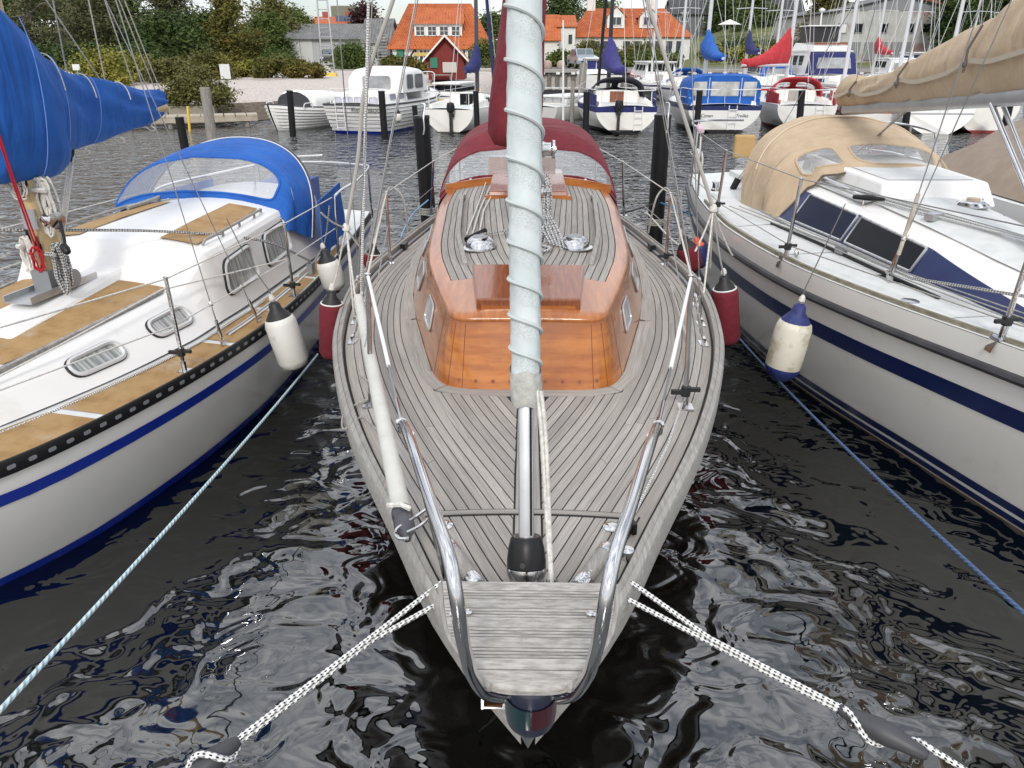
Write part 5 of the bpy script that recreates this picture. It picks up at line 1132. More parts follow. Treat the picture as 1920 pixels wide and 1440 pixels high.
# topping/backstay tackle to the stern on the left
tk0 = PY(1480, 90, 9.2) - Vector((3.45, 1.9, 0)); tk1 = PY(1372, 330, 8.9) - Vector((3.45, 1.9, 0)); tk2 = PY(1448, 255, 9.0) - Vector((3.45, 1.9, 0)); tk3 = PY(1375, 345, 8.9) - Vector((3.45, 1.9, 0))
for k in range(4): line('backstay_tackle', ropew if k % 2 else ropeg, rbt, [tk2 + Vector((.035 * k, 0, .02 * k)), tk3 + Vector((.03 * k, .02 * k, 0))], .007, 5)
b = MB(); b.tube([tk2 + Vector((.03, 0, -.04)), tk2 + Vector((.10, 0, .08))], .035, 8); b.build('tackle_block', blkp, rbt); b = MB(); b.tube([tk3 + Vector((.0, 0, -.06)), tk3 + Vector((.05, 0, .06))], .04, 8); b.build('tackle_block', blkp, rbt)
line('backstay', wire, rbt, [tk2 + Vector((.08, 0, .06)), tk2 + Vector((.75, -1.6, 2.8)), (0, 2.8, 9.8)], .004, 5)
# beige sprayhood with three clear windows
def surf(rf, Hh, x, s_):
    wb, wt, zb, zt, cb = rf.at(s_); ax = abs(x)
    return rf.top(x, s_).z if ax <= wt else lerp(zt, zb, (ax - wt) / (wb - wt)) if ax < wb else Hh.zd(x, s_, .04)
def S_right(t, k):
    a = math.pi * t; ca, sa = math.cos(a), math.sin(a); e = lambda v, p: math.copysign(abs(v)**p, v)
    def arch(w_, s_, zb, zt, bulge, p=.75, q=.62): return Vector((-w_ * e(ca, p), s_ + bulge * (1 - sa), zb + (zt - zb) * abs(sa)**q))
    A = arch(.93, 5.15, 1.22, 1.70, .45, .95, .6); A.z = max(min(A.z, surf(RR_, HR, A.x, min(A.y, 6.3)) + .012), 1.22) if abs(A.x) > .58 else A.z; B_ = arch(.93, 5.72, 1.23, 1.93, -.02, .80, .66); C_ = arch(.97, 6.30, 1.22, 2.08, -.35, .88, .74); D_ = arch(1.0, 6.62, 1.22, 2.08, -.42, .88, .74)
    wr = .012 * mnoise.noise(Vector((t * 14, k * 3, 1.3)))
    if k <= 1: q_ = A.lerp(B_, k)
    elif k <= 2: q_ = B_.lerp(C_, k - 1)
    else: q_ = C_.lerp(D_, k - 2)
    return q_ + Vector((wr, wr, wr * 1.3))
hr_ = hood(rbt, S_right, beige, [(.25, .40, .26, .84, .42), (.44, .70, .20, .84, .72), (.75, .95, .12, .92, 1)], k1=1, kend=3)
b = MB(); b.tube([S_right(i / 40, 2) + Vector((0, 0, .006)) for i in range(4, 37)], .007, 5); b.build('hood_seam', mat('canvas_beige_light', (.62, .50, .36), .85), hr_)
b = MB(); b.tube([S_right(i / 40, 0) + Vector((0, -.01, 0)) for i in range(6, 35)], .010, 5); b.build('hood_base_rope', mat('tie_dark', (.10, .085, .07), .8), hr_)
b = MB(); b.box((0, 7.2, 1.25), (1.3, 1.6, .12)); b.build('cockpit_floor', deckw, rbt, smooth=False)
b = MB(); b.box((-.1, 6.55, 1.48), (.5, .05, .4)); b.build('companion_board', mat('inside_grey', (.25, .24, .23), .6), rbt, smooth=False)
# stanchions and rails
T = []
for a, cl, dx in ((.7, None, 0), (2.02, .18, 0), (3.95, .16, 0), (5.75, .16, 0)):
    x = HR.B(a) - .05; zb = HR.zd(x, a, .04); hgt = .62; tp = Vector((-x + .03, a, zb + hgt)); so = stanchion(rbt, (-x, a, zb), tp, cl=cl, r=.0145); T.append(tp)
    if abs(a - 2.02) < .1: b = MB(); b.lathe([(.0, -.035), (.026, -.025), (.034, 0), (.026, .025), (0, .035)], tp + Vector((.05, 0, .0)), 14, axis=(1, 0, 0)); b.build('stanchion_roller', mat('roller_wood', (.56, .44, .28), .5), so)
    b = MB(); b.add([(-x - .06, a - .03, zb - .07), (-x - .06, a + .03, zb - .07), (-x - .03, a, zb - .0), (-x - .04, a - .04, zb + .01), (-x - .04, a + .04, zb + .01)], [(0, 1, 4, 3), (0, 3, 2), (1, 2, 4)]); b.build('stanchion_bracket', steel, so, smooth=False)
T.append(Vector((-1.30, 7.2, 1.86))); line('life_line', wire, rbt, T, .0045, 6); line('life_line', ropeg, rbt, [Vector((p.x, p.y, p.z - .52)) for p in T], .005, 6)
for sd in (-1, 1):
    x = lambda v: sd * v
    b = MB(); b.tube(spline([(x(1.33), 6.75, 1.2), (x(1.32), 6.9, 1.78), (x(1.30), 7.0, 1.88), (x(1.25), 7.7, 1.90), (x(1.05), 8.1, 1.90), (x(.5), 8.15, 1.90)], 6), .014, 8); po = b.build('pushpit', steel, rbt)
    rod('pushpit_leg', steel, po, (x(1.12), 8.05, 1.2), (x(1.08), 8.08, 1.90), .013, 8); rod('pushpit_leg', steel, po, (x(1.27), 7.4, 1.2), (x(1.27), 7.4, 1.90), .013, 8); line('pushpit_rail', steel, po, [(x(1.31), 6.85, 1.55), (x(1.25), 7.7, 1.56), (x(1.06), 8.08, 1.56)], .011, 6)
    if sd < 0: b = MB(); b.tube([(-1.305, 6.98, 1.875), (-1.29, 7.2, 1.905)], .032, 10); b.build('foam_grip', pinkf, po)
b = MB(); b.box((-.50, 8.0, 1.60), (.26, .10, .28)); o = b.build('rail_bag', mat('bag_ochre', (.42, .27, .11), .8, bs=9, bd=.02), rbt, smooth=False); md = o.modifiers.new('bev', 'BEVEL'); md.width = .03; md.segments = 3
b = MB(); b.lathe([(.05, 0), (.05, .02), (.036, .03), (.036, .08), (.05, .10), (.02, .105), (0, .105)], (-1.18, 6.6, 1.28), 16); b.build('sheet_winch', steel, rbt)
b = MB()
for k in range(7): b.tube([(-1.23 + .02 * math.sin(k), 7.35 + .03 * math.cos(k * 2) + .16 * math.cos(t), 1.50 + .13 * math.sin(t)) for t in [6.2832 * i / 14 for i in range(15)]], .010, 5)
b.build('rope_coil', ropew, rbt)
# shrouds with turnbuckles
for k, ((x, a), (tz, ta), r) in enumerate((((-.80, 3.18), (9.6, 2.78), .010), ((-.76, 3.30), (5.6, 2.75), .008))):
    base = Vector((x, a, HR.zd(-x, a, .04))); tp = Vector((-.07, ta, tz)); d = (tp - base).normalized(); line('shroud', wire, rbt, [base + d * .3, tp], .0045, 6); turnbuckle(rbt, base, tp, .011)
    if k == 0: rod('shroud_guard', mat('guard_wood', (.50, .45, .38), .6, c2=(.35, .30, .24), ns=10), rbt, base + d * .20, base + d * .62, .014, 8)
b = MB(); b.box((-.78, 3.24, HR.zd(.78, 3.2, .04) + .004), (.09, .20, .008)); b.build('chain_plate', steel, rbt)

# ================================================================== NEIGHBOUR BEYOND on the far right, under a taupe cover
nb = thing('covered_boat', 'boat under a taupe boom tent at the right edge, behind the white and navy sailboat', 'sailboat', (7.5, 4.6, 0), 0)
HN = Hull(8.0, [(0, .02), (1, .5), (2.5, 1.0), (4.5, 1.35), (6.5, 1.3), (8, 1.0)], lambda a: interp([(0, 1.15), (4, 1.0), (8, 1.02)], a), rake=.9, flare=.2)
HN.hull(white, nb); HN.deck(deckw, nb)
b = MB(); rows = []
for s_, w_, zt in ((3.4, 1.15, 1.5), (3.6, 1.18, 1.80), (4.6, 1.28, 1.86), (5.6, 1.28, 1.86), (6.8, 1.2, 1.85), (7.4, 1.1, 1.5)):
    rows.append([(-w_, s_, 1.02), (-w_ * .75, s_, lerp(1.02, zt, .42)), (-w_ * .35, s_, lerp(1.02, zt, .8)), (-.05, s_, zt), (.05, s_, zt), (w_ * .35, s_, lerp(1.02, zt, .8)), (w_ * .75, s_, lerp(1.02, zt, .42)), (w_, s_, 1.02)])
b.loft(rows, caps=True); b.build('boom_tent', taupe, nb, ang=60)

# ================================================================== FENDERS, MOORING LINES, NEAR PILINGS
def fender(top_px, bot_px, Y, r, body, cap, label, group=None, name='fender', cap2=None, hang=None, band=None, dome=.5):
    A, B_ = PY(*top_px, Y), PY(*bot_px, Y); ax = (A - B_); L_ = ax.length; ax.normalize()
    t = thing(name, label, 'fender', B_, 0, group or 'fenders hung along the hulls'); O = Vector((0, 0, 0))
    b = MB(); b.lathe([(r * .35, 0), (r * .8, r * .22), (r, r * .62), (r * 1.01, L_ * .5), (r, L_ - r * .95), (r * .9, L_ - r * .62), (r * .75, L_ - r * .5)], O, 22, axis=ax); b.build('body', body, t)
    b = MB(); b.lathe([(r * .82, L_ - r * .55), (r * .62, L_ - r * .25), (r * .40, L_), (r * .34, L_ + r * .35), (r * .20, L_ + r * .48), (0, L_ + r * .5)], O, 20, axis=ax); c_ = b.build('cap', cap, t)
    b = MB(); b.lathe([(r * .40, -r * .02), (r * .25, -r * .18), (0, -r * .2)], O, 14, axis=ax) if cap2 is None else b.lathe([(0, -r * .3), (r * .5, -r * .12), (r * .85, r * .24), (r * 1.02, r * .6), (r * 1.02, r * .70)], O, 18, axis=ax); b.build('end_cap', cap2 or cap, t)
    if band: b = MB(); b.tube([ax * (L_ - r * .55) + (ax.orthogonal().normalized() * math.cos(q) + ax.cross(ax.orthogonal().normalized()) * math.sin(q)) * r * .84 for q in [6.2832 * i / 20 for i in range(20)]], r * .06, 6, closed=True); b.build('collar', band, t)
    if hang:
        pts = [ax * (L_ + r * .4)] + [PY(*h[:2], h[2]) - B_ for h in hang]; b = MB(); b.tube(pts, .006 if body is fendr else .0042, 6); b.build('lanyard', ropew if body is fendr else mat('cord_dark', (.10, .095, .085), .8), t); b = MB(); b.lathe([(.008, -.03), (.022, -.012), (.02, .012), (.008, .03)], ax * (L_ + r * .75), 8, axis=ax); b.build('knot', ropew, t)
    return t
fender((622, 556), (622, 672), 5.05, .088, fendr, blk, 'red covered fender hanging left of the wooden deck, beside the long white fender', band=whitec, hang=[(630, 520, 5.05), (648, 430, 5.0)])
fender((700, 466), (698, 505), 6.75, .085, fendr, blk, 'red covered fender behind the rail of the wooden deck, left side', band=whitec, hang=[(706, 430, 6.7), (722, 365, 6.5)])
fender((1358, 528), (1364, 645), 5.55, .102, fendr, blk, 'large red covered fender between the wooden deck and the navy striped hull', band=whitec, hang=[(1350, 485, 5.3), (1336, 392, 5.0)])
fender((1284, 452), (1300, 508), 6.9, .105, fendr, blk, 'red covered fender partly hidden behind the right rail of the wooden deck', hang=[(1280, 425, 6.8), (1276, 358, 6.5)])
fender((1307, 452), (1316, 500), 7.2, .075, mat('fender_navy', (.02, .03, .12), .6), orangeb, 'navy fender with bright orange cap beyond the right rail')
fender((517, 580), (556, 690), 5.15, .115, fendw, blk, 'long white fender with black cap lying against the blue striped hull', hang=[(505, 545, 5.15), (465, 490, 5.3), (425, 410, 5.5)])
fender((610, 478), (630, 545), 6.5, .105, fendw, blk, 'white fender with black cap at the stern quarter of the blue striped hull', hang=[(604, 450, 6.55), (598, 380, 6.6)])
fender((1497, 585), (1462, 706), 4.72, .118, fendd, mat('fender_cap_navy', (.012, .022, .12), .6, bs=12, bd=.02), 'stained cream fender with navy ends hanging on the navy striped hull', cap2=mat('fender_cap_navy', (.012, .022, .12), .6), hang=[(1510, 540, 4.75), (1585, 382, 5.3)])
# mooring lines of the wooden-decked boat with black rubber snubbers
def mooring(sd, p0a, p0b, join, snub0, snub1, end, label):
    t = thing('mooring_line', label, 'rope', join, 0, 'mooring lines'); O = Vector(join)
    for p in (p0a, p0b):
        d = (Vector(snub0) - Vector(p)).normalized(); off = Vector((0, 0, .007 if p is p0a else -.007))
        b = MB(); b.tube([Vector(p) - O, O * 0 + off, Vector(snub0) - O + off * .9], .0080, 10); b.build('rope', ropechk, t)
    A, B_ = Vector(snub0) - O, Vector(snub1) - O; ax = (B_ - A); L_ = ax.length; axn = ax.normalized()
    b = MB(); b.lathe([(.012, 0), (.017, .01), (.022, L_ * .2), (.031, L_ * .42), (.032, L_ * .55), (.023, L_ * .75), (.018, L_ - .01), (.010, L_)], A, 16, axis=axn); b.build('snubber', greyr, t)
    u = axn.orthogonal().normalized(); w_ = axn.cross(u); pts = []
    for i in range(40):
        k = i / 39; a = 1.2 + k * 5.4; r = interp([(0, .014), (.35, .036), (.6, .038), (1, .020)], k); pts.append(A.lerp(B_, .05 + .95 * k) + (u * math.cos(a) + w_ * math.sin(a)) * r)
    b = MB(); b.tube(pts + [Vector(end) - O], .0080, 10); b.build('rope_wrap', ropechk, t); return t
L0a, L0b = PZ(828, 1092, 1.17), PZ(832, 1126, 1.16)
mooring(-1, L0a, L0b, PZ(700, 1195, 1.13), PZ(448, 1388, 1.08), PZ(345, 1468, 1.06), PZ(200, 1560, 1.03), 'white and black flecked mooring line running to the lower left corner')
R0a, R0b = PZ(1184, 1092, 1.17), PZ(1178, 1124, 1.16)
mooring(1, R0a, R0b, PZ(1330, 1200, 1.13), PZ(1573, 1328, 1.08), PZ(1740, 1418, 1.06), PZ(1900, 1500, 1.03), 'white and black flecked mooring line with black snubber running to the lower right')
def simple_line(name, pts, r, m, label):
    b = MB(); b.tube(pts, r, 8); return tag(b.build(name, m), label, 'rope', 'mooring lines')
simple_line('mooring_line', sag(PZ(596, 664, .40), PZ(0, 1332, .92), .03, 16) + [PZ(-120, 1460, .97)], .0085, ropebl, 'pale blue mooring line crossing the water beside the blue striped hull')
simple_line('mooring_line', sag(PZ(1384, 632, .42), PZ(1920, 1150, .92), .04, 16) + [PZ(2060, 1290, .97)], .0085, ropedb, 'steel blue mooring line crossing the water beside the navy striped hull')
# white spinnaker pole lying along the left side deck
sp = thing('spinnaker_pole', 'white spinnaker pole lying along the left side of the foredeck', 'pole', (-.4, 2.6, 1.2))
A = PZ(755, 968, 1.30) - sp.location; B_ = PZ(672, 560, 1.33) - sp.location
b = MB(); b.tube([A, B_], [.033, .030], 16); b.build('tube', mat('pole_white', (.56, .55, .51), .5, c2=(.48, .47, .43), ns=5, dirt=((.36, .34, .30), 9, .6, .8)), sp)
d = (A - B_).normalized(); b = MB(); b.lathe([(.034, -.03), (.036, .0), (.030, .02), (.034, .03), (.034, .075), (.02, .10), (.012, .13), (0, .135)], A, 16, axis=d); b.build('end_fitting', mat('fitting_grey', (.06, .06, .07), .4), sp)
b = MB(); c = A + d * .12; b.tube(spline([c + Vector((0, 0, .02)), c + Vector((.045, .03, .03)), c + Vector((.09, .075, .06)), c + Vector((.08, .10, .06)), c + Vector((.02, .07, .03)), c + Vector((-.035, .015, .02)), c + Vector((-.02, -.03, .02)), c + Vector((.01, -.03, .02))], 5), .006, 6); b.build('hook', steel, sp)
b = MB(); b.tube([A + Vector((-.05, .02, .03)), A + Vector((0, -.0, .045)), A + Vector((.03, -.01, .035))], .009, 6); b.build('rope_strop', ropew, sp)
# pilings standing near, left and right of the wooden-decked boat's stern
def piling(px_top, px_bot, Y, r, label, m=pilem, name='piling', ring=None, group=None, hook=False, zb=-.5):
    A = PY(*px_top, Y); B_ = PY(*px_bot, Y); d = (A - B_).normalized(); B2 = A - d * ((A.z - zb) / d.z)
    t = thing(name, label, 'piling', (B2.x, B2.y, zb), 0, group or 'mooring pilings in the harbour'); O = t.location
    b = MB(); b.tube([Vector((0, 0, 0)), A - O], [r * 1.04, r], 18); b.build('post', m, t)
    b = MB(); b.lathe([(r * 1.03, -.03), (r * 1.04, 0), (r * .96, .012), (0, .016)], A - O, 18, axis=d); b.build('top_cap', m if m is not pilem else blkp, t)
    if hook: b = MB(); b.tube(spline([A - O + Vector((.0, -r, -.02)), A - O + Vector((.02, -r - .05, .04)), A - O + Vector((.03, -r - .03, .30)), A - O + Vector((.0, -r, .34))], 5) if hook < 0 else spline([A - O + Vector((r * .3, -r - .03, -.22)), A - O + Vector((r * .45, -r - .035, -.14)), A - O + Vector((r * .4, -r - .02, .0)), A - O + Vector((r * .55, -r * .5, .14)), A - O + Vector((r * .1, -r * .5, .16))], 5), .010, 6); b.build('hook', alu, t)
    if ring:
        b = MB()
        for k in range(4):
            c = A - O - d * (ring + .028 * k); b.tube([c + Vector((math.cos(q), math.sin(q), .05 * math.sin(q + k))) * (r + .012) for q in [6.2832 * i / 16 for i in range(16)]], .011, 6, closed=True)
        b.build('rope_turns', ropeg, t)
    return t
piling((790, 218), (803, 405), 10.5, .105, 'tall black piling left of the red sprayhood', ring=1.2, hook=1)
piling((1243, 216), (1228, 435), 10.5, .112, 'tall black piling right of the red sprayhood', ring=1.36, hook=1)
# stern lines to those pilings
simple_line('stern_line', spline([PY(803, 375, 10.4), PY(775, 400, 9.0), PY(757, 432, 7.6), PY(752, 445, 7.2)], 5), .009, rope_mat('rope_blue_pair', (.16, .32, .52), (.30, .45, .6), 2, 24, .2, straight=True), 'blue stern line from the left black piling to the wooden deck')
simple_line('stern_line', spline([PY(1225, 382, 10.4), PY(1195, 392, 9.4), PY(1165, 400, 8.8)], 5), .012, mat('line_black', (.03, .03, .032), .8), 'black stern line from the right black piling to the wooden deck')
simple_line('stern_line', spline([PY(1238, 380, 10.4), PY(1270, 392, 9.6), PY(1315, 410, 8.9)], 5), .011, rope_mat('rope_deep_blue', (.03, .14, .26), (.05, .2, .34), 2, 24, .2, straight=True), 'deep blue line from the right black piling to the navy striped boat')
simple_line('stern_line', spline([PY(1212, 398, 10.3), PY(1232, 420, 8.4), PY(1255, 445, 7.6), PY(1285, 470, 6.9)], 5), .010, ropew, 'white line slung from the right black piling to the rail')

# ================================================================== BOATS ACROSS THE BASIN
brt = random.Random(21)
def arch_pts(w_, s_, zb, zt, n=24, p=.7, q=.6):
    o = []
    for i in range(n + 1):
        a = math.pi * i / n; ca, sa = math.cos(a), math.sin(a); o.append(Vector((-w_ * math.copysign(abs(ca)**p, ca), s_, zb + (zt - zb) * abs(sa)**q)))
    return o
def outboard(parent, x, L, zt, h=1.0):
    b = MB(); b.lathe([(.09, 0), (.14, .05), (.15, .2), (.12, .32), (0, .36)], (x, L + .18, zt - .02), 12); ob = b.build('outboard_motor', blkp, parent)
    b = MB(); b.box((x, L + .18, zt - .35), (.09, .14, .7)); b.box((x, L + .22, zt - .72), (.16, .30, .03)); b.box((x, L + .06, zt - .12), (.16, .16, .12)); b.tube([(x, L + .05, zt + .05), (x + .05, L - .35, zt + .1)], .02, 6); b.build('motor_leg', blk, ob)
def far_sail(name, label, px, py, beam, L, yaw=0, zs=.92, hullm=white, bands=(), hoodm=None, door=None, mastm=mastf, cover=None, coverh=1.0, ladder=None, motor=None, tent=None, cloth=None, group=None, mast_s=None, boom_z=2.05, nstay=1, txt=None, stern=.80, round_tr=.0, deck=True, rakem=.0, ztop=9.5, coam=white, jib=None, pushpit=True, boom_l=None, swing=0, cw=1.0):
    st = PZ(px, py, 0); yw = R(yaw); d = Vector((math.sin(yw), math.cos(yw), 0)); bow = st + d * L
    t = thing(name, label, 'sailboat', (bow.x, bow.y, 0), math.pi - yw, 'sailboats moored across the basin')
    hb = beam / 2; zf = lambda a: interp([(0, zs * 1.18), (L * .5, zs), (L, zs * 1.03)], a)
    Hh = Hull(L, [(0, .02), (L * .12, hb * .38), (L * .3, hb * .78), (L * .5, hb * .98), (L * .65, hb), (L * .85, hb * lerp(1, stern, .55)), (L, hb * stern)], zf, rake=1.0, flare=.26, tr=round_tr, fs=.66)
    Hh.hull(hullm, t); Hh.deck(deckw, t); Hh.rail('toe_rail', coam if coam is not white else whitec, t, .03)
    for z0_, z1_, m_ in bands: Hh.band('stripe', m_, t, (lambda a, q=z0_: q * zf(a) / zs), (lambda a, q=z1_: q * zf(a) / zs), .006)
    sb = L - 2.3; zb = zs * 1.0
    rf = Roof([(L * .22, hb * .2, hb * .1, zb, zb + .02, 0), (L * .32, hb * .55, hb * .45, zb, zb + .26, .04), (sb - .3, hb * .72, hb * .62, zb, zb + .42, .07), (sb, hb * .72, hb * .62, zb, zb + .44, .07)])
    cr = rf.build('coachroof', white, t, [lerp(L * .22, sb, i / 12) for i in range(13)])
    for sd in (-1, 1):
        for y0 in (L * .40, L * .52): rf.window(cr, sd, [(y0, .3), (y0 + .7, .3), (y0 + .7, .75), (y0, .75)], pane, alu, .08, .015)
        b = MB(); b.hexa([(sd * hb * .62, sb, zb - .1), (sd * hb * .86, sb, zb - .1), (sd * hb * stern * .92, L - .25, zb - .1), (sd * hb * stern * .74, L - .25, zb - .1)] if sd > 0 else [(sd * hb * .86, sb, zb - .1), (sd * hb * .62, sb, zb - .1), (sd * hb * stern * .74, L - .25, zb - .1), (sd * hb * stern * .92, L - .25, zb - .1)],
                         [(sd * hb * .64, sb, zb + .26), (sd * hb * .80, sb, zb + .26), (sd * hb * stern * .86, L - .25, zb + .18), (sd * hb * stern * .76, L - .25, zb + .18)] if sd > 0 else [(sd * hb * .80, sb, zb + .26), (sd * hb * .64, sb, zb + .26), (sd * hb * stern * .76, L - .25, zb + .18), (sd * hb * stern * .86, L - .25, zb + .18)]); b.build('cockpit_coaming', cream, t, smooth=False)
    b = MB(); b.box((0, sb + .03, zb + .16), (hb * 1.2, .05, .62)); b.build('bulkhead', cream, t, smooth=False)
    if door: b = MB(); b.box((0, sb + .07, zb + .14), (.52, .05, .62)); dr = b.build('companion_door', door, t, smooth=False); b = MB(); b.box((0, sb + .10, zb + .14), (.012, .02, .60)); b.lathe([(.02, 0), (.02, .02)], (.05, sb + .095, zb + .15), 8, axis=(0, 1, 0)); b.build('door_handle', alud, dr)
    if hoodm:
        hw = hb * .74
        def S_(tt, k):
            A = arch_pts(hw, sb - .75, zb + .2, zb + .46, 40, .8, .5); B_ = arch_pts(hw * .98, sb - .35, zb + .2, zb + .82); C_ = arch_pts(hw, sb + .35, zb + .15, zb + .92); i = min(int(tt * 24), 24); i0 = min(int(tt * 40), 40)
            def ev(q): n_ = len(q) - 1; f = clamp(tt) * n_; j = min(int(f), n_ - 1); return q[j].lerp(q[j + 1], f - j)
            return ev(A).lerp(ev(B_), k) if k <= 1 else ev(B_).lerp(ev(C_), k - 1)
        ho = hood(t, S_, hoodm, [(.12, .48, .18, .85, .5), (.52, .88, .18, .85, 1)], k1=1, kend=2, rim=.02)
        b = MB(); b.tube(arch_pts(hw, sb + .36, zb + .15, zb + .93), .03, 6); b.build('hood_edge', hoodm, ho)
    if tent:
        tw = hb * .86; A = [arch_pts(tw, s_, zs, zt, 24, .45, .35) for s_, zt in ((sb - .6, zs + .55), (sb - .2, zs + 1.0), (L - 1.0, zs + 1.08), (L - .35, zs + 1.02))]
        b = MB(); b.loft(A); to = b.build('tent_canvas', tent, t, ang=60)
        b = MB(); yb = L - .33; P0 = A[-1]; n_ = len(P0)
        def pan(x0, x1, z0_, z1_, m_, nm, off): b = MB(); b.add([(x0, yb + off, z0_), (x1, yb + off, z0_), (x1, yb + off, z1_), (x0, yb + off, z1_)], [(0, 1, 2, 3)]); return b.build(nm, m_, to, smooth=False)
        b = MB(); b.add([(p.x, yb, p.z) for p in P0] , [tuple(range(n_))]); b.build('tent_curtain', tent, to, smooth=False)
        for x0, x1 in ((-tw * .86, -tw * .50), (-tw * .38, tw * .38), (tw * .50, tw * .86)): pan(x0, x1, zs + .34, zs + .82, mat('tent_window', (.30, .30, .29), .12, c2=(.55, .55, .54), ns=2.5, nd=3), 'tent_window', .012)
        for x in (-tw * .44, tw * .44): b = MB(); b.tube([(x, yb + .02, zs + .1), (x, yb + .02, zs + .95)], .012, 5); b.build('zip', whitec, to)
    ms = mast_s or L * .42
    b = MB(); b.tube([(0, ms, zb + .3), (0, ms + rakem, ztop)], [.085, .065], 8); mo = b.build('mast', mastm, t)
    bl = boom_l or (L - 1.2 - ms)
    if cover:
        b = MB(); b.tube([(0, ms + .1, boom_z), (swing * bl, ms + bl, boom_z + .02)], .055, 8); b.build('boom', mastm, t)
        b = MB(); rows = []
        for j in range(13):
            k = j / 12; s_ = ms - .12 + (bl + .1) * k; w_ = lerp(.21, .12, k) * (1 if 0 < j < 12 else .3); hh = (1.25 * (1 - k)**2.2 + .30) * coverh; r_ = []
            for i in range(14):
                a = 6.2832 * i / 14; n_ = .02 * math.sin(5 * a + j * 1.7); sw = 1 - .5 * clamp(math.sin(a)) * (1 - k); r_.append(((w_ * cw * sw + n_) * math.cos(a) + swing * k * bl, s_, boom_z - .06 + hh / 2 + (hh / 2) * math.sin(a) + n_))
            rows.append(r_)
        b.loft([r_[::-1] for r_ in rows], closed=True, caps=True); b.build('sail_cover', cover, t, ang=70)
    for sd in (-1, 1):
        for k in range(nstay): line('shroud', wiref, t, [(sd * hb * .92, ms + .1 + .45 * k, zs), (sd * .05, ms, ztop - .2 if k == 0 else 5.0)], .011, 4)
    b = MB(); b.tube([(0, .1, zs * 1.18), (0, ms, ztop - .3)], .012, 4); b.build('forestay', wiref, t); line('backstay', wiref, t, [(0, L - .05, zs), (0, ms, ztop)], .011, 4)
    if jib: b = MB(); b.tube([(0, .3, zs * 1.18 + .3), (0, ms - .2, ztop - .6)], .07, 8); b.build('furled_jib', jib, t)
    b = MB(); b.tube([(-.9, ms, 5.0), (0, ms - .05, 5.05), (.9, ms, 5.0)], .022, 5); b.build('spreader', mastm, mo)
    if pushpit:
        for sd in (-1, 1):
            b = MB(); w_ = hb * stern * .95; b.tube(spline([(sd * hb * .92, L - 1.5, zs), (sd * hb * .92, L - 1.45, zs + .5), (sd * hb * .90, L - 1.2, zs + .58), (sd * w_, L - .2, zs + .58), (sd * w_ * .8, L - .02, zs + .58), (sd * w_ * .2, L - .02, zs + .56)], 4), .017, 6); b.tube([(sd * w_ * .85, L - .08, zs), (sd * w_ * .85, L - .08, zs + .58)], .016, 6); b.tube([(sd * hb * .91, L - 1.4, zs + .28), (sd * w_, L - .15, zs + .28)], .012, 5); b.build('pushpit', whitec, t)
            b = MB(); b.tube([(sd * hb * .92, L - 1.4, zs + .55), (sd * hb * .96, L * .45, zs + .55), (sd * hb * .45, L * .1, zs + .65)], .010, 4); b.tube([(sd * hb * .95, L * .5, zs), (sd * hb * .95, L * .5, zs + .55)], .013, 5); b.build('life_line', wiref, t)
    if cloth:
        for sd in (-1, 1): b = MB(); b.hexa([(sd * hb * .93, L - 1.7, zs + .03), (sd * hb * .95, L - 1.7, zs + .03), (sd * hb * stern * .99, L - .2, zs + .03), (sd * hb * stern * .96, L - .2, zs + .03)], [(sd * hb * .93, L - 1.7, zs + .5), (sd * hb * .95, L - 1.7, zs + .5), (sd * hb * stern * .99, L - .2, zs + .42), (sd * hb * stern * .96, L - .2, zs + .42)]); b.build('weather_cloth', cloth, t, smooth=False)
    if ladder is not None:
        x = ladder; b = MB(); yl = L + .06
        for dx in (-.14, .14): b.tube([(x + dx, yl, zs + .05), (x + dx, yl + .03, .12)], .016, 6)
        for k in range(4): b.tube([(x - .14, yl + .02, .15 + k * (zs - .2) / 3.2), (x + .14, yl + .02, .15 + k * (zs - .2) / 3.2)], .014, 6)
        b.build('boarding_ladder', whitec, t)
    if motor is not None: outboard(t, motor, L, zs * .95)
    if txt: text('lettering', txt[0], txt[1], txt[2], t, (txt[3], L + .012, txt[4]), (R(90), 0, math.pi), .003, .25)
    if txt and len(txt) > 5: text('lettering', txt[5], txt[1], txt[2], t, (-txt[3], L + .012, txt[4]), (R(90), 0, math.pi), .003, .25)
    return t
def rel(px, py, Y): return PY(px, py, Y)
# --- first row, bows away from the viewer
far_sail('sailboat', 'small white sailboat with black outboard and dark hatch, left of the red sail cover', 842, 250, 2.05, 6.6, 14, .78, cream, [(.0, .05, mat('weed', (.05, .05, .04), .8))], None, pane, mat('mast_dark', (.05, .05, .06), .4), navyc, .8, None, -.15, boom_z=2.0, mast_s=2.9, jib=mat('jib_navy', (.02, .03, .10), .8), stern=.9, boom_l=1.6)
n4 = far_sail('sailboat', 'cream sailboat with navy rail, brown door, outboard motor and white boarding ladder', 1172, 252, 2.65, 7.6, -2, .88, cream, [(.72, .90, navyc), (.0, .14, blkp)], mat('hood_black', (.018, .018, .03), .7), doorw, mat('mast_black', (.015, .015, .018), .35), mat('cover_indigo', (.022, .018, .14), .8, c2=(.03, .026, .18), ns=4, bs=5, bd=.02), .95, -.42, .30, cloth=navyc, stern=.82, boom_z=1.98, cw=1.7, jib=mat('mast_black', (.015, .015, .018), .35), coam=navy)
far_sail('sailboat', 'white sailboat under a bright blue cockpit tent, boarding ladder on its transom', 1354, 250, 3.0, 7.8, 3, .90, white, [(.76, .90, navy), (.0, .12, blkp)], None, None, mastf, bluec, .8, -.28, None, tent=bluec, stern=.86, boom_z=2.45, swing=.0, cw=1.5, coam=navy, nstay=2, txt=('Conan', .16, mat('letter_dark', (.03, .03, .035), .6), .62, .55, 'Trollet'))
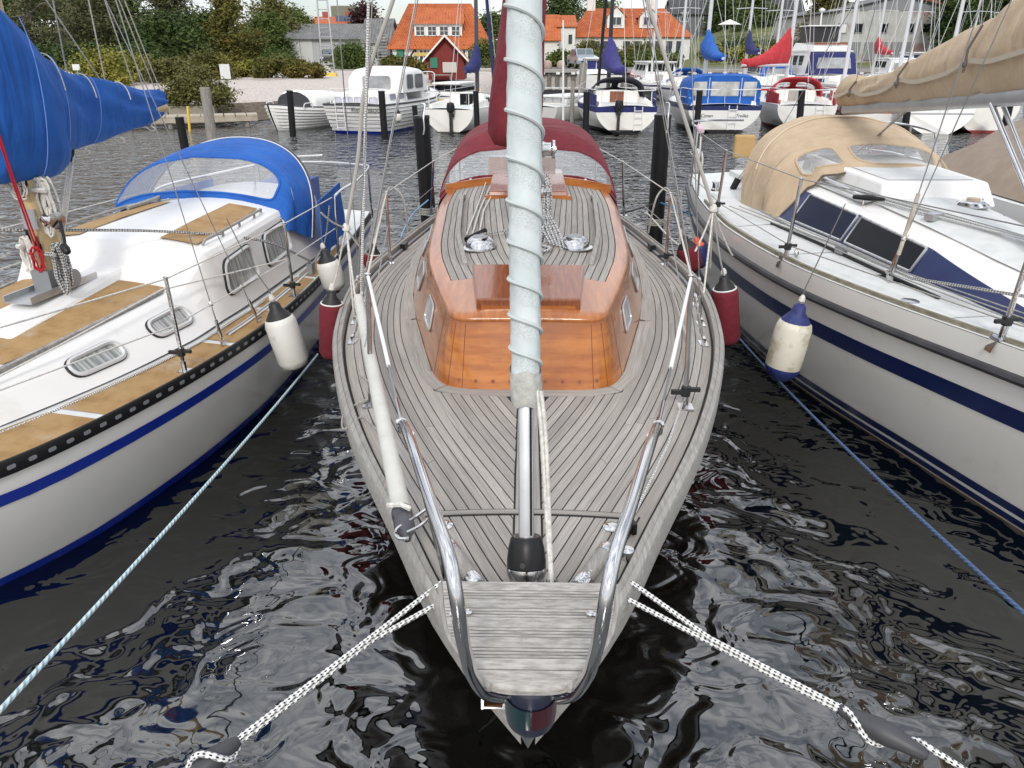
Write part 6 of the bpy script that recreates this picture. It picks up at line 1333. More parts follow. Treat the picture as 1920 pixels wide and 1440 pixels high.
far_sail('sailboat', 'white sailboat with red hood and red weather cloths', 1507, 246, 2.5, 7.4, 7, .86, white, [(.0, .09, mat('antifoul_red', (.20, .02, .02), .6))], redb, mat('door_grey', (.36, .34, .31), .6), mastf, redb, 1.0, -.45, None, cloth=redb, stern=.84, boom_z=2.2, nstay=2, swing=.75, cw=1.2)
far_sail('sailboat', 'white sailboat with red stripe and name on its transom, partly behind the beige hood', 1640, 246, 2.6, 7.4, 4, .86, white, [(.60, .66, redb), (.0, .08, mat('antifoul_red', (.20, .02, .02), .6))], None, mat('door_grey', (.36, .34, .31), .6), mastf, None, 1, None, None, nstay=2, txt=('Marele', .20, mat('letter_red', (.20, .03, .03), .6), .55, .70), stern=.9)
far_sail('sailboat', 'white sailboat with a short boarding ladder, under the beige boom', 1748, 250, 2.7, 7.6, 6, .92, white, [(.62, .68, mat('trim_grey', (.3, .3, .32), .5))], None, None, mastf, None, 1, -.2, None, nstay=2, stern=.95, round_tr=-.3)
far_sail('sailboat', 'grey white sailboat with red cover, between the beige boom and the chrome kicker', 1842, 250, 2.6, 7.6, 8, .92, cream, [(.0, .10, mat('antifoul_red', (.20, .02, .02), .6))], redc, None, mastf, None, 1, None, None, nstay=2, stern=.8)
# --- second row, masts and covers over the first row
specs = [(1300, 196, 2.6, 7.5, 0, bluec, None, .5, 'white sailboat with a low blue cover behind the blue tent, left of it'), (1420, 196, 2.7, 8.0, 5, None, navyc, 1, 'white sailboat with a navy sail cover, between the blue tent and the red hood'),
         (1480, 190, 2.5, 7.5, 3, None, None, 1, 'white sailboat with a bare grey mast behind the red hood'), (1600, 192, 2.8, 8, 5, None, None, 1, 'white sailboat with a white mast left of the small red sail bundle'), (1668, 190, 2.6, 7.6, 8, None, redb, .75, 'white sailboat with a small bright red sail bundle'),
         (1740, 188, 2.8, 8, 8, None, None, 1, 'white sailboat with a slanting mast, behind the beige sail cover'), (1850, 188, 2.7, 8, 10, None, None, 1, 'white sailboat with a tall mast above the beige sail cover'), (1905, 186, 2.7, 8, 12, None, None, 1, 'rightmost white sailboat with a tall mast, behind the beige sail cover'),
         (1248, 186, 2.6, 7.5, -3, None, None, 1, 'white sailboat with a slim mast, right of the navy railed sailboat')]
for px, py, bm, L_, yw, tn, cv, ch, lab in specs:
    far_sail('sailboat', lab, px, py, bm, L_, yw, .9, white, [(.7, .8, navy if brt.random() < .5 else redb)], bluec if 'low blue' in lab else None, mat('door_grey', (.36, .34, .31), .6), mastf, cv, ch, None, None, nstay=2, group=None, ztop=10.5 + brt.random() * 2, boom_z=2.6, rakem=.15)
# --- clinker motor cruiser with white canvas wheelhouse, name on the transom
def cruiser(px, py, yaw, L=7.6, beam=2.75):
    st = PZ(px, py, 0); yw = R(yaw); d = Vector((math.sin(yw), math.cos(yw), 0)); bow = st + d * L; hb = beam / 2
    t = thing('motor_cruiser', 'white clinker motor cruiser with white canvas wheelhouse and blue waterline', 'motorboat', (bow.x, bow.y, 0), math.pi - yw)
    zf = lambda a: interp([(0, 1.25), (L * .45, 1.0), (L, .98)], a)
    Hh = Hull(L, [(0, .02), (L * .1, hb * .42), (L * .25, hb * .82), (L * .45, hb), (L * .8, hb * .97), (L, hb * .86)], zf, rake=.6, flare=.22, tr=.15)
    Hh.hull(white, t, strakes=7); Hh.seams(t, 7, mat('seam_grey', (.16, .16, .155), .7)); Hh.deck(deckw, t); Hh.band('boot_stripe', blue, t, -.1, .09, .02); Hh.rail('gunwale', greyr, t, .035, .0, -.01)
    b = MB(); rows = []
    b = MB(); b.tube([Hh.P(-1, L, 1) + Vector((0, .02, 0)), Hh.P(1, L, 1) + Vector((0, .02, 0))], .035, 6); b.build('transom_rail', greyr, t)
    rf = Roof([(L - 2.6, hb * .72, hb * .66, .98, 1.38, .08), (L - .55, hb * .74, hb * .66, .98, 1.34, .08), (L - .25, hb * .70, hb * .60, .98, 1.28, .06)]); ac = rf.build('aft_cabin', white, t, [L - 2.6, L - 2, L - 1.4, L - .9, L - .55, L - .35, L - .25])
    for sd in (-1, 1):
        for y0 in (L - 2.3, L - 1.5): rf.window(ac, sd, [(y0, .3), (y0 + .55, .3), (y0 + .55, .8), (y0, .8)], mat('window_violet', (.16, .16, .24), .1), alu, .1, .015)
    for x0, x1 in ((-.80, -.50), (-.42, .08), (.16, .52), (.60, .84)):
        rp = round_poly([(x0, 1.03), (x1, 1.03), (x1, 1.22), (x0, 1.22)], .05, 3); b = MB(); b.add([(x, L - .235, z) for x, z in rp], [tuple(range(len(rp) - 1, -1, -1))]); w_ = b.build('aft_window', mat('curtain_violet', (.42, .42, .52), .15, c2=(.58, .58, .66), ns=2, st=(12, 1, .5)), ac); b = MB(); b.tube([(x, L - .235, z) for x, z in rp], .016, 5, closed=True); b.build('frame', alu, w_)
    rows = [arch_pts(hb * .80, s_, 1.3, zt, 24, .38, .33) for s_, zt in ((L - 1.9, 1.95), (L - 2.15, 2.13), (L - 3.2, 2.2), (L - 4.1, 2.12), (L - 4.35, 1.9))]
    b = MB(); b.loft(rows, caps=True); ca = b.build('canvas_wheelhouse', whitec, t, ang=60)
    for x0, x1 in ((-.62, .50),):
        rp = round_poly([(x0, 1.42), (x1, 1.42), (x1, 1.88), (x0, 1.88)], .1, 3); b = MB(); b.add([(x, L - 1.875, z) for x, z in rp], [tuple(range(len(rp) - 1, -1, -1))]); b.build('canvas_window', mat('tent_window_grey', (.22, .22, .23), .12, c2=(.36, .37, .38), ns=1.5), ca, smooth=False)
    for sd in (-1, 1):
        for y0, y1 in ((L - 2.9, L - 2.3), (L - 3.9, L - 3.1)):
            rp = round_poly([(y0, 1.42), (y1, 1.42), (y1, 1.92), (y0, 1.92)], .08, 3); b = MB(); b.add([(sd * hb * .815, y, z) for y, z in rp], [tuple(range(len(rp)))]); b.build('side_window', mat('tent_window_dark', (.10, .105, .11), .1), ca, smooth=False)
    rf2 = Roof([(L * .12, .25, .15, 1.2, 1.22, 0), (L * .2, .62, .5, 1.1, 1.38, .05), (L - 4.3, hb * .75, hb * .64, 1.0, 1.55, .08), (L - 4.0, hb * .75, hb * .62, 1.0, 1.7, .08)]); fc = rf2.build('fore_cabin', white, t, [lerp(L * .12, L - 4, i / 9) for i in range(10)])
    for sd in (-1, 1):
        for y0 in (1.6, 2.5): rf2.window(fc, sd, [(y0, .35), (y0 + .6, .35), (y0 + .6, .78), (y0, .78)], pane, alu, .1, .015)
    b = MB(); b.tube(spline([(-.9, 1.9, 1.1), (-.85, 1.7, 1.6), (-.4, .5, 1.85), (0, .15, 1.9), (.4, .5, 1.85), (.85, 1.7, 1.6), (.9, 1.9, 1.1)], 5), .016, 6); b.build('bow_rail', whitec, t)
    b = MB(); b.tube([(-.95, L - .1, 1.5), (.95, L - .1, 1.5)], .014, 6)
    for x in (-.95, -.35, .3, .95): b.tube([(x, L - .1, .98), (x, L - .1, 1.5)], .014, 6)
    b.build('stern_rail', whitec, t)
    x = .55; b = MB()
    for dx in (-.16, .16): b.tube([(x + dx, L + .06, 1.05), (x + dx, L + .0, .1)], .016, 6)
    for k in range(4): b.tube([(x - .16, L + .04, .2 + .24 * k), (x + .16, L + .04, .2 + .24 * k)], .014, 5)
    b.build('boarding_ladder', whitec, t)
    text('lettering', 'Koral', .20, mat('letter_dark', (.03, .03, .035), .6), t, (-.1, L + .045, .76), (R(90), 0, math.pi), .003, .3); text('lettering', 'BROO', .17, mat('letter_dark', (.03, .03, .035), .6), t, (-.78, L + .045, .74), (R(90), 0, math.pi), .003)
    return t
cr_ = cruiser(668, 251, 15)
# white fender on the cruiser's side
fender((746, 209), (747, 228), 28.1, .13, fendw, blkp, 'small white fender hanging on the clinker motor cruiser')
# --- open clinker dinghy with dark tarp
bw_ = PZ(508, 246, 0); dg = thing('clinker_dinghy', 'white clinker dinghy with a dark grey cover, left of the motor cruiser', 'dinghy', (bw_.x, bw_.y, 0), R(-24))
HD = Hull(5.6, [(0, .04), (.3, .42), (.8, .72), (1.6, .95), (2.8, 1.03), (4.4, .95), (5.6, .7)], lambda a: interp([(0, .92), (1.2, .78), (3, .70), (5.6, .8)], a), rake=.35, flare=.34)
HD.hull(white, dg, strakes=7); HD.seams(dg, 7, mat('seam_grey', (.16, .16, .155), .7)); HD.rail('gunwale', greyr, dg, .03); HD.deck(deckw, dg, camber=.02)
b = MB(); b.loft([arch_pts(w_, s_, .74, zt, 20, .7, .7) for s_, w_, zt in ((1.5, .62, 1.30), (1.6, .80, 1.36), (1.75, .86, 1.36))]); cd = b.build('cuddy', white, dg, ang=50)
b = MB(); P0 = arch_pts(.78, 1.47, .76, 1.26, 20, .7, .7); b.add(P0, [tuple(range(len(P0)))]); b.build('dark_cover', mat('tarp_charcoal', (.028, .030, .034), .6, bs=4, bd=.04), dg, smooth=False)
b = MB(); b.loft([arch_pts(w_, s_, .74, zt, 20, .7, .7) for s_, w_, zt in ((1.75, .86, 1.34), (3.0, .9, 1.30), (4.4, .8, 1.15), (5.2, .5, .82))]); b.build('deck_top', white, dg, ang=50)
for sd in (-1, 1): b = MB(); b.tube(spline([(sd * .86, .95, .78), (sd * .90, 1.0, .92), (sd * .92, 1.35, .92), (sd * .93, 1.4, .76)], 4), .02, 6); b.build('grab_handle', whitec, dg)
# --- motor boats farther back
def mcruiser(label, px, py, yaw, L, beam, zs, cab, winm, trim=None, fly=False, canopy=None, name='motor_cruiser'):
    st = PZ(px, py, 0); yw = R(yaw); d = Vector((math.sin(yw), math.cos(yw), 0)); bow = st + d * L; hb = beam / 2
    t = thing(name, label, 'motorboat', (bow.x, bow.y, 0), math.pi - yw, 'motorboats moored across the basin'); zf = lambda a: interp([(0, zs * 1.3), (L * .5, zs), (L, zs)], a)
    Hh = Hull(L, [(0, .02), (L * .12, hb * .45), (L * .3, hb * .85), (L * .5, hb), (L, hb * .92)], zf, rake=.8, flare=.2); Hh.hull(white, t); Hh.deck(deckw, t); Hh.rail('gunwale', trim or whitec, t, .04)
    if trim: Hh.band('stripe', trim, t, zs * .72, zs * .88, .006)
    b = MB(); b.hexa([(-hb * .78, L * .25, zs), (hb * .78, L * .25, zs), (hb * .8, L - 1.2, zs), (-hb * .8, L - 1.2, zs)], [(-hb * .66, L * .38, zs + cab), (hb * .66, L * .38, zs + cab), (hb * .7, L - 1.3, zs + cab), (-hb * .7, L - 1.3, zs + cab)]); cb = b.build('cabin', white, t, smooth=False)
    b = MB(); b.box((0, (L * .36 + L - 1.1) / 2, zs + cab + .03), (hb * 1.5, L * .64 - 1.1 + .3, .07)); b.build('cabin_roof', whitec, cb, smooth=False)
    for x0, x1 in ((-.92, -.34), (-.28, .28), (.34, .92)): b = MB(); b.box((hb * .70 * (x0 + x1) / 2, L - 1.225, zs + cab * .62), (hb * .70 * (x1 - x0), .06, cab * .52)); b.build('aft_window', winm, cb, smooth=False)
    for sd in (-1, 1):
        for y0 in (L * .42, L * .55, L * .68): b = MB(); b.box((sd * hb * .735, y0 + .4, zs + cab * .62), (.10, .75, cab * .42)); b.build('side_window', winm, cb, smooth=False)
    if canopy: b = MB(); b.hexa([(-hb * .82, L - 1.2, zs + .05), (hb * .82, L - 1.2, zs + .05), (hb * .84, L - .2, zs + .05), (-hb * .84, L - .2, zs + .05)], [(-hb * .7, L - 1.28, zs + cab), (hb * .7, L - 1.28, zs + cab), (hb * .72, L - .45, zs + cab * .92), (-hb * .72, L - .45, zs + cab * .92)]); co = b.build('canopy', canopy, t, smooth=False); b = MB(); b.add([(-hb * .62, L - .235, zs + cab * .30), (hb * .62, L - .235, zs + cab * .30), (hb * .56, L - .36, zs + cab * .75), (-hb * .56, L - .36, zs + cab * .75)], [(0, 1, 2, 3)]); b.build('canopy_window', mat('tent_window_grey', (.22, .22, .23), .12, c2=(.36, .37, .38), ns=1.5), co, smooth=False)
    if fly:
        z = zs + cab + .07; b = MB(); b.hexa([(-hb * .65, L * .42, z), (hb * .65, L * .42, z), (hb * .65, L - 1.3, z), (-hb * .65, L - 1.3, z)], [(-hb * .6, L * .46, z + .45), (hb * .6, L * .46, z + .45), (hb * .62, L - 1.4, z + .3), (-hb * .62, L - 1.4, z + .3)]); b.build('flybridge', white, t, smooth=False)
        b = MB(); b.box((0, L * .62, z + .95), (hb * 1.2, 1.6, .9)); b.build('flybridge_canopy', mat('black_mesh', (.012, .012, .014), .5), t, smooth=False); b = MB(); b.box((0, L * .62, z + 1.43), (hb * 1.3, 1.9, .07)); b.build('hard_top', whitec, t, smooth=False); b = MB(); b.box((0, L - 1.35, z + .38), (hb * 1.2, .06, .12)); b.build('teak_bench', doorw, t, smooth=False)
        b = MB(); b.tube([(0, L * .6, z + 1.45), (.1, L * .62, z + 2.3)], .05, 6); b.lathe([(.0, -.12), (.18, -.05), (.2, .05), (0, .14)], (.1, L * .62, z + 2.35), 12); b.build('radar_mast', whitec, t)
    return t
mcruiser('small white motor cruiser with navy side curtains behind the navy railed sailboat', 1128, 178, 0, 7, 2.9, 1.25, 1.0, navyc, None, False, None)
mcruiser('white flybridge motor yacht with dark blue canopy, behind the red hood', 1556, 186, 3, 10, 3.4, 1.35, 1.35, mat('smoked_glass', (.05, .055, .07), .08), navy, True, navyc)
mcruiser('white motorboat with bright blue canopy left of the bright red sail cover', 1455, 182, 0, 6.5, 2.5, .95, 1.0, mat('smoked_glass', (.05, .055, .07), .08), bluec, False, bluec)
mcruiser('white motor cruiser with dark windows behind the beige sail cover', 1735, 168, 12, 8, 3.0, 1.4, 1.2, navyc, None)
mcruiser('white motorboat with grey canopy, right of the small red sail bundle', 1690, 172, 8, 7, 2.7, 1.2, 1.0, pane, None, False, whitec)
mcruiser('white motorboat with red side stripe, far behind the navy railed sailboat', 1245, 176, -6, 7.5, 2.8, 1.1, .9, pane, redb, False, None)
mcruiser('little yellow cabin boat behind the outboard sailboat', 822, 216, 20, 4.6, 1.9, .8, .5, pane, yellowb)
mcruiser('white open boat with a pale folded cover just right of the laced sail', 1012, 226, 40, 5, 2.0, .55, .35, whitec, None)

# ================================================================== QUAY, JETTIES, PILINGS
qw = thing('quay_wall', 'weathered timber quay wall below the green hedge', 'quay', (20, 62, 0))
b = MB(); b.box((0, .25, 1.34), (80, .9, .22)); b.build('cap_beam', mat('beam_grey', (.28, .26, .23), .85, c2=(.36, .34, .31), ns=2, st=(1, 8, 8)), qw, smooth=False)
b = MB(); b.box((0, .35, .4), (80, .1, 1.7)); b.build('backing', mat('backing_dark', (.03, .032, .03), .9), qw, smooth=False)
pm = None
for k in range(64):
    if pm is None: b = MB(); b.tube([(0, 0, -.6), (0, 0, 1.24)], .17, 8); pm = b.mesh('pile'); pm.materials.append(mat('pile_wood', (.13, .13, .115), .9, c2=(.21, .205, .18), ns=3, st=(4, 4, 1), bs=5, bd=.02))
    o = bpy.data.objects.new('pile', pm); col.objects.link(o); o.parent = qw; o.location = (-19.0 + k * .62, .12 + .03 * math.sin(k * 3), 0)
for k in range(34): b = MB(); b.box((-18.8 + 1.16 * k, -.22, 1.18), (.30, .05, .16)); b.build('bolt_plate', whitec, qw, smooth=False)
jt = thing('jetty', 'low white edged jetty in front of the timber quay', 'jetty', (5, 50, 0))
for k in range(22): b = MB(); b.box((-5.3 + k * .5, 0, .62), (.46, 1.2, .06)); b.build('plank', mat('jetty_plank', (.42, .41, .38), .85, c2=(.52, .51, .48), ns=3), jt, smooth=False)
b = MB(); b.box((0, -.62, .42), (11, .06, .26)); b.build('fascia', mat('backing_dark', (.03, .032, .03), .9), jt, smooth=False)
for k in range(5): b = MB(); b.tube([(-5 + 2.4 * k, -.3, -.6), (-5 + 2.4 * k, -.3, .6)], .1, 8); b.build('leg', oldwood, jt)
lj = thing('landing_stage', 'wooden landing stage at the gravel shore behind the blue hood', 'jetty', (-12.6, 30.6, 0), R(20))
for k in range(12): b = MB(); b.box((-2.2 + k * .42, 0, .42), (.38, 1.1, .07)); b.build('plank', mat('stage_wood', (.34, .29, .22), .85, c2=(.42, .37, .29), ns=3), lj, smooth=False)
b = MB(); b.box((.1, -.52, .30), (5, .06, .16)); b.build('edge_beam', mat('stage_wood', (.34, .29, .22), .85), lj, smooth=False)
for k in range(4): b = MB(); b.tube([(-2 + 1.4 * k, -.4, -.5), (-2 + 1.4 * k, -.4, .4)], .09, 8); b.build('leg', oldwood, lj)
sw = thing('shore_wall', 'low pale concrete kerb along the gravel shore', 'wall', (-14, 33, 0), R(6))
for k in range(4): b = MB(); b.box((-5 + k * 1.9, 0, .40 + .03 * math.sin(k * 2)), (1.85, .4, .5)); b.build('block', mat('kerb_concrete', (.27, .24, .19), .9, c2=(.34, .31, .25), ns=3), sw, smooth=False)
for i, (tp, bt, Y, r, m_, lab) in enumerate(((((543, 170), (550, 262), 27.6, .11, pilem, 'black piling in front of the clinker dinghy')), (((715, 171), (722, 266), 27.2, .115, pilem, 'black piling in front of the clinker motor cruiser')), (((777, 198), (782, 248), 27.6, .09, pilem, 'short black piling between the motor cruiser and the outboard sailboat')),
        (((892, 171), (895, 250), 27.5, .095, pilem, 'black piling right of the outboard sailboat')), (((1100, 172), (1098, 250), 27.5, .11, pilem, 'black piling left of the navy railed sailboat')), (((1312, 170), (1304, 268), 27, .105, pilem, 'black piling in front of the blue tent')),
        (((1504, 170), (1498, 238), 27.5, .115, pilem, 'black piling in front of the red hooded sailboat')), (((1702, 200), (1699, 225), 27, .115, pilem, 'black piling behind the top of the beige hood')), (((1895, 188), (1882, 248), 27, .12, pilem, 'black piling near the right edge behind the chrome kicker')),
        (((384, 165), (396, 248), 24.5, .15, oldwood, 'old grey wooden post left of the landing stage')), (((336, 220), (342, 252), 23, .12, pilem, 'short black post behind the blue boom end')), (((1074, 153), (1072, 240), 33, .085, oldwood, 'slim grey wooden post left of the navy railed sailboat')),
        (((1094, 118), (1090, 190), 48, .22, oldwood, 'broad grey dolphin post at the quay')), (((573, 156), (573, 172), 44, .2, oldwood, 'grey stump on the gravel beach')), (((352, 200), (354, 224), 29, .045, yellowb, 'yellow marker post on the landing stage')))):
    piling(tp, bt, Y, r, lab, m_)
# ================================================================== SIGNS, FLAGPOLES, LADDER MAST
def board(label, px, py, Y, w_, hgt, post, tilt=0):
    c = PY(px, py, Y); t = thing('sign_board', label, 'sign', (c.x, Y, c.z - post), 0); b = MB(); b.box((0, 0, post), (w_, .05, hgt), tilt); b.build('panel', mat('sign_white', (.66, .67, .66), .6, c2=(.58, .59, .58), ns=3), t, smooth=False)
    b = MB(); b.tube([(0, .04, 0), (0, .04, post)], .04, 6); b.build('post', alud, t); return t
board('blank white sign board on a post beside the yellow green bush', 143, 126, 38, .34, .26, .85); board('tall blank white sign board on a post on the gravel', 422, 134, 37, .45, .62, 1.3)
def pole(label, px, py0, py1, Y, r, m=whitec): 
    A, B_ = PY(px, py0, Y), PY(px, py1, Y); b = MB(); b.tube([B_, Vector((A.x, Y, max(A.z, 9)))if py0 <= 0 else A], [r, r * .6], 8); o = b.build('flag_pole', m); tag(o, label, 'pole'); return o
pole('slim white flag pole right of the laced sail', 1056, 38, 236, 30, .045); 
lm = thing('ladder_mast', 'tall steel ladder mast with yellow base on the gravel', 'mast', (PY(618, 140, 50).x, 50, 1.0))
for dx in (-.33, .25): b = MB(); b.tube([(dx * 1.3, 0, 0), (dx * .8, 0, 8.5)], .05, 6); b.build('rail', alu, lm)
for k in range(15): b = MB(); z = 1.0 + .5 * k; b.tube([(-.33 * lerp(1.3, .8, z / 8.5), 0, z), (.25 * lerp(1.3, .8, z / 8.5), 0, z)], .03, 5); b.build('rung', alu, lm)
b = MB(); b.hexa([(-.5, -.3, 0), (.5, -.3, 0), (.5, .3, 0), (-.5, .3, 0)], [(-.42, -.2, .5), (.42, -.2, .5), (.42, .2, .5), (-.42, .2, .5)]); b.build('base', yellowb, lm, smooth=False)
# ================================================================== BUILDINGS
def tile_mat(n, c, c2, kx, kz):
    if n in MATS: return MATS[n]
    m = mat(n, c, .75, c2=c2, ns=1.2, nd=8, bs=3, dirt=((c[0] * .55, c[1] * .6, c[2] * .8), .9, .58, .8)); t = m.node_tree; N, L = t.nodes, t.links; tcn = N.new('ShaderNodeTexCoord'); sx = N.new('ShaderNodeSeparateXYZ'); L.new(tcn.outputs['UV'], sx.inputs[0])
    def w_(o, k, p):
        a = N.new('ShaderNodeMath'); a.operation = 'MULTIPLY'; a.inputs[1].default_value = 6.28319 * k; L.new(o, a.inputs[0]); s_ = N.new('ShaderNodeMath'); s_.operation = 'SINE'; L.new(a.outputs[0], s_.inputs[0]); return s_.outputs[0]
    ad = N.new('ShaderNodeMath'); ad.operation = 'ADD'; L.new(w_(sx.outputs[0], kx, 0), ad.inputs[0]); L.new(w_(sx.outputs[1], kz, 0), ad.inputs[1])
    bp = N.new('ShaderNodeBump'); bp.inputs['Distance'].default_value = .07; bp.inputs['Strength'].default_value = 1; L.new(ad.outputs[0], bp.inputs['Height']); L.new(bp.outputs[0], N['Principled BSDF'].inputs['Normal']); return m
tile_o = tile_mat('orange_pantiles', (.52, .115, .030), (.62, .17, .05), 3.0, 2.6); tile_g = tile_mat('grey_corrugated', (.15, .15, .15), (.22, .22, .215), 3.2, .4); tile_d = tile_mat('dark_roof', (.06, .06, .065), (.09, .09, .095), 3, 2.5)
wallw = mat('white_render', (.70, .69, .66), .9, c2=(.62, .61, .58), ns=2); wallg = mat('grey_cladding', (.42, .43, .43), .85, c2=(.36, .37, .37), ns=2, st=(6, 6, .3)); wallc = mat('stained_concrete', (.46, .46, .44), .9, c2=(.36, .36, .34), ns=.7, nd=9, dirt=((.34, .20, .18), .35, .53, .66)); redw = mat('falu_red_boards', (.16, .022, .018), .85, c2=(.20, .03, .024), ns=3, st=(6, 6, .4)); brick = mat('red_brick', (.28, .075, .05), .9, c2=(.34, .10, .07), ns=9); timber = mat('black_timber', (.015, .013, .012), .7); framew = mat('frame_white', (.72, .72, .70), .5)
def quad(b, pts): 
    p = [Vector(q) for q in pts]; u = (p[1] - p[0]).length; v = (p[3] - p[0]).length; b.add(p, [(0, 1, 2, 3)], [((0, 0), (u, 0), (u, v), (0, v))])
def house(name, label, X0, X1, Y, depth, zb, ze, zr, wallm, roofm, hipl=0, hipr=0, over=.25, cat='house', gable_front=False):
    """front face at Y looking to -Y; local frame origin at front left bottom"""
    w_ = X1 - X0; t = thing(name, label, cat, (X0, Y, zb)); h = ze - zb; hr = zr - zb; b = MB()
    b.box((w_ / 2, depth / 2, h / 2), (w_, depth, h)); wl = b.build('wall', wallm, t, smooth=False); b = MB(); th = .12
    if gable_front:
        for sd in (0, 1):
            x0 = -over if sd == 0 else w_ + over; zl = h - over * (hr - h) / (w_ / 2); A = [(x0, -over, zl), (x0, depth + over, zl), (w_ / 2, depth + over, hr), (w_ / 2, -over, hr)]; quad(b, A if sd else A[::-1]); quad(b, [(x, y, z - th) for x, y, z in (A[::-1] if sd else A)])
        rf = b.build('roof', roofm, t, smooth=False); b = MB(); b.add([(0, 0, h), (w_, 0, h), (w_ / 2, 0, hr - .05)], [(0, 1, 2)]); b.build('gable', wallm, t, smooth=False); b = MB(); b.add([(0, depth, h), (w_, depth, h), (w_ / 2, depth, hr - .05)], [(0, 2, 1)]); b.build('gable', wallm, t, smooth=False)
    else:
        sl = (hr - h) / (depth / 2); zl = h - over * sl; x0, x1 = -over, w_ + over; rl, rr = hipl, w_ - hipr; mid = depth / 2
        quad(b, [(x0, -over, zl), (x1, -over, zl), (rr if hipr else x1, mid, hr), (rl if hipl else x0, mid, hr)]); quad(b, [(x1, depth + over, zl), (x0, depth + over, zl), (rl if hipl else x0, mid, hr), (rr if hipr else x1, mid, hr)])
        if hipl: quad(b, [(x0, depth + over, zl), (x0, -over, zl), (rl, mid - .01, hr), (rl, mid + .01, hr)])
        if hipr: quad(b, [(x1, -over, zl), (x1, depth + over, zl), (rr, mid + .01, hr), (rr, mid - .01, hr)])
        quad(b, [(x0, -over, zl - th), (x0, -over, zl), (x1, -over, zl), (x1, -over, zl - th)][::-1])
        rf = b.build('roof', roofm, t, smooth=False)
        if not hipl or not hipr:
            for k, hp in ((0, hipl), (w_, hipr)):
                if not hp: b = MB(); b.add([(k, 0, h), (k, depth, h), (k, mid, hr - .08)], [(0, 1, 2)]); b.build('gable', wallm, t, smooth=False)
    return t, wl, rf
def window(parent, x, z, w_, h, y=-.03, nx=2, nz=2, fm=None, pm_=None):
    b = MB(); b.box((x, y, z), (w_, .05, h)); wo = b.build('window', pm_ or glassw, parent, smooth=False); b = MB(); f = .07
    for sx in (-1, 1): b.box((x + sx * w_ / 2, y - .03, z), (f, .08, h + f))
    for sz in (-1, 1): b.box((x, y - .03, z + sz * h / 2), (w_ + f, .08, f))
    for i in range(1, nx): b.box((x - w_ / 2 + w_ * i / nx, y - .035, z), (.05, .06, h))
    for i in range(1, nz): b.box((x, y - .04, z - h / 2 + h * i / nz), (w_, .05, .04))
    b.build('frame', fm or framew, wo, smooth=False); return wo
def X(px, Y, py=60): return PY(px, py, Y).x
def Z(py, Y, px=960): return PY(px, py, Y).z
# orange tiled half-timbered house
Y = 85; t, wl, rf = house('tiled_house', 'half-timbered white house with orange tiled half-hipped roof and wide dormer', X(730, Y), X(917, Y), Y, 8.5, 1.35, Z(84, Y), Z(2, Y), wallw, tile_o, 1.6, 2.0, .35); w_ = X(917, Y) - X(730, Y); h = Z(84, Y) - 1.35
for k in range(9): b = MB(); b.box((.1 + k * (w_ - .2) / 8, -.03, h / 2), (.16, .06, h)); b.build('post', timber, t, smooth=False)
b = MB(); b.box((w_ / 2, -.035, h - .25), (w_, .06, .18)); b.build('beam', timber, t, smooth=False); b = MB(); b.box((w_ / 2, -.035, .12), (w_, .06, .2)); b.build('sill_beam', timber, t, smooth=False)
b = MB(); b.add([(1.5, -.05, .3), (1.7, -.05, .3), (2.7, -.05, h - .35), (2.5, -.05, h - .35)], [(0, 1, 2, 3)]); b.build('brace', timber, t, smooth=False)
for x in (3.6, 6.6, 8.6): window(t, x, h * .48, 1.2, 1.1, -.05, 3, 2)
d0, d1 = X(775, Y) - X(730, Y), X(865, Y) - X(730, Y); zd0, zd1 = Z(69, Y - 0) - 1.35, Z(44, Y) - 1.35
b = MB(); b.hexa([(d0, .9, zd0), (d1, .9, zd0), (d1, 4, zd0), (d0, 4, zd0)], [(d0, .9, zd1), (d1, .9, zd1), (d1, 4, zd1), (d0, 4, zd1)]); dm = b.build('dormer', framew, t, smooth=False)
b = MB(); quad(b, [(d0 - .25, .55, zd1 - .02), (d1 + .25, .55, zd1 - .02), (d1 + .1, 4.1, Z(8, Y) - 1.35), (d0 - .1, 4.1, Z(8, Y) - 1.35)]); b.build('dormer_roof', tile_o, dm, smooth=False)
for k in range(4): window(t, lerp(d0, d1, (k + .5) / 4), (zd0 + zd1) / 2 - .05, (d1 - d0) / 4 * .72, (zd1 - zd0) * .72, .86, 2, 2)
for x, c in ((1.0, (.02, .16, .10)),): b = MB(); b.box((x, -.1, h * .62), (.7, .05, .9)); b.build('notice', mat('notice_green', c, .6), t, smooth=False)
b = MB(); b.box((3.2, -.12, h * .55), (1.5, .06, .35)); b.build('notice', mat('notice_yellow', (.50, .36, .10), .6), t, smooth=False)
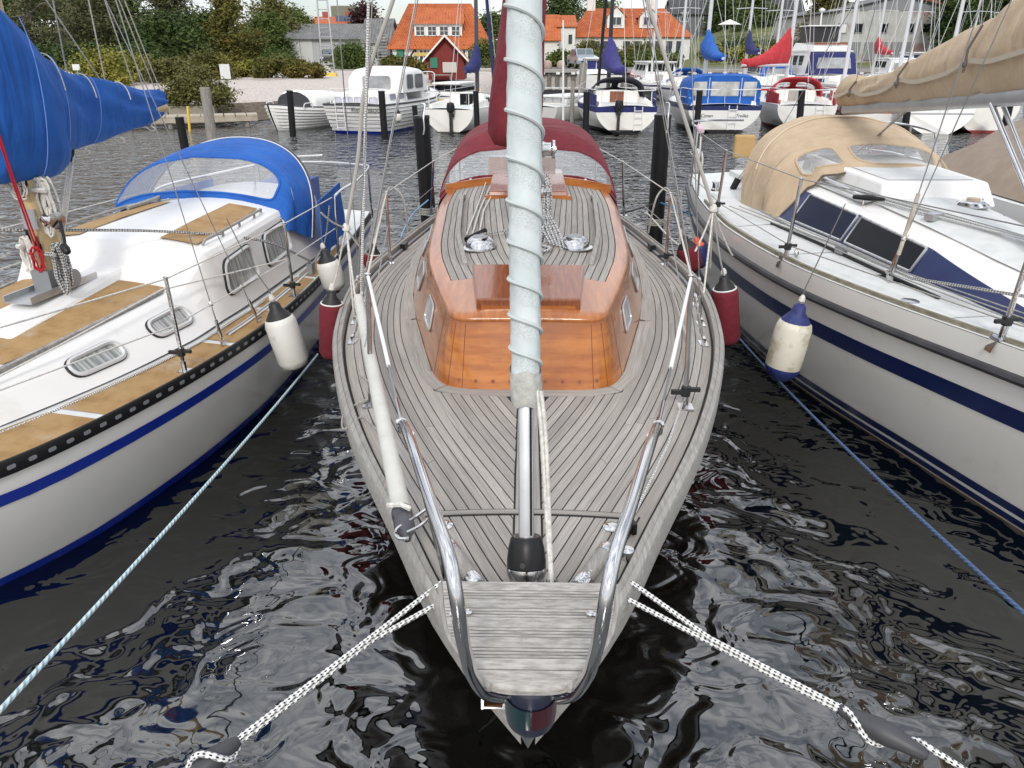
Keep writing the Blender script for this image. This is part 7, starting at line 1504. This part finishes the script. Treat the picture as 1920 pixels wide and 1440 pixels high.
# white harbour house with long orange roof, dormers and chimneys
Y = 100; x0, x1 = X(1078, Y), X(1296, Y); t, wl, rf = house('white_house', 'long white harbour house with orange tiled roof and two gabled dormers', x0, x1, Y, 9, 1.45, Z(65, Y), Z(12, Y), wallw, tile_o, 1.9, 2.6, .3); h = Z(65, Y) - 1.45
for px in (1098, 1119, 1138, 1176, 1196, 1216, 1236, 1256, 1276): window(t, X(px, Y) - x0, h * .56, .72, 1.25, -.03, 2, 2, timber)
for px in (1156, 1217):
    xx = X(px, Y) - x0; b = MB(); zb_ = Z(52, Y) - 1.45; b.add([(xx - 1.05, 1.0, zb_), (xx + 1.05, 1.0, zb_), (xx + 1.05, 1.0, zb_ + 1.35), (xx, 1.0, zb_ + 2.3), (xx - 1.05, 1.0, zb_ + 1.35), (xx - 1.05, 4, zb_), (xx + 1.05, 4, zb_), (xx + 1.05, 4, zb_ + 1.35), (xx, 4, zb_ + 2.3), (xx - 1.05, 4, zb_ + 1.35)], [(0, 1, 2, 3, 4), (1, 6, 7, 2), (0, 4, 9, 5)]); dm = b.build('dormer', framew, t, smooth=False)
    b = MB(); quad(b, [(xx - 1.3, .8, zb_ + 1.15), (xx, .8, zb_ + 2.4), (xx, 4.2, zb_ + 2.4), (xx - 1.3, 4.2, zb_ + 1.15)]); quad(b, [(xx, .8, zb_ + 2.4), (xx + 1.3, .8, zb_ + 1.15), (xx + 1.3, 4.2, zb_ + 1.15), (xx, 4.2, zb_ + 2.4)]); b.build('dormer_roof', tile_o, dm, smooth=False); window(t, xx, zb_ + .75, 1.3, .9, .96, 2, 1)
for px in (1113, 1233): b = MB(); b.box((X(px, Y) - x0, 4.5, Z(10, Y) - 1.45 + .3), (1.0, .8, 1.4)); b.build('chimney', wallw, t, smooth=False)
t, wl, rf = house('white_annex', 'white annex with orange roof left of the long harbour house', X(1000, 96), X(1048, 96), 96, 9, 1.45, Z(72, 96), Z(24, 96), wallw, tile_o, 0, 0, .3); 
t2, wl, rf = house('white_side_wing', 'narrow white wing between the annex and the harbour house', X(1046, 98), X(1079, 98), 98, 7, 1.45, Z(48, 98), Z(26, 98), wallw, tile_o, 0, 0, .2); window(t2, 1.5, 2.6, .35, .9, -.03, 1, 1, timber)
# grey boat sheds
Y = 95; t, wl, rf = house('boat_shed', 'long grey boat shed with corrugated roof and pale sliding doors', X(527, Y), X(735, Y), Y, 9, 1.35, Z(70, Y), Z(42, Y), wallg, tile_g, 0, 0, .4, 'shed'); h = Z(70, Y) - 1.35
for pa, pb, mm in ((536, 560, wallw), (560, 584, mat('door_pale', (.5, .5, .48), .8))): b = MB(); b.box(((X(pa, Y) + X(pb, Y)) / 2 - X(527, Y), -.06, h * .48), (X(pb, Y) - X(pa, Y) - .08, .08, h * .94)); b.build('sliding_door', mm, t, smooth=False)
for k in range(20): b = MB(); b.box((3.8 + k * .45, -.03, h / 2), (.04, .05, h)); b.build('batten', wallg, t, smooth=False)
Y = 88; t, wl, rf = house('store_shed', 'grey shed with outside stairs beside the orange roofed house', X(680, Y), X(728, Y), Y, 7, 1.35, Z(76, Y), Z(32, Y), wallg, tile_g, 0, 0, .3, 'shed')
window(t, 1.5, 1.0, .5, .5, -.03, 1, 1, timber)
b = MB()
for k in range(9): b.box((2.1 + .0 * k, -.7 + .0, .3 + .3 * k), (1.0, .35, .05))
for dx in (1.6, 2.6): b.tube([(dx, -.9, .1), (dx, -.5, 3.0)], .04, 5)
b.build('stair', alu, t)
# red shed
Y = 47; t, wl, rf = house('red_shed', 'small falun red shed with white gable trim and orange roof', X(802, Y, 110), X(869, Y, 110), Y, 3.2, 1.2, Z(107, Y), Z(70, Y), redw, tile_o, 0, 0, .22, 'shed', True); w_ = X(869, Y, 110) - X(802, Y, 110); h = Z(107, Y) - 1.2; hr = Z(70, Y) - 1.2
for sd in (0, 1): b = MB(); a_ = Vector((-.3 if sd == 0 else w_ + .3, -.25, h - .28)); c_ = Vector((w_ / 2, -.25, hr + .04)); n_ = Vector((0, 0, .12)); b.add([a_, a_ + n_, c_ + n_, c_, a_ + Vector((0, .08, 0)), a_ + n_ + Vector((0, .08, 0)), c_ + n_ + Vector((0, .08, 0)), c_ + Vector((0, .08, 0))], [(0, 1, 2, 3), (7, 6, 5, 4), (1, 5, 6, 2), (0, 3, 7, 4)]); b.build('barge_board', framew, t, smooth=False)
b = MB(); b.box((.35, -.05, h * .75), (.42, .06, .55)); b.build('notice', mat('notice_green', (.02, .16, .10), .6), t, smooth=False); b = MB(); b.box((1.25, -.04, h * .55), (.8, .06, .55)); b.build('shutter', mat('shutter_pale', (.5, .46, .42), .7), t, smooth=False)
for k in range(12): b = MB(); b.box((.08 + k * (w_ - .16) / 11, -.015, h * .5), (.03, .03, h)); b.build('batten', redw, t, smooth=False)
b = MB(); b.box((.8, -.35, .25), (1.2, .3, .05)); b.box((.3, -.35, .12), (.06, .25, .24)); b.box((1.3, -.35, .12), (.06, .25, .24)); tag(b.build('bench', oldwood), 'low wooden bench in front of the red shed', 'bench').location = (t.location.x + .8, Y - .35, 1.22)
# big grey warehouse on the right
Y = 88; x0, x1 = X(1568, Y, 30), X(1800, Y, 30); t, wl, rf = house('warehouse', 'large stained grey warehouse with gable roof and small square windows', x0, x1, Y, 20, 1.4, Z(20, Y), Z(-10, Y), wallc, tile_g, 0, 0, .3, 'warehouse', True); hh = Z(20, Y) - 1.4
b = MB(); g0 = Z(20, Y) - 1.4; b.add([(.05, -.06, g0), (x1 - x0 - .05, -.06, g0), ((x1 - x0) / 2, -.06, Z(-10, Y) - 1.45)], [(0, 1, 2)]); b.build('gable_cladding', mat('gable_grey', (.22, .23, .24), .8), t, smooth=False)
for px in (1580, 1610, 1657, 1706, 1737): window(t, X(px, Y, 50) - x0, Z(53, Y) - 1.4, .85, .9, -.03, 1, 1, mat('frame_grey', (.3, .3, .3), .6), pane if px != 1580 else wallw)
window(t, X(1775, Y, 60) - x0, Z(60, Y) - 1.4, 2.0, 1.6, -.03, 3, 2)
for px in (1590, 1640, 1690): b = MB(); b.box((X(px, Y, 95) - x0, -.08, Z(96, Y) - 1.4), (2.4, .08, 1.8)); b.build('gate', mat('gate_grey', (.20, .21, .21), .7), t, smooth=False)
# houses on the hill
def hillhouse(label, pa, pb, pe, pr, Y, wm, rm, wins, zb=5.5, gf=False):
    t, wl, rf = house('hill_house', label, X(pa, Y), X(pb, Y), Y, 9, zb, Z(pe, Y), Z(pr, Y), wm, rm, 0, 0, .4, 'house', gf); h = Z(pe, Y) - zb
    for px, py in wins: window(t, X(px, Y) - X(pa, Y), Z(py, Y) - zb, 1.5, 1.2, -.03, 2, 1)
hillhouse('red brick hill house with dark steep roof and white framed gable window', 1428, 1502, 28, -26, 128, brick, tile_d, ((1448, 38), (1468, 38), (1486, 40)), 4.5)
hillhouse('grey hill house with dark roof behind the long white harbour house', 1262, 1340, 24, -4, 132, mat('hill_grey', (.14, .15, .15), .85), tile_d, ((1281, 32), (1325, 34)), 4.5)
hillhouse('dark roofed hill house between the trees', 1352, 1420, 30, -14, 140, brick, tile_d, ((1370, 38), (1396, 38)), 4.5)
hillhouse('red brick house behind the warehouse roof', 1745, 1800, -10, -30, 150, brick, tile_d, (), 5)
t, wl, rf = house('far_house', 'distant house with orange roof and solar panels above the grey shed', X(585, 125), X(655, 125), 125, 8, 2, Z(44, 125), Z(29, 125), wallw, tile_o, 0, 0, .3); b = MB(); zz = Z(37, 125) - 2; b.box((X(648, 125) - X(585, 125), 1.2, zz), (3.2, .1, 1.2)); b.build('solar_panel', mat('solar', (.10, .13, .20), .15), rf, smooth=False)
for px in (602, 646): b = MB(); b.box((X(px, 125) - X(585, 125), 4, Z(28, 125) - 2), (.8, .8, 1.2)); b.build('chimney', brick, t, smooth=False)
sl = MB(); c = PY(647, 30, 140); sl.tube([(c.x, 140, 1.5), (c.x, 140, Z(12, 140))], 2.3, 14); tag(sl.build('silo', mat('silo_olive', (.17, .17, .12), .9)), 'squat olive silo far behind the grey shed', 'silo')
# parasol on the hill terrace
c = PY(1368, 42, 118); ps = thing('parasol', 'white parasol on the hillside terrace', 'parasol', (c.x, 118, c.z - 2.2)); b = MB(); b.lathe([(1.7, 1.9), (.9, 2.25), (0, 2.6)], (0, 0, 0), 10); b.build('canopy', whitec, ps); b = MB(); b.tube([(0, 0, 0), (0, 0, 2.5)], .05, 6); b.build('pole', alu, ps)
# ================================================================== CARS
def car(label, px, py, Y, rz, c, name='parked_car'):
    p = PY(px, py, Y); t = thing(name, label, 'car', (p.x, Y, 1.46), rz); m = mat('paint_' + label[:6], c, .25, coat=.8)
    prof = [(-2.1, .35), (-2.15, .7), (-2.0, .88), (-1.2, .98), (-.6, 1.45), (.9, 1.48), (1.6, 1.0), (2.05, .92), (2.1, .4)]
    b = MB(); rows = []
    for x in (-.84, -.80, 0, .80, .84):
        k = .94 if abs(x) > .82 else 1; rows.append([(x * (1 if z < .98 else .84), y * k, z * (1 if k == 1 else .97)) for y, z in prof])
    b.loft(rows); b.add(rows[0], [tuple(range(len(prof)))]); b.add(rows[-1], [tuple(range(len(prof) - 1, -1, -1))]); b.build('body', m, t, ang=30)
    b = MB(); b.add([(-.66, -1.16, 1.02), (.66, -1.16, 1.02), (.60, -.64, 1.42), (-.60, -.64, 1.42)], [(0, 1, 2, 3)]); b.build('windscreen', mat('car_glass', (.10, .13, .14), .05), t, smooth=False)
    for sd in (-1, 1):
        b = MB(); b.add([(sd * .80, -.95, 1.03), (sd * .80, 1.2, 1.03), (sd * .70, .8, 1.42), (sd * .70, -.55, 1.42)], [(0, 1, 2, 3)]); b.build('side_window', mat('car_glass', (.10, .13, .14), .05), t, smooth=False)
        b = MB(); b.box((sd * .62, -2.1, .68), (.34, .12, .16)); b.build('headlight', mat('lamp_clear', (.6, .62, .62), .1), t, smooth=False)
        for y in (-1.35, 1.35): b = MB(); b.lathe([(.2, -.1), (.31, -.1), (.33, 0), (.31, .1), (.2, .1)], (sd * .78, y, .32), 16, axis=(1, 0, 0)); wh = b.build('wheel', blk, t); b = MB(); b.lathe([(.19, -.09), (.19, .09)], (sd * .80, y, .32), 12, axis=(1, 0, 0)); b.build('rim', alu, wh)
car('silver blue car parked in front of the hedge', 1091, 122, 66, R(8), (.26, .32, .36)); car('dark car parked by the boat shed', 621, 112, 84, R(4), (.03, .032, .035))
# ================================================================== STONES on the quay
for px in (1027, 1052): b = MB(); c = PY(px, 124, 64); b.lathe([(.28, 0), (.36, .2), (.30, .5), (.12, .62), (0, .64)], (c.x, 64, 1.45), 9); tag(b.build('boulder', mat('granite_pink', (.34, .25, .20), .9, c2=(.42, .33, .28), ns=5)), 'rounded pinkish stone on the quay edge, ' + ('left one' if px < 1040 else 'right one'), 'stone')

# ================================================================== TREES, BUSHES, HEDGES
def leafm(n, c, c2, c3=None): return mat(n, c, .7, c2=c2, c3=c3, ns=.9, nd=6, lo=.3, hi=.7, spec=.25)
lf_dark = leafm('leaf_dark', (.022, .042, .011), (.075, .11, .026)); lf_mid = leafm('leaf_mid', (.035, .066, .014), (.12, .155, .038)); lf_olive = leafm('leaf_olive', (.06, .065, .016), (.16, .15, .045)); lf_yel = leafm('leaf_yellow', (.10, .12, .016), (.30, .27, .055)); lf_rust = leafm('leaf_rust', (.055, .055, .014), (.19, .14, .035), (.10, .10, .022)); lf_brown = leafm('leaf_brown', (.045, .055, .020), (.17, .15, .08), (.09, .095, .04)); lf_pur = leafm('leaf_purple', (.03, .012, .014), (.075, .03, .03)); lf_hedge = leafm('leaf_hedge', (.045, .07, .012), (.13, .15, .03))
bark = mat('bark_grey', (.12, .10, .085), .95, c2=(.22, .20, .18), ns=3, st=(4, 4, 1), bs=6, bd=.03)
grn = random.Random(77)
def leaves(rg, blobs, n, size, flat=.35):
    """many small leaf quads spread through a set of ellipsoid clumps (x,y,z,rx,ry,rz)"""
    v = []; f = []; wts = [q[3] * q[4] * q[5] for q in blobs]
    for q in rg.choices(blobs, wts, k=n):
        a, b_, c = rg.gauss(0, .56), rg.gauss(0, .56), rg.gauss(0, .56)
        x, y, z = q[0] + a * q[3], q[1] + b_ * q[4], q[2] + c * q[5]; s_ = size * rg.uniform(.5, 1.3); u = Vector((rg.gauss(0, 1), rg.gauss(0, 1), rg.gauss(0, .6))).normalized(); w_ = u.cross(Vector((rg.gauss(0, 1), rg.gauss(0, 1), rg.gauss(0, 1)))).normalized()
        o = len(v); p = Vector((x, y, z)); v += [p - u * s_, p + w_ * s_ * flat, p + u * s_, p - w_ * s_ * flat]; f.append((o, o + 1, o + 2, o + 3))
    b = MB(); b.add(v, f); return b
def tree(label, px, Y, top_py, width, leafmat, n=9000, size=.24, zb=1.35, trunk=.22, sparse=0, name='tree', bot=.22, kind='tree', seed=None):
    rg = random.Random(seed or px * 7 + int(Y)); p = PY(px, 60, Y); ztop = Z(top_py, Y); h = ztop - zb; t = thing(name, label, kind, (p.x, Y, zb), 0, 'trees behind the harbour'); blobs = []
    for k in range(46 if not sparse else 60):
        zz = rg.uniform(bot, .97); rad = width / 2 * math.sin(math.pi * clamp((zz - bot * .5) / (1.08 - bot * .5)) ** .8) ; a = rg.uniform(0, 6.28); d = rad * rg.uniform(.2, .95); s_ = width * rg.uniform(.09, .20) * (1 - .45 * sparse); blobs.append((d * math.cos(a), d * math.sin(a) * .8, zz * h - s_ * .3, s_, s_, s_ * .75))
    leaves(rg, blobs, n, size).build('crown', leafmat, t, smooth=False)
    b = MB(); top = Vector((rg.uniform(-.3, .3), 0, h * .75)); b.tube([(0, 0, -.2), (.05, 0, h * .25), top * .7, top], [trunk, trunk * .8, trunk * .5, trunk * .15], 8); tr_ = b.build('trunk', bark, t)
    for q in rg.sample(blobs, 14):
        z0_ = h * rg.uniform(.18, .55); b = MB(); e = Vector(q[:3]); s0 = Vector((0, 0, z0_)); b.tube([s0, s0.lerp(e, .55) + Vector((0, 0, .25)), e], [trunk * .35, trunk * .22, trunk * .06], 5); b.build('branch', bark, tr_)
    return t
TR = [('pale barked birch with thin crown at the left edge', 55, 66, -70, 7, lf_brown, 7500, .17, .20, 1), ('tall dark green tree behind the birch at the left edge', 5, 82, -80, 8, lf_dark, 9000, .25, .3, 0), ('tall dark olive tree left of the lazy jacks', 115, 84, -60, 9, lf_dark, 12000, .25, .3, 0), ('brownish weeping tree above the yellow green bush', 178, 74, -50, 6.5, lf_brown, 10000, .2, .25, 0), ('tall mid green tree behind the weeping tree', 235, 88, -30, 8.5, lf_mid, 12000, .26, .3, 0),
      ('tan weeping willow against the sky', 318, 84, -40, 7.5, lf_brown, 10000, .22, .25, 0), ('dark green tree at the foot of the willow', 300, 76, 30, 8, lf_dark, 11000, .24, .25, 0), ('broad dark green tree right of the willow', 375, 80, 26, 7, lf_dark, 10000, .24, .25, 0), ('rust tinged maple beside the hedge', 436, 78, 0, 5.6, lf_rust, 11000, .22, .25, 0), ('pale green tree above the end of the boat shed', 512, 100, -6, 8, lf_olive, 10000, .25, .3, 0), ('green tree left of the boat shed', 500, 92, 24, 5.5, lf_mid, 9000, .24, .25, 0), ('lower green tree behind the boat shed roof', 556, 112, 16, 7, lf_mid, 9000, .28, .25, 0),
      ('purple leaved tree behind the boat shed', 690, 112, 10, 6.5, lf_pur, 7000, .28, .25, 0), ('green tree right of the half-timbered house', 918, 100, 26, 5.5, lf_mid, 6000, .25, .25, 0), ('dark tree behind the white annex', 1052, 128, -20, 9, lf_dark, 9000, .3, .3, 0), ('tree behind the harbour house, left of its chimney', 1125, 140, -14, 10, lf_mid, 8000, .3, .3, 0), ('dark tree behind the harbour house roof', 1290, 140, -8, 9, lf_dark, 7000, .3, .3, 0),
      ('brown green tree between the hill house and the warehouse', 1545, 96, -30, 5.5, lf_rust, 11000, .24, .25, 0), ('dark green tree at the right corner of the warehouse', 1810, 84, -50, 7, lf_dark, 13000, .24, .3, 0), ('dark green tree at the right edge above the beige cover', 1890, 78, -60, 8, lf_dark, 13000, .24, .3, 0), ('tree on the hillside left of the brick house', 1415, 122, -25, 7, lf_mid, 9000, .28, .25, 0), ('dark tree on the hillside behind the parasol', 1362, 132, -30, 8, lf_dark, 9000, .3, .25, 0)]
for lab, px, Y, tp, w_, lm_, n, sz, tk, sp_ in TR: tree(lab, px, Y, tp, w_, lm_, n, sz, 1.35 if px < 1300 or px > 1780 else 3.5, tk, sp_, 'birch_tree' if 'birch' in lab else 'tree', bot=.12)
def bush(label, px, Y, top_py, width, leafmat, n=5000, size=.12, zb=1.1, depth=None, name='bush', h=None):
    rg = random.Random(px * 3 + int(Y)); p = PY(px, 120, Y); h = h or Z(top_py, Y) - zb; t = thing(name, label, 'bush' if name != 'hedge' else 'hedge', (p.x, Y, zb), 0, 'bushes and hedges along the shore'); blobs = []; dp = depth or width * .7
    for k in range(max(30, int(width * 10))):
        x = rg.uniform(-.5, .5) * width; y = rg.uniform(-.5, .5) * dp; e = 1 if name == 'hedge' else clamp(1.1 - (2 * x / width)**2 * .75); s_ = h * rg.uniform(.15, .30); blobs.append((x * .86, y * .8, clamp(rg.uniform(.15, .82) * h * e, s_ * .6, h - s_ * .6), s_ * 1.25, s_ * 1.1, s_))
    leaves(rg, blobs, n, size, .5).build('foliage', leafmat, t, smooth=False)
    b = MB()
    for k in range(6): b.tube([(rg.uniform(-.25, .25) * width, 0, -.1), (rg.uniform(-.4, .4) * width, rg.uniform(-.2, .2), h * .6)], [.03, .012], 5)
    b.build('stem', bark, t); return t
for a in (('large rounded yellow green bush beside the small white sign', 178, 39, 92, 2.6, lf_yel, 7000, .085, 1.15), ('yellow green bush right of the large rounded one', 250, 43, 102, 2.6, lf_yel, 5500, .09, 1.2), ('olive bush in the middle of the shore bushes', 320, 42, 108, 2.6, lf_olive, 5500, .09, 1.2), ('dense bush nearest the water behind the blue boom end', 362, 33.5, 122, 2.3, lf_olive, 8000, .07, .72), ('small bush at the water behind the blue boom end', 316, 33, 158, .8, lf_olive, 2000, .06, .7),
          ('russet hedge bush left of the tall sign', 395, 45, 94, 2.2, lf_rust, 5000, .09, 1.2), ('clipped round green bush by the boat shed', 659, 64, 75, 2.7, lf_mid, 8000, .10, 1.35), ('small green bush left of the boat shed', 515, 78, 88, 2.4, lf_mid, 4000, .13, 1.35), ('round shrub in front of the harbour house', 1105, 84, 74, 3.6, lf_olive, 5500, .14, 1.45), ('tall pale shrub in front of the harbour house', 1195, 84, 76, 4.5, lf_olive, 7000, .14, 1.45), ('green shrub right of the half-timbered house', 912, 74, 72, 2.6, lf_hedge, 4000, .13, 1.35)):
    bush(a[0], a[1], a[2], a[3], a[4], a[5], a[6], a[7], a[8])
for lab, pa, pb, Y, tp, lm_, n in (('low russet hedge along the gravel beach', 470, 606, 47, 112, lf_rust, 11000), ('yellow green part of the hedge behind the tall white sign', 392, 472, 48, 112, lf_yel, 7000), ('brownish hedge in front of the half-timbered house', 712, 800, 55, 106, lf_rust, 9000), ('long clipped green hedge above the timber quay', 1016, 1290, 72, 98, lf_hedge, 26000), ('dark hedge on the hillside', 1330, 1520, 96, 72, lf_dark, 12000), ('pale hedge at the foot of the hillside', 1300, 1500, 86, 88, lf_yel, 12000), ('dark undergrowth under the trees at the left', -40, 330, 62, 84, lf_dark, 16000)):
    xa, xb = X(pa, Y, 120), X(pb, Y, 120); zb = 1.3 if Y < 80 else 1.6; bush(lab, (pa + pb) / 2, Y, tp, xb - xa, lm_, n, .10 if Y < 60 else .15, zb, 1.6, 'hedge')
